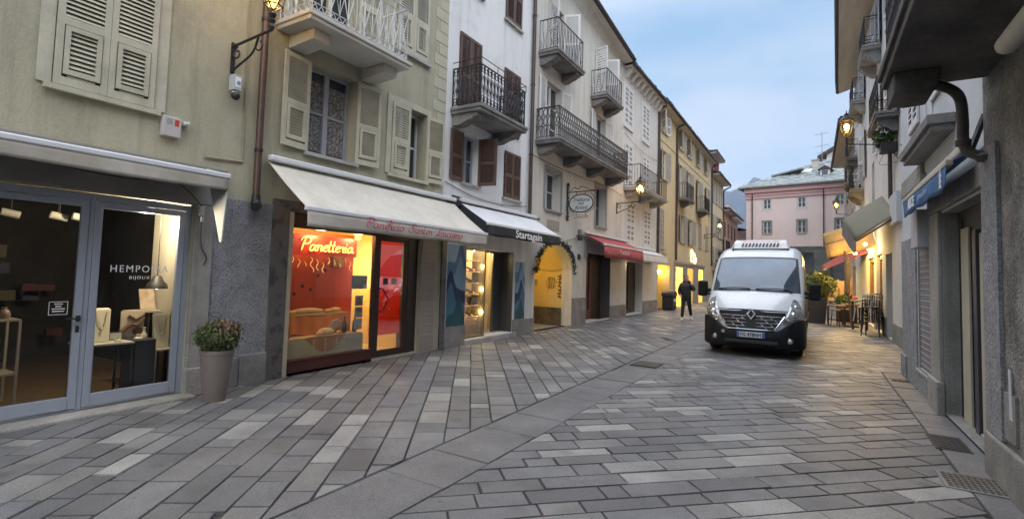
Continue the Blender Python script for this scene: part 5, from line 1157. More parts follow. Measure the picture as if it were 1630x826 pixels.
for z, n_, l in ((15.0, 5, .5), (13.9, 4, .55), (13.3, 3, .35)):
    b = MB(PF); b.tube([(5.6 - l, -2.9, z), (5.6 + l, -2.9, z + .12)], .02, 4)
    for q in range(n_): x = -l + 2 * l * q / (n_ - 1); b.tube([(5.6 + x, -3.15, z), (5.6 + x, -2.65, z)], .012, 4)
    b.build('antenna', M_GREYTRIM, t)
# taller gabled house behind the pink palace
def GF(a, o, z): return (-3.6 + pu[0] * a + po[0] * o, 64 + pu[1] * a + po[1] * o, z)
Gb = Building('gabled_house', 'pink house with a dark gabled roof behind the palace', 5, 18, 15.40, GF, M_PINK, depth=10); Gb.win(8.5, 9.5, 11.6, 13, None); Gb.finish()
b = Gb.mb(); b.prism([(5, 15.40), (18, 15.40), (11.5, 19.10)], 'o', -10, .0); b.add([(4.2, .5, 14.95), (11.5, .5, 19.15), (11.5, -10.4, 19.15), (4.2, -10.4, 14.95), (4.2, .5, 15.30), (11.5, .5, 19.50), (11.5, -10.4, 19.50), (4.2, -10.4, 15.30)], [(0, 3, 2, 1), (4, 5, 6, 7), (0, 1, 5, 4), (1, 2, 6, 5), (2, 3, 7, 6), (3, 0, 4, 7)], 1)
b.add([(18.8, .5, 14.95), (11.5, .5, 19.15), (11.5, -10.4, 19.15), (18.8, -10.4, 14.95), (18.8, .5, 15.30), (11.5, .5, 19.50), (11.5, -10.4, 19.50), (18.8, -10.4, 15.30)], [(0, 1, 2, 3), (7, 6, 5, 4), (0, 4, 5, 1), (1, 5, 6, 2), (2, 6, 7, 3), (3, 7, 4, 0)], 1)
Gb.part('roof', b, [M_PINK, M_DKPIPE])

# ================================================================ AWNINGS
def awning(label, T, a0, a1, zw, oo, zo, vh, top, val=None, bar=M_ALUW, ow=.06, n=16, sag=.0, arms=True, scallop=False, cass=True, endcap=None):
    val = val or top
    t = thing('awning', label, 'awning', T((a0 + a1) / 2, 0, zw))
    b = MB(T)
    def top_pt(u, v): return (a0 + (a1 - a0) * u, ow + (oo - ow) * v, zw + (zo - zw) * v - sag * math.sin(math.pi * v) * (1 + .3 * math.sin(u * 7)) + (.006 * math.sin(u * 31 + 2 * v) + .004 * math.sin(u * 57 - 3 * v)) * math.sin(math.pi * v))
    b.grid(top_pt, max(n, 70), 10)
    ob = b.build('canvas', top, t, smooth=True); sm = ob.modifiers.new('thickness', 'SOLIDIFY'); sm.thickness = .006
    b = MB(T)
    if scallop:
        k = int((a1 - a0) / .22); pts = [(a0, zo - .03), (a1, zo - .03)]; low = []
        for i in range(k):
            x0 = a1 - (a1 - a0) * i / k; x1 = a1 - (a1 - a0) * (i + 1) / k
            low += [(x0 + (x1 - x0) * q / 6, zo - vh + .06 - .06 * math.sin(math.pi * q / 6)) for q in range(6)]
        low.append((a0, zo - vh + .06))
        for i in range(len(low) - 1): b.quad((low[i][0], oo + .01, zo - .03), (low[i + 1][0], oo + .01, zo - .03), (low[i + 1][0], oo + .012, low[i + 1][1]), (low[i][0], oo + .012, low[i][1]))
    else: b.grid(lambda u, v: (a0 + (a1 - a0) * u, oo + .014 + (.014 * math.sin(u * 23 + 1) + .007 * math.sin(u * 47)) * v, zo - .03 - (vh - .03 + .008 * math.sin(u * 17)) * v), 80, 4)
    vo = b.build('valance', val, t, smooth=True); sm = vo.modifiers.new('thickness', 'SOLIDIFY'); sm.thickness = .004
    b = MB(T); b.box(a0 - .02, a1 + .02, oo - .035, oo + .03, zo - .035, zo + .03); b.build('front_bar', bar, t, bevel=.014)
    if cass:
        b = MB(T); b.box(a0 - .02, a1 + .02, .06, .17, zw + .002, zw + .09); b.build('cassette', endcap or bar, t, bevel=.02)
    if arms:
        for a, a2 in ((a0 + .25, a0 + .7), (a1 - .25, a1 - .7)):
            b = MB(T); zm = (zw + zo) / 2 - .12; b.tube([(a, .08, zw - .12), (a2, ow + (oo - ow) * .5, zm), (a, oo - .03, zo - .02)], .022, 6); b.build('folding_arm', M_ALUW, t)
    return t
CV = MB
t = awning('cream bakery awning with red script lettering on its valance', LF, 4.36, 8.72, 3.18, .99, 2.46, .25, M_CREAMCL, mat('grey_cream_valance', (.52, .48, .42), .85, var=.2, scale=5, fine=.05), sag=.02)
script('Panificio Sartor Luciano', 'valance_lettering', M_REDTXT, LF(5.35, 1.047, 2.295), (0, 1, 0), (0, 0, 1), .145, 2.45, t, r=.045)
t = awning('partly folded cream awning with a white rail above the jewellery shop', LF, -2.6, 3.50, 2.80, .60, 2.76, .19, mat('dirty_cream_canvas', (.50, .46, .40), .85, var=.3, scale=2.5, fine=.05), sag=.03, n=40, cass=False, arms=False)
b = MB(LF); b.slab([(3.50, .06, 2.9), (3.50, .60, 2.75), (3.50, .56, 1.95), (3.50, .52, 1.93)], .012); b2 = MB(LF)
b2.add([(3.49, .62, 2.77), (3.49, .54, 1.94), (3.49, .50, 1.94), (3.49, .10, 2.9), (3.505, .62, 2.77), (3.505, .54, 1.94), (3.505, .50, 1.94), (3.505, .10, 2.9)], [(0, 1, 2, 3), (7, 6, 5, 4), (0, 4, 5, 1), (1, 5, 6, 2), (2, 6, 7, 3), (3, 7, 4, 0)])
b2.build('side_flap', mat('flap_grey', (.5, .5, .49), .8, var=.15), t)
t = awning('white sloping awning with a black valance reading Startagain'.replace(' reading Startagain', ' over the shoe shop'), LF, 8.98, 12.52, 3.22, .85, 2.72, .26, M_WHITECL, M_BLACKCL, arms=True, sag=.01)
text('Startagain', 'valance_lettering', M_WTXT, LF(10.75, .90, 2.575), (0, 1, 0), (0, 0, 1), .26, t, ext=.002, bold=.003, width=1.32)
b = MB(LF); b.add([(8.99, .07, 3.2), (8.99, .86, 2.7), (8.99, .86, 2.47), (8.99, .07, 2.6)], [(0, 1, 2, 3)]); o_ = b.build('side_canvas', M_BLACKCL, t); o_.modifiers.new('thickness', 'SOLIDIFY').thickness = .004
t = awning('red scalloped awning with a white front bar over the wine red doorway', LF, 16.15, 20.6, 3.10, .80, 2.74, .47, M_REDCL, scallop=True, n=20)
text('Trattoria', 'valance_lettering', mat('faded_white_print', (.62, .45, .45), .7, var=.1), LF(18.3, .819, 2.55), (0, 1, 0), (0, 0, 1), .24, t, ext=.001, width=1.15, bold=.004)
for a, w_ in ((16.95, 1.1), (19.7, .9)): text('degli artisti', 'valance_small_print', mat('faded_red_print', (.55, .22, .22), .7, var=.1), LF(a, .819, 2.48), (0, 1, 0), (0, 0, 1), .12, t, ext=.001, width=w_)
t = awning('white awning with a short pale valance next to the red one', LF, 20.85, 25.0, 2.95, .75, 2.66, .34, M_WHITECL, n=10)
# blue awning on the right
t = awning('narrow blue awning with white lettering above the grey doorway', F1, 6.56, 9.40, 3.0, .27, 2.90, .26, mat('blue_canvas', (.045, .13, .30), .75, var=.15, scale=3), bar=mat('beige_awning_rail', (.50, .47, .41), .5, var=.15, scale=3), arms=False)
text('ALICE', 'valance_lettering', M_WTXT, F1(8.55, .312, 2.755), (0, -1, 0), (0, 0, 1), .19, t, ext=.002, width=.50, bold=.006)
text('parrucchieri', 'valance_small_print', mat('pale_blue_print', (.40, .50, .62), .7, var=0), F1(7.75, .312, 2.76), (0, -1, 0), (0, 0, 1), .11, t, ext=.002, shear=.3, width=.62)
b = MB(F1)
for z0 in (2.66, 2.72, 2.78): b.tube([(6.68, .312, z0), (6.72, .312, z0 + .05), (6.76, .312, z0)], .007, 4)
b.tube([(9.25, .312, 2.68), (9.25, .312, 2.85)], .006, 4); b.tube([(6.70, .312, 2.66), (6.70, .312, 2.86)], .006, 4); b.build('valance_ornament', M_WTXT, t)
# awnings of the restaurant
def sail(label, P, th, m, name='awning', ribs=(), valance=None, vm=None, rm=M_IRON, group=None):
    t = thing(name, label, 'awning', P[-1], group)
    A, B_, C_, D_ = [Vector(p) for p in P]
    b = MB(); b.grid(lambda u, v: tuple((A * (1 - u) + B_ * u) * (1 - v) + (D_ * (1 - u) + C_ * u) * v + Vector((0, 0, -.05 * math.sin(math.pi * v)))), 8, 8)
    o = b.build('canvas', m, t, smooth=True); o.modifiers.new('thickness', 'SOLIDIFY').thickness = th
    for p, q in ribs:
        b = MB(); b.tube([p, q], .025, 6); b.build('awning_arm', rm, t)
    if valance:
        b = MB(); b.grid(lambda u, v: tuple(B_ * (1 - u) + C_ * u + Vector((0.01 * math.sin(u * 9), 0, -valance * v))), 8, 2); o = b.build('valance', vm or m, t); o.modifiers.new('thickness', 'SOLIDIFY').thickness = .006
    return t
# A wall far-high, B outer far-high, C outer near-low, D wall near-low
sail('drab olive awning slanting out over the stacked chairs', [(1.98, 20.4, 4.56), (.86, 20.4, 3.80), (1.17, 19.2, 3.02), (1.98, 17.0, 3.60)], .012, cloth('olive_canvas', (.27, .265, .20), .25), ribs=[((1.0, 20.0, 3.55), (1.75, 20.2, 3.88)), ((1.19, 19.2, 3.0), (1.98, 16.9, 3.52))], valance=.52, vm=mat('grey_canvas', (.20, .19, .18), .85, var=.2))
YC = cloth('warm_cream_canvas', (.74, .56, .26), .5)
sail('cream awning glowing with the lamp light beneath it', [(1.98, 25.0, 4.3), (.42, 27.0, 3.88), (.56, 26.6, 2.75), (1.98, 22.2, 3.0)], .012, YC, ribs=[((.42, 27, 3.85), (.56, 26.6, 2.72)), ((.5, 26.8, 3.4), (1.9, 24, 3.6))], rm=M_WOOD)
sail('low dark red awning beyond the glowing cream one', [(1.98, 29.0, 3.6), (.45, 33.5, 2.62), (.45, 31.5, 2.3), (1.98, 25.5, 2.95)], .012, mat('dull_red_canvas', (.30, .06, .05), .85, var=.2), valance=.2)
lamp('restaurant_lamp_a', (1.45, 24.2, 2.75), 220, (1, .62, .16), .08); lamp('restaurant_lamp_b', (1.6, 21.8, 2.95), 70, (1, .62, .16), .08); lamp('restaurant_lamp_c', (1.15, 25.6, 3.0), 160, (1, .65, .2), .08)
for k, (x, y, z) in enumerate(((1.45, 24.2, 2.86), (1.6, 21.8, 3.06), (1.15, 25.6, 3.12))):
    b = MB(); b.ball((x, y, z), .06, n=8); tag(b.build('hanging_bulb', M_BULB, smooth=True), ('glowing bulb in the middle of the restaurant awnings', 'glowing bulb over the restaurant door nearest the stacked chairs', 'glowing bulb farthest out under the cream awning')[k], 'bulb')

# ================================================================ LANTERNS
def lantern_mb(c, s=1.):
    x, y, z = c
    b = MB(); g = MB()
    for k in range(6):
        a = k * math.pi / 3; a2 = a + math.pi / 3
        p0 = (x + .11 * s * math.cos(a), y + .11 * s * math.sin(a), z); p1 = (x + .20 * s * math.cos(a), y + .20 * s * math.sin(a), z + .42 * s)
        q0 = (x + .11 * s * math.cos(a2), y + .11 * s * math.sin(a2), z); q1 = (x + .20 * s * math.cos(a2), y + .20 * s * math.sin(a2), z + .42 * s)
        b.tube([p0, p1], .011 * s, 4); b.tube([p0, q0], .012 * s, 4); b.tube([p1, q1], .014 * s, 4)
        b.tube([p0, (x, y, z - .09 * s)], .009 * s, 4)
    b.lathe([(.22 * s, .42 * s), (.21 * s, .45 * s), (.10 * s, .56 * s), (.06 * s, .60 * s), (.07 * s, .64 * s), (.02 * s, .68 * s), (.008, .76 * s)], c, 6)
    b.lathe([(.02 * s, -.32 * s), (.035 * s, -.28 * s), (.022 * s, -.24 * s), (.045 * s, -.2 * s), (.025 * s, -.17 * s), (.05 * s, -.12 * s), (.03 * s, -.08 * s)], c, 10)
    return b
def street_lamp(label, T, a, o, z, power, wall_z, plate=.4, s=1., lit=True, style='scroll'):
    # z: bottom of the glass, wall_z: height of the arm at the wall
    c = T(a, o, z); t = thing('street_lamp', label, 'street lamp', T(a, 0, wall_z), 'wall lanterns along the street')
    lantern_mb(c, s).build('lantern', M_IRON, t)
    b = MB(); b.ball((c[0], c[1], c[2] + .22 * s), .08 * s, n=10, sq=(1, 1, 1.3)); b.build('bulb', M_BULB, t, smooth=True)
    g = MB()
    for k in range(6):
        an = k * math.pi / 3; a2 = an + math.pi / 3
        g.quad((c[0] + .108 * s * math.cos(an), c[1] + .108 * s * math.sin(an), c[2] + .01), (c[0] + .108 * s * math.cos(a2), c[1] + .108 * s * math.sin(a2), c[2] + .01), (c[0] + .196 * s * math.cos(a2), c[1] + .196 * s * math.sin(a2), c[2] + .41 * s), (c[0] + .196 * s * math.cos(an), c[1] + .196 * s * math.sin(an), c[2] + .41 * s))
    g.build('lantern_glass', glass('lantern_clear_glass', (1, .9, .7), .05, .8), t)
    b = MB(T); ze = z - .32 * s
    b.tube([(a, .03, wall_z), (a, o, ze)], .018, 6); b.box(a - .025, a + .025, .003, .03, wall_z - plate, wall_z + .05)
    if style == 'scroll':
        def sp(ca, co, cz, r0, r1, t0, t1, n=18): b.tube([(a, co + (r0 + (r1 - r0) * i / n) * math.cos(R(t0 + (t1 - t0) * i / n)), cz + (r0 + (r1 - r0) * i / n) * math.sin(R(t0 + (t1 - t0) * i / n))) for i in range(n + 1)], .012, 5)
        b.tube(smoothline([(a, .03, wall_z - plate * .9), (a, .2, wall_z - plate * .75), (a, o * .55, wall_z - .18), (a, o * .68, wall_z + (ze - wall_z) * .68 - .02)]), .015, 5)
        sp(a, .12, wall_z - .12, .09, .03, 90, 480); sp(a, o * .72, wall_z - .13 + (ze - wall_z) * .6, .10, .04, 120, 440)
    b.build('bracket', M_IRON, t)
    if lit: lamp('lantern_light', (c[0], c[1], c[2] + .2 * s), power, (1, .60, .17), .07 * s)
    return t
street_lamp('black wall lantern on a scrolled arm above the jewellery shop', LF, 3.79, .87, 5.02, 190, 4.66, .38)
street_lamp('lit wall lantern below the balcony of the lilac grey house', LF, 19.6, .97, 4.98, 170, 4.62, .42)
street_lamp('lit wall lantern on the yellow house beyond the glowing logo', LF, 38.8, 1.08, 5.35, 200, 4.90, .3)
street_lamp('lit wall lantern high on the restaurant house at the right', F3, 18.8, 1.07, 6.35, 260, 5.90, .35, style='none')
street_lamp('small lit wall lantern farthest along the right side', RF(2.15), 36.5, .9, 6.2, 220, 5.8, .3, style='none')
t = thing('security_camera', 'grey camera housing with a sticker hung below the lantern bracket', 'camera', LF(3.80, .1, 4.2))
b = MB(LF); b.box(3.75, 3.86, .03, .15, 4.03, 4.24); b.box(3.765, 3.845, .1505, .153, 4.07, 4.21, mi=1); b.lathe([(.025, 0), (.02, .03)], (3.81, .154, 4.125), 10, 2); b.build('housing', [mat('housing_pale', (.45, .47, .48), .5), M_WTXT, mat('badge_blue', (.2, .3, .5), .5)], t, bevel=.006)
b = MB(LF); b.ball((3.81, .1, 3.96), .058); b.build('dome', M_BLACK, t, smooth=True); b = MB(LF); b.tube([(3.81, .09, 4.02), (3.81, .09, 3.97)], .045, 10); b.build('collar', M_ALUW, t)
t = thing('alarm_box', 'grey alarm siren box with a red label on the olive wall', 'alarm', LF(3.06, .05, 3.3))
b = MB(LF); b.box(2.96, 3.17, .003, .085, 3.21, 3.46); b.build('box_body', mat('alarm_grey', (.46, .44, .43), .5), t, bevel=.012)
b = MB(LF); b.box(3.09, 3.14, .0855, .087, 3.35, 3.43); b.box(3.0, 3.065, .0855, .087, 3.36, 3.43, mi=1); b.build('label', [mat('alarm_red', (.5, .05, .03), .5), M_GREYTRIM], t)
for k, (a, z, l) in enumerate(((.98, 3.35, 'small white wall fitting left of the closed shutters on the olive wall'), (3.235, 3.42, 'tiny white fitting right of the grey alarm box'))):
    b = MB(LF); b.box(a - .03, a + .03, .003, .06, z - .025, z + .025); b.box(a - .015, a + .015, .06, .12, z - .015, z + .015); tag(b.build('wall_fitting', M_ALUW, bevel=.006), l, 'fitting')
b = MB(LF); b.box(3.44, 3.5, .06, .11, 2.28, 2.4); b.box(3.45, 3.49, .111, .13, 2.2, 2.27); tag(b.build('junction_box', mat('alarm_grey', (.46, .44, .43)), bevel=.005), 'small grey junction box at the top of the shop door pilaster', 'box')
b = MB(LF); b.tube(smoothline([(1.2, .3, 2.71), (2.0, .25, 2.62), (2.6, .22, 2.60), (3.1, .2, 2.64), (3.47, .1, 2.4)], 6), .007, 5); tag(b.build('cable', M_BLACK), 'black cable sagging below the jewellery shop awning', 'cable')
b = MB(LF); b.tube(smoothline([(3.47, .1, 2.25), (3.5, .07, 1.9), (3.58, .06, 1.75), (3.55, .06, 1.65)], 6), .006, 5); tag(b.build('loose_cable', M_BLACK), 'loose black cable hanging beside the shop door pilaster', 'cable')
for k, a in enumerate((1.75, 3.05)):
    b = MB(LF); b.lathe([(.06, 0), (.085, .02), (.085, .05), (.04, .07)], (a, .3, 2.62), 14); tag(b.build('flood_lamp', M_BLACK, smooth=True), ('left black spot lamp under the jewellery shop awning', 'right black spot lamp under the jewellery shop awning')[k], 'lamp')
b = MB(LF); b.tube([(3.96, .02, 8.5), (4.0, .02, 3.12)], .009, 5); b.tube([(3.5, .02, 3.06), (4.02, .02, 3.1)], .012, 5); tag(b.build('conduit', mat('olive_conduit', (.30, .27, .18), .7)), 'thin conduit running down the olive wall beside the brown downpipe', 'conduit')
downpipe('brown downpipe with a black cast foot on the olive wall', LF, 4.19, .09, 2.64, 9.5, .048, M_BROWNPIPE, brackets=(3.3, 5.2, 7.2))
b = MB(LF); b.lathe([(.055, .1), (.06, .0), (.075, -.04)], (4.19, .09, 2.56), 12); b.tube([(4.19, .09, 2.56), (4.19, .12, 2.50), (4.12, .2, 2.47)], .065, 10); tag(b.build('pipe_shoe', M_IRON, smooth=True), 'black iron pipe shoe at the foot of the brown downpipe', 'pipe')
downpipe('slim dark downpipe between the white building and the balcony house', LF, 12.2, .08, 3.32, 11, .05, M_DKPIPE, brackets=(5, 7, 9))
downpipe('dark downpipe between the lilac house and the yellow house', LF, 25.75, .08, 2.6, 10.3, .06, M_DKPIPE, elbow=(25.75, .42, 10.62), brackets=(4, 7))
downpipe('dark downpipe left of the first small balcony on the yellow house', LF, 29.75, .08, 2.7, 10.4, .06, M_DKPIPE, elbow=(29.75, .45, 10.7), brackets=(5, 8))
downpipe('dark downpipe at the far end of the long yellow house', LF, 41.6, .08, 2.7, 10.4, .06, M_DKPIPE, elbow=(41.6, .45, 10.7), brackets=(5, 8))
downpipe('dark downpipe on the corner of the pale yellow house', LF, 47.6, .08, .3, 9.5, .06, M_DKPIPE, elbow=(47.6, .62, 9.95), brackets=(5,))
downpipe('brown downpipe on the restaurant house behind the potted ivy', F3, 17.75, .09, 4.1, 12, .055, M_BROWNPIPE, brackets=(6, 8))
t = thing('drain_pipe', 'thick dark drain pipe bending from the big balcony to the wall', 'drain pipe', F1(6.05, .3, 3))
b = MB(); b.tube(smoothline([(.95, 5.85, 3.50), (1.10, 5.98, 3.47), (1.19, 6.1, 3.40), (1.21, 6.12, 3.2), (1.21, 6.12, 3.02), (1.24, 6.1, 2.90), (1.33, 6.05, 2.84), (1.45, 6.02, 2.80)], 5), .045, 12); b.build('pipe', mat('dark_drain', (.075, .07, .068), .6, var=.4, scale=8), t, smooth=True)
b = MB(); b.lathe([(.05, -.03), (.06, -.025), (.06, .025), (.05, .03)], (1.21, 6.12, 2.99), 14); b.build('collar', mat('dark_drain', (.075, .07, .068)), t, smooth=True)
b = MB(); b.lathe([(.06, 0), (.085, .04), (.04, .07)], (1.34, 6.03, 2.79), 12); b.build('wall_flange', mat('dark_drain', (.075, .07, .068)), t, smooth=True)
b = MB(); b.tube([(1.3, 6.3, 2.95), (1.37, 6.35, 3.15), (1.42, 6.36, 3.3)], .03, 6); b.tube([(1.36, 6.25, 2.9), (1.44, 6.28, 2.98)], .04, 6); tag(b.build('wall_bracket', M_IRON), 'tangle of old iron brackets on the wall beside the drain pipe', 'bracket')
b = MB(RF(XR - .08)); b.tube([(1.5, .3, 3.20), (4.30, .3, 3.20)], .06, 14); o_ = b.build('rolled_awning', M_CREAMCL, smooth=True); tag(o_, 'rolled cream awning tube at the top right on the dark stone house', 'awning')
b = MB(RF(XR - .08)); b.box(4.1, 4.14, .003, .3, 3.18, 3.22); b.box(2.3, 2.34, .003, .3, 3.18, 3.22); b.build('holder', M_IRON, o_)
b = MB(); b.tube(smoothline([(1.98, 17.6, 5.35), (1.9, 16, 4.9), (1.75, 14, 4.6), (1.44, 11.8, 4.3)], 6), .012, 5); b.tube(smoothline([(2.0, 18.7, 5.86), (1.7, 18.2, 5.2), (1.97, 17.0, 5.0)], 6), .008, 4); tag(b.build('cable', M_IRON), 'cables strung along the right fronts below the lantern', 'cable')
for k, (a, z) in enumerate(((10.9, 3.9), (11.2, 3.1))):
    b = MB(LF); b.tube([(a, .0, z), (a, .1, z + .01), (a + .02, .12, z - .1)], .008, 4); tag(b.build('shutter_hook', M_IRON), ('upper iron shutter hook on the white wall', 'lower iron shutter hook on the white wall')[k], 'hook')
b = MB(LF); b.tube([(8.75, .03, 3.33), (12.9, .03, 3.26)], .018, 5); tag(b.build('iron_rod', M_IRON), 'black iron rod along the wall above the white awning', 'rod')
# wall lamp head by the arch
t = thing('wall_spot', 'small dark spot lamp on the wall right of the arch', 'lamp', LF(15.6, .1, 3.0)); b = MB(LF); b.lathe([(.05, .1), (.09, .05), (.09, -.08), (.06, -.1)], (15.62, .14, 2.93), 12); b.build('lamp_head', M_IRON, t, smooth=True); b = MB(LF); b.tube([(15.62, 0, 2.98), (15.62, .1, 2.98)], .02); b.tube([(15.6, .05, 2.92), (14.7, .03, 2.75)], .008, 4); b.build('arm', M_IRON, t)
b = MB(LF); b.box(15.75, 15.85, .003, .07, 2.2, 2.38); tag(b.build('letter_box', M_IRON, bevel=.01), 'little black box on the wall right of the arch', 'box')
# trattoria sign
t = thing('hanging_sign', 'oval wrought iron trattoria sign hanging between two windows', 'sign', LF(14.8, 0, 4))
b = MB(LF); A = 14.8; b.tube([(A, .03, 4.62), (A, .03, 3.42)], .022, 6)
for z in (4.6, 4.15, 3.98, 3.45): b.ball((A, .04, z), .05, n=8)
for s_ in (-1, 1):
    b.tube([(A + s_ * .05, .04, 4.6), (A + s_ * .1, .04, 4.3), (A + s_ * .03, .04, 4.05), (A + s_ * .1, .04, 3.8), (A + s_ * .03, .04, 3.5)], .010, 4)
    for z in (4.58, 3.55): b.ball((A + s_ * .07, .04, z), .03, n=6)
b.tube([(A, .03, 4.33), (A, 1.0, 4.345)], .016, 6)
b.tube(smoothline([(A, .1, 4.35), (A, .25, 4.48), (A, .38, 4.42), (A, .5, 4.5), (A, .65, 4.46), (A, .8, 4.38), (A, .95, 4.36)]), .010, 4); b.tube(smoothline([(A, .05, 4.05), (A, .14, 3.98), (A, .1, 3.9), (A, .16, 3.74), (A, .3, 3.66)]), .012, 4)
b.tube(smoothline([(A, .8, 4.3), (A, .93, 4.15), (A, .96, 3.95), (A, .88, 3.75), (A, .7, 3.66)]), .009, 4)
for o in (.34, .64): b.tube([(A, o, 4.34), (A, o, 4.22)], .010, 4)
for o in (.36, .66): b.tube([(A, o, 3.7), (A, o, 3.58)], .009, 4)
b.tube([(A, .5 + .41 * math.cos(q * math.pi / 12), 3.96 + .285 * math.sin(q * math.pi / 12)) for q in range(24)], .022, 6, closed=True)
b.build('iron_bracket', M_IRON, t)
b = MB(LF); b.prism([(.5 + .4 * math.cos(q * math.pi / 16), 3.96 + .275 * math.sin(q * math.pi / 16)) for q in range(32)], 'a', A - .01, A + .01); b.build('sign_board', mat('pale_sign_enamel', (.55, .58, .57), .5, var=.12, scale=5), t)
b = MB(LF); b.prism([(.27 + .03, 3.58), (.7, 3.58), (.75, 3.535), (.7, 3.49), (.3, 3.49), (.25, 3.535)], 'a', A - .012, A + .012); b.prism([(.31, 3.565), (.69, 3.565), (.725, 3.535), (.69, 3.505), (.31, 3.505), (.275, 3.535)], 'a', A - .0145, A - .0125, mi=1); b.build('lower_plate', [M_WOOD, mat('plate_cream', (.6, .56, .48), .6)], t)
M_SGN = mat('dark_sign_ink', (.06, .06, .06), .6, var=0)
for body, z, sz, wd in (('Trattoria', 4.07, .17, .56), ('degli', 3.95, .11, .2), ('Artisti', 3.82, .17, .46)): text(body, 'sign_lettering', M_SGN, LF(.0 + A - .0125, .5, z), (1, 0, 0), (0, 0, 1), sz, t, ext=.001, shear=.25, width=wd, bold=.002)
text('Pizzeria', 'plate_lettering', M_SGN, LF(A - .0155, .5, 3.535), (1, 0, 0), (0, 0, 1), .065, t, ext=.001, width=.3)
# garland round the arch
b = MB(LF); random.seed(21)
for i in range(900):
    u = random.random(); an = math.pi * (.0 + u); a = ac - (hw + .06) * math.cos(an); z = max(1.55, sp + (rz + .05) * math.sin(an)) + random.gauss(0, .045); a += random.gauss(0, .05); o = .05 + abs(random.gauss(0, .05))
    if z < 1.75 and random.random() < .3: continue
    s_ = random.uniform(.03, .07); d1 = Vector((random.gauss(0, 1), random.gauss(0, 1), random.gauss(0, 1))).normalized() * s_; d2 = Vector((random.gauss(0, 1), random.gauss(0, 1), random.gauss(0, 1))).normalized() * s_ * .4
    p = Vector((a, o, z)); b.quad(tuple(p - d1), tuple(p + d2), tuple(p + d1), tuple(p - d2))
tag(b.build('arch_garland', mat('dark_garland_leaves', (.03, .04, .02), .7, var=.5, scale=20), recalc=False, weld=False), 'dark leafy garland framing the arched passage', 'garland')

# ================================================================ THINGS IN THE STREET
def leaf_cloud(n, c, rad, size, seed, flat=1., shape=None, up=0.):
    b = MB(); random.seed(seed)
    for i in range(n):
        while True:
            p = Vector((random.uniform(-1, 1), random.uniform(-1, 1), random.uniform(-1, 1)))
            if .25 < p.length < 1: break
        p = p * (p.length ** -.35)
        k = 1 + .22 * math.sin(p.x * 5 + 1) * math.sin(p.y * 4 + seed) * math.cos(p.z * 5)
        p = Vector((p.x * rad[0], p.y * rad[1], p.z * rad[2])) * k + Vector(c)
        s_ = size * random.uniform(.6, 1.4) * (1 + .5 * (random.random() < .08)); p = p + Vector(((p.x - c[0]), (p.y - c[1]), (p.z - c[2]))) * (random.uniform(.02, .3) if random.random() < .12 else 0)
        d1 = Vector((random.gauss(0, 1), random.gauss(0, 1), random.gauss(0, 1) + up)).normalized() * s_; d2 = d1.cross(Vector((random.gauss(0, 1), random.gauss(0, 1), random.gauss(0, 1)))).normalized() * s_ * .35
        b.quad(tuple(p - d1), tuple(p + d2), tuple(p + d1), tuple(p - d2))
    return b
M_BUSH = mat('heather_foliage', (.115, .135, .045), .7, col2=(.05, .07, .022), scale=7, var=0); M_BUSHP = mat('pinkish_foliage', (.25, .15, .11), .7, var=.3, scale=9)
def pot_mesh(b, c, r0, r1, h):
    b.lathe([(r0 * .96, 0), (r0, .02), (r1, h - .05), (r1 * 1.03, h - .045), (r1 * 1.03, h), (r1 * .93, h), (r1 * .92, h - .04)], c, 28)
cx, cy = -6.30, 3.52
t = thing('planter', 'tall tapered taupe planter with a round bush beside the shop door', 'planter', (cx, cy, 0))
b = MB(); pot_mesh(b, (cx, cy, -.002), .125, .185, .62); b.lathe([(.17, .58), (.01, .585)], (cx, cy, 0), 20, 1); b.build('pot', [mat('taupe_pot', (.19, .155, .14), .6, var=.15, scale=4, fine=.06), M_BLACK], t, smooth=True)
leaf_cloud(6500, (cx, cy, .775), (.24, .24, .18), .022, 31, up=1.3).build('bush', M_BUSH, t, recalc=False, weld=False)
leaf_cloud(420, (cx + .07, cy + .06, .87), (.17, .17, .11), .026, 33, up=2).build('dry_twigs', M_BUSHP, t, recalc=False, weld=False)
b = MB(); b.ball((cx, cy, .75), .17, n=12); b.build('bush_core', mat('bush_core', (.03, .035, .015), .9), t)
t = thing('planter', 'square dark planter with a leafy shrub behind the van', 'planter', (.13, 24.3, 0))
b = MB(); b.add([(-.16, 24.05, 0), (.42, 24.05, 0), (.42, 24.6, 0), (-.16, 24.6, 0), (-.24, 23.98, 1.05), (.5, 23.98, 1.05), (.5, 24.67, 1.05), (-.24, 24.67, 1.05)], [(0, 3, 2, 1), (4, 5, 6, 7), (0, 1, 5, 4), (1, 2, 6, 5), (2, 3, 7, 6), (3, 0, 4, 7)]); b.build('pot', mat('charcoal_pot', (.045, .045, .05), .6, var=.2), t, bevel=.02)
leaf_cloud(1300, (.2, 24.3, 1.55), (.6, .5, .55), .085, 41, up=.4).build('shrub', mat('laurel_leaves', (.085, .14, .035), .5, col2=(.16, .17, .05), scale=4, var=0), t, recalc=False, weld=False)
t = thing('potted_ivy', 'hanging ivy with white flowers by the downpipe on the right', 'plant', (1.6, 17.3, 5.6))
leaf_cloud(700, (1.72, 17.1, 5.72), (.22, .3, .30), .055, 51).build('foliage', mat('ivy_leaves', (.06, .11, .03), .6, var=.4, scale=9), t, recalc=False, weld=False); leaf_cloud(45, (1.68, 17.0, 5.85), (.2, .28, .25), .04, 52).build('flower', M_WTXT, t, recalc=False, weld=False)
b = MB(); b.box(1.62, 1.98, 16.85, 17.35, 5.3, 5.55); b.build('flower_box', M_BLACK, t, bevel=.01)
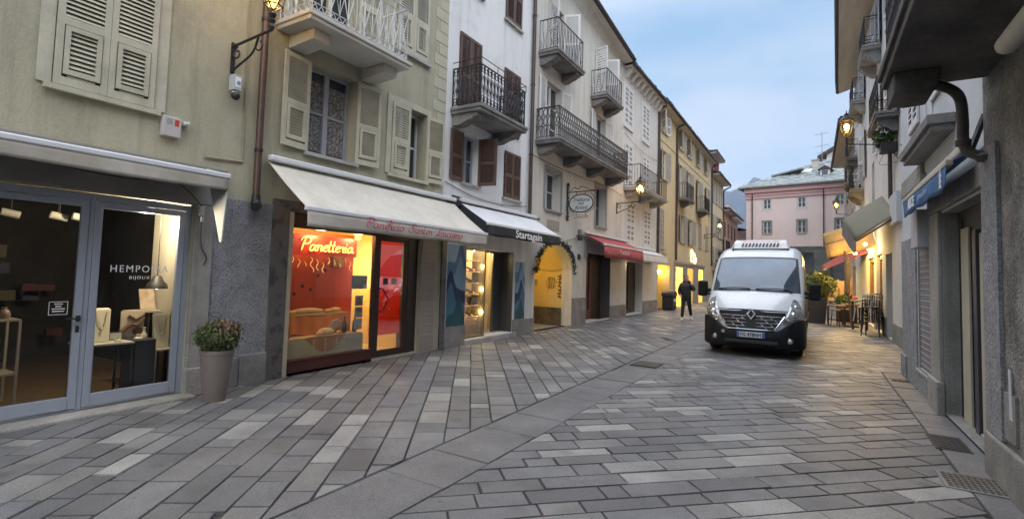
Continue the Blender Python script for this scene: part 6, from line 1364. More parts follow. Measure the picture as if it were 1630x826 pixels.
# rubbish bin
t = thing('rubbish_bin', 'black rubbish bin with a white sticker by the ochre porch', 'bin', LF(26.9, .35, 0))
b = MB(LF); b.box(26.5, 27.3, .12, .68, .06, .72); b.box(26.52, 27.28, .14, .66, -.018, .06); b.build('bin_body', M_BLACK, t, bevel=.04)
b = MB(LF); b.prism([(26.46, .72), (27.34, .72), (27.3, .88), (27.1, .98), (26.7, .98), (26.5, .88)], 'o', .08, .72); b.build('hood', M_BLACK, t, bevel=.03)
b = MB(LF); b.box(26.68, 27.1, .721, .724, .79, .9); b.box(26.72, 27.05, .681, .684, .45, .6, mi=1); b.build('sticker', [mat('bin_slot', (.25, .05, .04), .6), M_WTXT], t)
# manholes
def cover(label, poly, nx, ny, m, rim, slots=False):
    t = thing('manhole_cover', label, 'manhole cover', (poly[0][0], poly[0][1], .004))
    b = MB(); b.slab([(p[0], p[1], .009) for p in poly], .02); b.build('frame', rim, t)
    b = MB(); P0, P1, P2, P3 = [Vector((p[0], p[1])) for p in poly]
    for i in range(nx):
        for j in range(ny):
            u0, u1, v0, v1 = [.06 + .88 * q for q in ((i + .12) / nx, (i + .88) / nx, (j + .12) / ny, (j + .88) / ny)]
            f = lambda u, v: (P0 * (1 - u) + P1 * u) * (1 - v) + (P3 * (1 - u) + P2 * u) * v
            b.slab([(*f(u, v), .014) for u, v in ((u0, v0), (u1, v0), (u1, v1), (u0, v1))], .006)
    b.build('tread_plate', m, t)
M_CAST = mat('worn_cast_iron', (.12, .10, .08), .55, metal=.3, var=.4, scale=8); M_CASTD = mat('dark_cast_iron', (.045, .045, .05), .5, metal=.3, var=.3)
cover('rusty brown manhole cover near the right wall closest to the camera', [(.93, 5.50), (1.36, 5.50), (1.36, 5.95), (.93, 5.95)], 9, 6, M_CAST, M_STONEG)
cover('dark manhole cover beside the kerb below the grey doorway', [(1.07, 6.72), (1.36, 6.72), (1.36, 7.32), (1.07, 7.32)], 5, 8, M_CASTD, M_CASTD)
cover('slotted drain grate set in the middle of the drain strip', [(-2.98, 9.4), (-2.48, 9.4), (-2.48, 9.95), (-2.98, 9.95)], 8, 3, M_CAST, M_BLACK)
cover('small dark drain cover at the kerb by the white corner house', [(1.15, 10.9), (1.42, 10.9), (1.42, 11.15), (1.15, 11.15)], 3, 3, M_CASTD, M_CASTD)

# stacked chairs, tables, sign frame
M_CHB = mat('black_chair_metal', (.03, .03, .033), .35, metal=.4, var=.2); M_CHS = mat('silver_chair_metal', (.55, .56, .58), .3, metal=.7, var=.1)
def chair_proto(m, label):
    t = thing('stacking_chair', label, 'chair', (0, 0, 0), 'stacked cafe chairs')
    b = MB(); b.box(-.21, .21, -.21, .21, .44, .465); b.build('seat', M_CHB, t, bevel=.01)
    for sx in (-1, 1):
        b = MB(); b.tube([(sx * .25, -.26, 0), (sx * .20, -.19, .44)], .016, 6); b.build('leg', m, t)
        b = MB(); b.tube([(sx * .25, .27, 0), (sx * .20, .19, .44)], .016, 6); b.build('leg', m, t)
    b = MB(); b.tube([(-.2, .19, .44), (-.21, .26, .84), (-.14, .275, .88), (.14, .275, .88), (.21, .26, .84), (.2, .19, .44)], .016, 6)
    b.build('back_frame', m, t)
    b = MB()
    for k in range(5): b.tube([(-.12 + k * .06, .2, .47), (-.12 + k * .06, .272, .87)], .012, 5)
    b.build('backrest', m, t)
    b = MB(); b.tube([(-.235, -.19, .66), (-.22, .22, .66)], .016, 6); b.tube([(-.235, -.19, .66), (-.235, -.22, .2)], .014, 6); b.tube([(.235, -.19, .66), (.22, .22, .66)], .016, 6); b.tube([(.235, -.19, .66), (.235, -.22, .2)], .014, 6); b.build('armrest', m, t)
    return t
ch = chair_proto(M_CHB, 'black metal cafe chair at the bottom of the front stack'); ch.location = (1.62, 19.75, 0); ch.rotation_euler = (0, 0, R(-18))
ords = ('second', 'third', 'fourth', 'topmost')
for k in range(4): copy_tree(ch, (1.62 + .012 * k, 19.75 + .075 * (k + 1), .115 * (k + 1)), R(-18), '%s black chair of the stack nearest on the restaurant side' % ords[k])
ch2 = chair_proto(M_CHS, 'silver framed cafe chair with a dark seat leaning at the front of the stacks'); ch2.location = (1.46, 19.95, .44); ch2.rotation_euler = (0, 0, R(-26))
for k in range(4): copy_tree(ch, (1.70, 20.75 + .075 * k, .115 * k), R(10), ('lowest black chair of the rear stack by the restaurant wall', 'second black chair of the rear stack by the restaurant wall', 'third black chair of the rear stack by the restaurant wall', 'topmost black chair of the rear stack by the restaurant wall')[k])
def table(label, x, y, w_, d_, h_, m, leg=M_WOOD):
    t = thing('cafe_table', label, 'table', (x, y, 0), 'restaurant tables on the right')
    b = MB(); b.box(x - w_ / 2, x + w_ / 2, y - d_ / 2, y + d_ / 2, h_ - .035, h_)
    for k in range(5): b.box(x - w_ / 2 + .01 + k * w_ / 5, x - w_ / 2 + (k + 1) * w_ / 5 - .01, y - d_ / 2 + .01, y + d_ / 2 - .01, h_ + .0005, h_ + .012)
    b.build('table_top', m, t)
    for sx in (-1, 1):
        for sy in (-1, 1): b = MB(); b.box(x + sx * (w_ / 2 - .04) - .025, x + sx * (w_ / 2 - .04) + .025, y + sy * (d_ / 2 - .04) - .025, y + sy * (d_ / 2 - .04) + .025, 0, h_ - .036); b.build('leg', leg, t)
    b = MB(); b.box(x - w_ / 2 + .06, x + w_ / 2 - .06, y - .02, y + .02, .2, .24); b.build('stretcher', leg, t)
M_TW = mat('grey_brown_table_wood', (.20, .145, .10), .6, var=.3, scale=6)
table('slatted wooden table nearest the planter behind the van', .78, 23.6, .62, .7, .78, M_TW, M_DKMETAL); table('slatted wooden table against the restaurant front', 1.35, 25.2, .7, .7, .80, M_TW, M_DKMETAL)
table('high narrow bar table beside the stacked chairs', 1.45, 22.3, .5, .5, 1.05, mat('pale_table_wood', (.48, .36, .2), .6, var=.2), M_DKMETAL)
for k, (x, y) in enumerate(((.72, 23.0), (.95, 23.9), (1.15, 24.2))):
    t = thing('stool', ('brown stool in front of the slatted table', 'brown stool under the slatted table', 'brown stool between the two slatted tables')[k], 'stool', (x, y, 0), 'restaurant stools')
    b = MB(); b.lathe([(.17, .60), (.18, .62), (.17, .645)], (x, y, 0), 14); b.build('seat', M_TW, t)
    for q in range(4): an = q * math.pi / 2 + .78; b = MB(); b.tube([(x + .2 * math.cos(an), y + .2 * math.sin(an), 0), (x + .13 * math.cos(an), y + .13 * math.sin(an), .6)], .016, 5); b.build('leg', M_DKMETAL, t)
t = thing('menu_stand', 'wooden menu board stand behind the tables', 'menu board', (1.0, 26.5, 0)); b = MB(); b.box(.55, 1.45, 26.5, 26.54, .85, 1.75); b.build('board', mat('menu_wood', (.38, .26, .15), .6, var=.2, scale=4), t, bevel=.01)
b = MB(); b.box(.52, .58, 26.49, 26.55, 0, 1.9); b.box(1.42, 1.48, 26.49, 26.55, 0, 1.9); b.box(.95, 1.01, 26.45, 26.489, .2, 1.45); b.build('frame', M_WOOD, t)
t = thing('folded_parasol', 'tall brown folded parasol post among the restaurant tables', 'parasol', (1.25, 23.2, 0)); b = MB(); b.tube([(1.25, 23.2, .05), (1.05, 23.2, 2.9)], .035, 8); b.build('pole', M_WOOD, t); b = MB(); b.lathe([(.04, 1.2), (.10, 1.3), (.09, 2.4), (.03, 2.75)], (1.13, 23.2, 0), 10); b.build('canopy', M_TW, t); b = MB(); b.lathe([(.25, 0), (.25, .05), (.05, .08)], (1.25, 23.2, 0), 14); b.build('base', M_IRON, t)
t = thing('flower_trough', 'trough of green and red plants beside the menu board', 'planter', (1.2, 25.9, 0)); b = MB(); b.box(.85, 1.6, 25.85, 26.1, 0, .75); b.build('trough', M_DKMETAL, t, bevel=.02); leaf_cloud(500, (1.2, 25.95, .95), (.42, .2, .22), .07, 61).build('foliage', mat('ivy_leaves', (.06, .11, .03)), t, recalc=False, weld=False); leaf_cloud(40, (1.45, 25.9, 1.05), (.14, .15, .12), .06, 62).build('flower', mat('red_flower', (.4, .05, .03), .6), t, recalc=False, weld=False)
# parked motorbikes / dark clutter far behind
t = thing('parked_scooter', 'dark scooter parked in the square beyond the red awning', 'scooter', (.3, 40, 0))
b = MB(); b.prism([(39.4, .35), (40.6, .3), (40.9, .7), (40.5, .85), (40.0, .55), (39.7, .6), (39.6, 1.05), (39.4, 1.05)], 'a', .1, .5) ; b.build('body', M_IRON, t, bevel=.05)
for yy in (39.35, 40.75): b = MB(lambda x, y, z: (.3 + z, yy + x, .25 + y)); b.lathe([(.14, -.05), (.25, -.05), (.25, .05), (.14, .05)], (0, 0, 0), 16); b.build('wheel', M_BLACK, t)
b = MB(); b.tube([(.0, 39.5, 1.05), (.6, 39.5, 1.05)], .02, 6); b.build('handlebar', M_BLACK, t)

for k, (P_, lb) in enumerate((([(20.4, .03, 7.75), (21.8, .05, 7.55), (23.4, .05, 7.5), (25.6, .03, 7.62)], 'thin cable sagging across the lilac grey house above its balcony'), ([(8.5, .02, 3.6), (9.6, .03, 3.42), (10.8, .03, 3.4), (12.1, .03, 3.52)], 'thin cable along the white wall above the white awning'), ([(12.3, .03, 5.05), (13.6, .04, 5.0), (15.5, .04, 5.02), (18.9, .03, 5.1), (20.2, .03, 5.0)], 'thin cable running under the long balcony of the pale grey house'))):
    b = MB(LF); b.tube(smoothline(P_, 6), .009, 4); tag(b.build('wall_cable', M_IRON), lb, 'cable')

# ================================================================ VAN
VX, VY = -1.16, 12.12
def lerp(tab, t):
    if t <= tab[0][0]: return tab[0][1]
    for (a, x), (b, y) in zip(tab[:-1], tab[1:]):
        if t <= b: return x + (y - x) * (t - a) / (b - a)
    return tab[-1][1]
HT = [(.10, 1.0), (.2, 1.09), (.35, 1.19), (.55, 1.29), (.80, 1.385), (.86, 1.42), (1.0, 1.56), (1.2, 1.765), (1.4, 1.96), (1.55, 2.10), (1.66, 2.20), (1.80, 2.30), (1.98, 2.39), (2.2, 2.455), (2.5, 2.49), (3.2, 2.50), (5.5, 2.50)]
WT = [(.10, .965), (.3, .985), (.8, 1.005), (1.6, 1.025), (5.5, 1.025)]
RT_ = [(.10, .10), (.8, .13), (1.66, .20), (2.5, .22), (5.5, .22)]
def wat(t, z): return lerp(WT, t) * (1 - .105 * max(0, min(1.2, (z - 1.15) / 1.3)) ** 1.25)
def vdef(x, t): return t + .30 * abs(x) ** 3.2 * max(0, min(1, 1 - (t - .1) / 1.35))
def sfront(x, z): return .30 * abs(x) ** 3.2 + .10 * max(0, min(1, (z - .55) / .45)) ** 2
def ztop(x, t):
    h = lerp(HT, t); r = lerp(RT_, t); w = wat(t, h - r); d = abs(x) - (w - r); crown = .03 * (1 - (x / w) ** 2)
    return h + crown - (0 if d <= 0 else r - math.sqrt(max(0, r * r - min(d, r) ** 2)))
def VW(x, v, z): return (VX + x, VY + v, z)
van = thing('delivery_van', 'white delivery van with a black bumper and a cooling unit on its roof', 'van', (VX, VY + 2.7, 0))
M_VAN = mat('white_van_paint', (.53, .57, .61), .28, var=.10, scale=3, coat=.5, fine=.03); M_PLAST = mat('black_bumper_plastic', (.011, .011, .013), .55, var=.2, scale=8, spec=.2); M_TYRE = mat('tyre_rubber', (.018, .018, .018), .8, var=.2)
b = MB(); rows = []
for t in [.10, .15, .2, .27, .35, .45, .55, .68, .80, .86, 1.0, 1.1, 1.2, 1.3, 1.4, 1.55, 1.66, 1.8, 1.98, 2.2, 2.5, 3.2, 4.0, 4.8, 5.5]:
    h = lerp(HT, t); r = lerp(RT_, t); half = []
    for k in range(9): z = .30 + (h - r - .30) * k / 8; half.append((wat(t, z), z))
    w = wat(t, h - r)
    for k in range(1, 7): an = math.pi / 2 * k / 6; half.append((w - r + r * math.cos(an), h - r + r * math.sin(an)))
    top = [(w - r) * (1 - k / 4) for k in range(1, 4)]
    half += [(x, ztop(x, t)) for x in top]
    # blend the crown smoothly into the corner
    half = [(x, z if i < 9 else ztop(x, t) if i >= 14 else z + .03 * (1 - (x / w) ** 2)) for i, (x, z) in enumerate(half)]
    full = half + [(0, ztop(0, t))] + [(-x, z) for x, z in half[::-1]]
    rows.append([VW(x, sfront(x, z) if (t == .10 and z < 1.0) else vdef(x, t), z) for x, z in full])
n = len(rows[0]); V = [p for r_ in rows for p in r_]; F = [(i * n + k, i * n + k + 1, (i + 1) * n + k + 1, (i + 1) * n + k) for i in range(len(rows) - 1) for k in range(n - 1)]
F.append(tuple(range((len(rows) - 1) * n, len(rows) * n)))
b.add(V, F)
b.grid(lambda u, v: (lambda x, z: VW(x, sfront(x, z), z))((-.965 + 1.93 * u), .30 + .70 * v), 24, 10)
b.grid(lambda u, v: VW(-1.0 + 2.0 * u, .35 + 5.1 * v, .30), 1, 1)
b.build('body', M_VAN, van, smooth=50)
# windscreen
def ws(s, u, dx=0., off=.006): t = .815 + .83 * s; h = lerp(HT, t); x = u * (wat(t, h) - lerp(RT_, t) * .30 - .055 + dx); return VW(x, vdef(x, t) - off * .7, ztop(x, t) + off)
b = MB(); b.grid(lambda u, v: ws(-.03 + 1.06 * v, (2 * u - 1), .028, .004), 20, 10); fr_ = b.build('windscreen_surround', M_BLACK, van, smooth=True)
b = MB(); b.grid(lambda u, v: ws(.02 + .95 * v, (2 * u - 1) * (1 - .0 * v), -.012, .009), 20, 10)
wsm = mat('windscreen_glass', (.10, .135, .18), .04, metal=.30, var=.45, scale=.8); b.build('windscreen', wsm, van, smooth=True)
b = MB()
for sg, x0, x1 in ((1, -.80, -.1), (1, .02, .74)):
    b.tube([VW(x0 + (x1 - x0) * k / 6, vdef(x0 + (x1 - x0) * k / 6, .86) - .03, ztop(x0 + (x1 - x0) * k / 6, .86) + .015 + .02 * math.sin(k / 6 * 3.1)) for k in range(7)], .014, 5); b.ball(VW(x1, .82, 1.42), .03)
b.build('wiper', M_BLACK, van)
# bumper
path = [(-1.03, .98), (-1.035, .75), (-1.03, .5), (-1.01, .34)] + [(-.97 + 1.94 * k / 20, sfront(-.97 + 1.94 * k / 20, .5) - .045) for k in range(21)] + [(1.01, .34), (1.03, .5), (1.035, .75), (1.03, .98)]
def bz(x): return .575 + .27 * max(0, min(1, (abs(x) - .48) / .36)) ** 1.3
b = MB(); V = []; F = []; m = len(path)
for x, v in path: V += [VW(x * .97, v + .05, .20), VW(x, v, .24), VW(x, v - .006, .42), VW(x, v, bz(x) - .02), VW(x * .985, v + .02, bz(x)), VW(x * .95, v + .07, bz(x) + .004)]
for i in range(m - 1):
    for k in range(5): F.append((i * 6 + k, (i + 1) * 6 + k, (i + 1) * 6 + k + 1, i * 6 + k + 1))
b.add(V, F); bu = b.build('bumper', M_PLAST, van, smooth=50)
b = MB(); b.box(VX - .52, VX + .52, VY - .062, VY - .04, .30, .37); b.build('lower_intake', M_BLACK, bu, bevel=.02)
for sg in (-1, 1):
    c = MB(lambda x, y, z: VW(sg * .74 + x, sfront(.74, .4) - .06 - z, .395 + y)); c.lathe([(.075, -.01), (.075, .008), (.06, .012), (.055, .004), (.02, .0)], (0, 0, 0), 16); c.lathe([(.052, .002), (.03, .012), (.004, .014)], (0, 0, 0), 14, 1); c.build('fog_light', [M_BLACK, mat('lamp_clear', (.5, .52, .55), .1, metal=.6, var=0)], bu)
c = MB(lambda x, y, z: VW(-.56 + x, sfront(.56, .5) - .062 - z, .52 + y)); c.lathe([(.04, 0), (.03, .006), (.012, .006)], (0, 0, 0), 12); c.build('tow_cap', mat('cap_grey', (.3, .3, .31), .5), bu)
# grille
def on_front(x, z, off): return VW(x, (sfront(x, z) if z <= 1.0 else vdef(x, .1 + (z - 1.0) * 1.1)) - off, z)
def fpoly(name, pts, off, m_, parent, th=.02, smooth=False):
    b = MB(); k = len(pts); b.add([on_front(x, z, off) for x, z in pts] + [on_front(x, z, off - th) for x, z in pts], [tuple(range(k)), tuple(range(k, 2 * k))[::-1]] + [(i, k + i, k + (i + 1) % k, (i + 1) % k) for i in range(k)])
    return b.build(name, m_, parent)
b = MB(); b.grid(lambda u, v: (lambda z: on_front((2 * u - 1) * (.46 + .19 * v), z, .012))(.575 + .40 * v), 16, 6); gr = b.build('grille', M_BLACK, van)
b = MB(); b.grid(lambda u, v: (lambda x: on_front(x, .895 + (.085 + .075 * math.exp(-(x / .15) ** 2)) * v, .03))((2 * u - 1) * .66), 24, 2); b.build('grille_top_strip', M_PLAST, gr)
b = MB()
for k, z in enumerate((.60, .67, .745, .82, .885)):
    hw_ = .45 + .19 * (z - .575) / .40; r_ = .014 if k else .02
    if k in (1, 2, 3, 4):
        b.tube([on_front(-hw_ + (hw_ - .10) * q / 8, z, .03) for q in range(9)], r_, 5); b.tube([on_front(.10 + (hw_ - .10) * q / 8, z, .03) for q in range(9)], r_, 5)
        for q in range(5):
            x = -.38 + q * .19 + (.09 if k % 2 else 0)
            if abs(x) > .12 and abs(x) < hw_ - .05: b.tube([on_front(x - .02, z, .028), on_front(x + .01, z - .035, .028), on_front(x + .05, z - .07, .028)], .011, 4)
    else: b.tube([on_front(-hw_ + 2 * hw_ * q / 14, z, .03) for q in range(15)], r_, 6)
for sg in (-1, 1): b.tube([on_front(sg * (.45 + .19 * q / 5), .6 + .30 * q / 5, .028) for q in range(6)], .015, 5)
b.build('chrome_bar', M_CHROME, gr)
b = MB(); b.tube([VW(0, .005, 1.035), VW(.078, .005, .93), VW(0, .005, .825), VW(-.078, .005, .93)], .027, 4, closed=True); b.tube([VW(0, -.012, 1.02), VW(.066, -.012, .93), VW(0, -.012, .84), VW(-.066, -.012, .93)], .016, 4, closed=True); b.build('badge', M_CHROME, gr)
b = MB(); b.prism([(VX - .085, .93), (VX, 1.05), (VX + .085, .93), (VX, .81)], 'o', VY + .012, VY + .04); b.build('badge_base', M_BLACK, gr)
# headlights
for sg in (-1, 1):
    pts = [(.80, 1.27), (.875, 1.235), (.935, 1.12), (.965, .98), (.955, .88), (.88, .815), (.70, .745), (.615, .735), (.61, .78), (.665, .90), (.725, 1.05), (.765, 1.2)]
    def hv(x, z): return (sfront(x, z) if z <= 1.0 else vdef(x, .1 + (z - 1.0) * 1.02)) - .022
    cxh, czh = .80, .97
    b = MB(); k = len(pts); rings = [[VW(sg * (cxh + (x - cxh) * f), hv(cxh + (x - cxh) * f, czh + (z - czh) * f) - .02 * (1 - f * f), czh + (z - czh) * f) for x, z in pts] for f in (1, .8, .55, .3)]
    base = [VW(sg * x, hv(x, z) + .07, z) for x, z in pts]
    V = base + [p for rr in rings for p in rr] + [VW(sg * cxh, hv(cxh, czh) - .02, czh)]
    F = [(j * k + i, j * k + (i + 1) % k, (j + 1) * k + (i + 1) % k, (j + 1) * k + i) for j in range(4) for i in range(k)] + [(4 * k + i, 4 * k + (i + 1) % k, 5 * k) for i in range(k)]
    b.add(V, F); hl = b.build('headlight', mat('headlight_lens', (.42, .44, .46), .12, metal=.45, col2=(.16, .17, .18), scale=11, blend=(.40, .6), var=0), van, smooth=50)
    b = MB()
    for x, z, r_ in ((.84, 1.09, .055), (.80, .93, .075), (.70, .82, .045)): b.ball(VW(sg * x, hv(x, z) + .012, z), r_, sq=(1, .55, 1), n=12)
    b.build('reflector', M_CHROME, hl, smooth=True)
    b = MB(); b.ball(VW(sg * .92, hv(.92, 1.0) + .01, .99), .035, sq=(.8, .5, 1.8)); b.build('indicator', mat('indicator_amber', (.35, .2, .08), .2), hl)
# number plate
pl_ = MB(); pl_.box(VX - .27, VX + .27, VY - .075, VY - .062, .43, .545); po_ = pl_.build('number_plate', mat('plate_white', (.58, .60, .62), .4, var=0), van, bevel=.004)
b = MB(); b.box(VX - .268, VX - .222, VY - .0775, VY - .0755, .433, .542); b.box(VX + .222, VX + .268, VY - .0775, VY - .0755, .433, .542); b.build('plate_band', mat('plate_blue', (.03, .12, .42), .4, var=0), po_)
text('FG 478NH', 'plate_lettering', mat('plate_ink', (.03, .03, .04), .5, var=0), (VX, VY - .077, .487), (1, 0, 0), (0, 0, 1), .105, po_, ext=.0008, width=.40, bold=.003)
b = MB(); b.box(VX - .29, VX + .29, VY - .062, VY - .03, .415, .56); b.build('plate_holder', M_BLACK, po_, bevel=.005)
# mirrors, wheels, side glass, roof unit
for sg in (-1, 1):
    c = MB(); c.box(VX + sg * 1.20 - .115, VX + sg * 1.20 + .115, VY + 1.10, VY + 1.24, 1.24, 1.62); c.build('mirror', M_PLAST, van, bevel=.05, seg=3); mo = bpy.data.objects[[o.name for o in van.children if o.name.startswith('mirror')][-1]]
    c = MB(); c.tube([VW(sg * 1.0, 1.25, 1.40), VW(sg * 1.10, 1.2, 1.38)], .045, 6); c.tube([VW(sg * 1.0, 1.27, 1.3), VW(sg * 1.10, 1.2, 1.3)], .03, 6); c.build('mirror_arm', M_PLAST, mo)
    c = MB(); P_ = [(1.22, 1.46), (1.72, 2.02), (1.85, 2.1), (2.35, 2.12), (2.35, 1.44), (1.3, 1.42)]
    c.add([VW(sg * (wat(t, z) + .004), t, z) for t, z in P_] + [VW(sg * (wat(t, z) - .01), t, z) for t, z in P_], [tuple(range(6)), tuple(range(6, 12))[::-1]] + [(i, 6 + i, 6 + (i + 1) % 6, (i + 1) % 6) for i in range(6)]); c.build('side_window', M_PANE, van)
    c = MB()
    c.grid(lambda u, v: VW(sg * (wat(1.2 + 4.2 * u, .7) + .012), 1.25 + 4.1 * u, .66 + .14 * v), 10, 1)
    o_ = c.build('rub_strip', M_PLAST, van); o_.modifiers.new('thickness', 'SOLIDIFY').thickness = .02
    c = MB()
    for t_ in (1.08, 2.42, 3.7): c.tube([VW(sg * (wat(t_, .4 + 1.7 * q / 8) + .001), t_, .4 + 1.7 * q / 8) for q in range(9 if t_ > 1.2 else 5)], .006, 4)
    c.build('door_seam', M_BLACK, van)
    for t_ in (.98, 4.55):
        w_ = MB(lambda x, y, z: VW(sg * (.84 + z), t_ + x, .345 + y)); w_.lathe([(.2, -.12), (.32, -.12), (.345, -.08), (.345, .08), (.32, .125), (.22, .125), (.21, .10)], (0, 0, 0), 28); wo_ = w_.build('wheel', M_TYRE, van, smooth=50)
        w_ = MB(lambda x, y, z: VW(sg * (.84 + z), t_ + x, .345 + y)); w_.lathe([(.215, .08), (.2, .105), (.12, .11), (.06, .13), (.02, .13)], (0, 0, 0), 20); w_.build('rim', mat('steel_rim', (.3, .3, .31), .4, metal=.6), wo_)
        w_ = MB(); w_.add(*(lambda Q: ([VW(sg * 1.032, t_ + r_ * math.cos(a_), max(.2, .345 + r_ * math.sin(a_))) for r_ in (.36, .44) for a_ in [math.pi * q / 14 for q in range(15)]] + [VW(sg * .80, t_ + .44 * math.cos(math.pi * q / 14), .345 + .44 * math.sin(math.pi * q / 14)) for q in range(15)], [(q, q + 1, 15 + q + 1, 15 + q) for q in range(14)]))(0)); w_.build('wheel_arch', M_PLAST, van)
b = MB(); b.box(VX - .9, VX + .9, VY + .15, VY + 5.3, .18, .299); b.build('underbody', M_BLACK, van, bevel=.04)
b = MB(); U = [(2.05, 2.47), (2.16, 2.62), (2.30, 2.70), (2.9, 2.72), (3.0, 2.66), (3.05, 2.47)]
def ux(z): return .66 - .07 * (z - 2.47) / .25
V = [VW(-ux(z) , t, z) for t, z in U] + [VW(ux(z), t, z) for t, z in U]; k = len(U)
b.add(V, [tuple(range(k)), tuple(range(k, 2 * k))[::-1]] + [(i, i + 1, k + i + 1, k + i) for i in range(k - 1)]); un = b.build('cooling_unit', mat('unit_white', (.70, .71, .72), .4, var=.06), van, bevel=.035, seg=3)
b = MB()
for q in range(11):
    x = -.40 + q * .08; b.add([VW(x - .026, 2.072, 2.515), VW(x + .014, 2.072, 2.515), VW(x + .040, 2.135, 2.605), VW(x, 2.135, 2.605), VW(x - .026, 2.06, 2.52), VW(x + .014, 2.06, 2.52), VW(x + .040, 2.123, 2.61), VW(x, 2.123, 2.61)], [(0, 1, 2, 3), (4, 5, 6, 7), (0, 4, 5, 1), (1, 5, 6, 2), (2, 6, 7, 3), (3, 7, 4, 0)])
b.build('vent_slot', M_BLACK, un)
text('TERMOFRIGORIFERI', 'unit_lettering', mat('unit_red', (.5, .06, .07), .6, var=0), VW(0, 2.195, 2.66), (1, 0, 0), (0, .85, .5), .075, un, ext=.002, width=.92)
b = MB(); b.tube([VW(-.62, 2.0, 2.39), VW(-.60, 2.08, 2.58)], .006, 4); b.ball(VW(-.62, 2.0, 2.40), .025); b.build('aerial', M_BLACK, van)
b = MB(); b.box(VX - .35, VX + .25, VY + 1.02, VY + 1.1, 1.575, 1.58); b.build('dashboard_paper', M_WTXT, van)

# ================================================================ PERSON
def skin(name, chain, m, parent=None, sub=2, root=0):
    vs_, es, rad = [], [], []
    for pts in chain:
        prev = None
        for p in pts:
            key = None
            for i, q in enumerate(vs_):
                if (Vector(q) - Vector(p[:3])).length < 1e-5: key = i
            if key is None: vs_.append(p[:3]); rad.append(p[3]); key = len(vs_) - 1
            if prev is not None and prev != key: es.append((prev, key))
            prev = key
    me = bpy.data.meshes.new(name); me.from_pydata(vs_, es, []); ob = bpy.data.objects.new(name, me); COL.objects.link(ob)
    ob.modifiers.new('skin', 'SKIN')
    if not me.skin_vertices: raise RuntimeError('no skin layer')
    for i, sv in enumerate(me.skin_vertices[0].data):
        r_ = rad[i]; sv.radius = r_ if isinstance(r_, tuple) else (r_, r_); sv.use_root = (i == root)
    sm = ob.modifiers.new('subdivision', 'SUBSURF'); sm.levels = sub; sm.render_levels = sub
    bpy.context.view_layer.update()
    me2 = bpy.data.meshes.new_from_object(ob.evaluated_get(bpy.context.evaluated_depsgraph_get()))
    bpy.data.objects.remove(ob); me2.name = name
    me2.materials.clear(); me2.materials.append(m); me2.polygons.foreach_set('use_smooth', [True] * len(me2.polygons))
    ob = bpy.data.objects.new(name, me2); COL.objects.link(ob)
    if parent: ob.parent = parent
    return ob
M_SKIN = mat('skin', (.55, .34, .25), .55, var=.08, scale=9); M_JACKET = mat('black_padded_jacket', (.018, .018, .020), .6, var=.3, scale=7, bump=.3, bscale=14); M_TROUS = mat('black_trousers', (.016, .016, .019), .8, var=.2); M_HAIR = mat('dark_hair', (.025, .018, .014), .6, var=.3, scale=30); M_SHOE = mat('white_trainers', (.62, .60, .58), .6, var=.1)
pel, sp1, ch_, nk = (0, 0, .96), (0, .0, 1.16), (0, .0, 1.38), (0, -.01, 1.50)
legL = [(-.10, 0, .90, .085), (-.12, -.14, .51, .058), (-.15, -.20, .10, .04), (-.16, -.30, .05, .04), (-.165, -.37, .04, .03)]
legR = [(.10, 0, .90, .085), (.135, .06, .52, .058), (.19, .28, .16, .04), (.205, .21, .075, .04), (.21, .15, .04, .03)]
armL = [(-.17, 0, 1.40, .06), (-.25, .06, 1.14, .045), (-.21, -.13, .99, .032), (-.20, -.19, .97, .034)]
armR = [(.17, 0, 1.40, .06), (.28, -.08, 1.21, .045), (.185, -.13, 1.45, .032), (.155, -.12, 1.525, .034)]
def fingers(hand, d, side):
    h = Vector(hand[:3]); d = Vector(d).normalized(); s_ = Vector(side).normalized(); c_ = d.cross(s_); out_ = []
    for k, ln_ in enumerate((.065, .075, .07, .055)):
        p0 = h + s_ * (-.027 + .018 * k) + d * .03; p1 = p0 + d * ln_ * .5 + c_ * .01; p2 = p1 + d * ln_ * .4 + c_ * .025
        out_.append([hand, (*p0, .011), (*p1, .009), (*p2, .008)])
    p0 = h - s_ * .035; out_.append([hand, (*p0, .012), (*(p0 - s_ * .02 + d * .035), .010), (*(p0 - s_ * .018 + d * .06), .009)])
    return out_
body = [[(*pel, .13), (*sp1, .125), (*ch_, .135), (*nk, .055), (0, -.02, 1.565, .062), (0, -.03, 1.635, .085), (0, -.028, 1.70, .082), (0, -.025, 1.745, .05)],
        [(*pel, .13)] + legL, [(*pel, .13)] + legR, [(*ch_, .135)] + armL, [(*ch_, .135)] + armR] + fingers(armL[-1], (0, -.6, -.8), (1, 0, 0)) + fingers(armR[-1], (-.35, 0, .9), (0, 1, 0))
per = skin('person', body, M_SKIN)
bm = bmesh.new(); bm.from_mesh(per.data)
def addball(c, r, sq, mi):
    q = MB(); q.ball(c, r, n=10, sq=sq); vv = [bm.verts.new(p) for p in q.v]
    for f in q.f:
        try: ff = bm.faces.new([vv[i] for i in dict.fromkeys(f)]); ff.material_index = mi; ff.smooth = True
        except Exception: pass
for sg in (-1, 1): addball((sg * .032, -.105, 1.655), .012, (1.3, .6, .8), 1); addball((sg * .086, -.02, 1.64), .026, (.4, .8, 1.2), 0); addball((sg * .032, -.108, 1.678), .014, (1.6, .5, .35), 1)
addball((0, -.118, 1.632), .016, (.8, 1, 1.4), 0); addball((0, -.106, 1.592), .02, (1.4, .5, .3), 2)
bm.to_mesh(per.data); bm.free()
per.data.materials.append(M_HAIR); per.data.materials.append(mat('lips', (.30, .12, .10), .5, var=0))
tag(per, 'person in a black padded jacket and trousers walking with one hand raised to the ear', 'person')
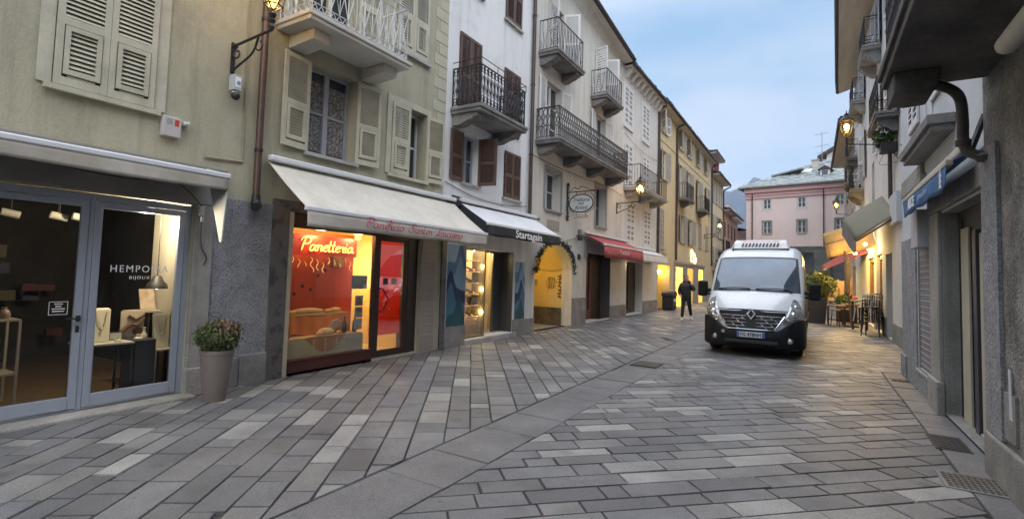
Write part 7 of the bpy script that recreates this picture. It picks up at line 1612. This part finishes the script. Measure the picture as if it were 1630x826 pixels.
skin('jacket', [[(0, 0, .90, .175), (*sp1, .205), (*ch_, .205), (0, .0, 1.49, .12), (0, .03, 1.54, .10)], [(*ch_, .205), (-.18, 0, 1.40, .11), (-.25, .06, 1.14, .10), (-.215, -.10, 1.005, .07)], [(*ch_, .205), (.18, 0, 1.40, .11), (.285, -.08, 1.21, .10), (.195, -.128, 1.42, .058)]], M_JACKET, per, root=1)
skin('trousers', [[(0, 0, .97, .15), (-.10, 0, .88, .105), (-.12, -.14, .51, .078), (-.15, -.20, .13, .06)], [(0, 0, .97, .15), (.10, 0, .88, .105), (.135, .06, .52, .078), (.19, .28, .19, .06)]], M_TROUS, per)
skin('shoe', [[(-.15, -.185, .08, .06), (-.158, -.28, .055, .056), (-.167, -.38, .045, .042)]], M_SHOE, per); skin('shoe', [[(.19, .29, .13, .06), (.203, .21, .075, .055), (.212, .12, .045, .04)]], M_SHOE, per)
q = MB(); q.ball((0, .012, 1.715), .098, n=14, sq=(.95, .95, .62)); hair = q.build('hair', M_HAIR, per, smooth=True)
skin('fur_hood', [[(-.12, .05, 1.50, .045), (-.06, .12, 1.56, .05), (.06, .12, 1.56, .05), (.13, .03, 1.52, .05)]], mat('fur_trim', (.20, .15, .11), .9, var=.5, scale=30, bump=1), per)
per.location = (-4.32, 20.75, 0); per.rotation_euler = (0, 0, R(12))
for o in per.children: o.matrix_parent_inverse = Matrix.Identity(4)

# ================================================================ AIR
hz = MB(); hz.box(-1700, 1700, -60, 3900, -1.2, 720)
m = bpy.data.materials.new('valley_air'); m.use_nodes = True
t = m.node_tree
for n in list(t.nodes): t.nodes.remove(n)
o = t.nodes.new('ShaderNodeOutputMaterial'); v = t.nodes.new('ShaderNodeVolumePrincipled'); v.inputs['Color'].default_value = (.60, .70, 1.0, 1); v.inputs['Density'].default_value = .00011; v.inputs['Anisotropy'].default_value = .2
t.links.new(v.outputs[0], o.inputs['Volume'])
tag(hz.build('haze', m), 'thin blue evening haze in front of the mountain', None, kind='stuff')
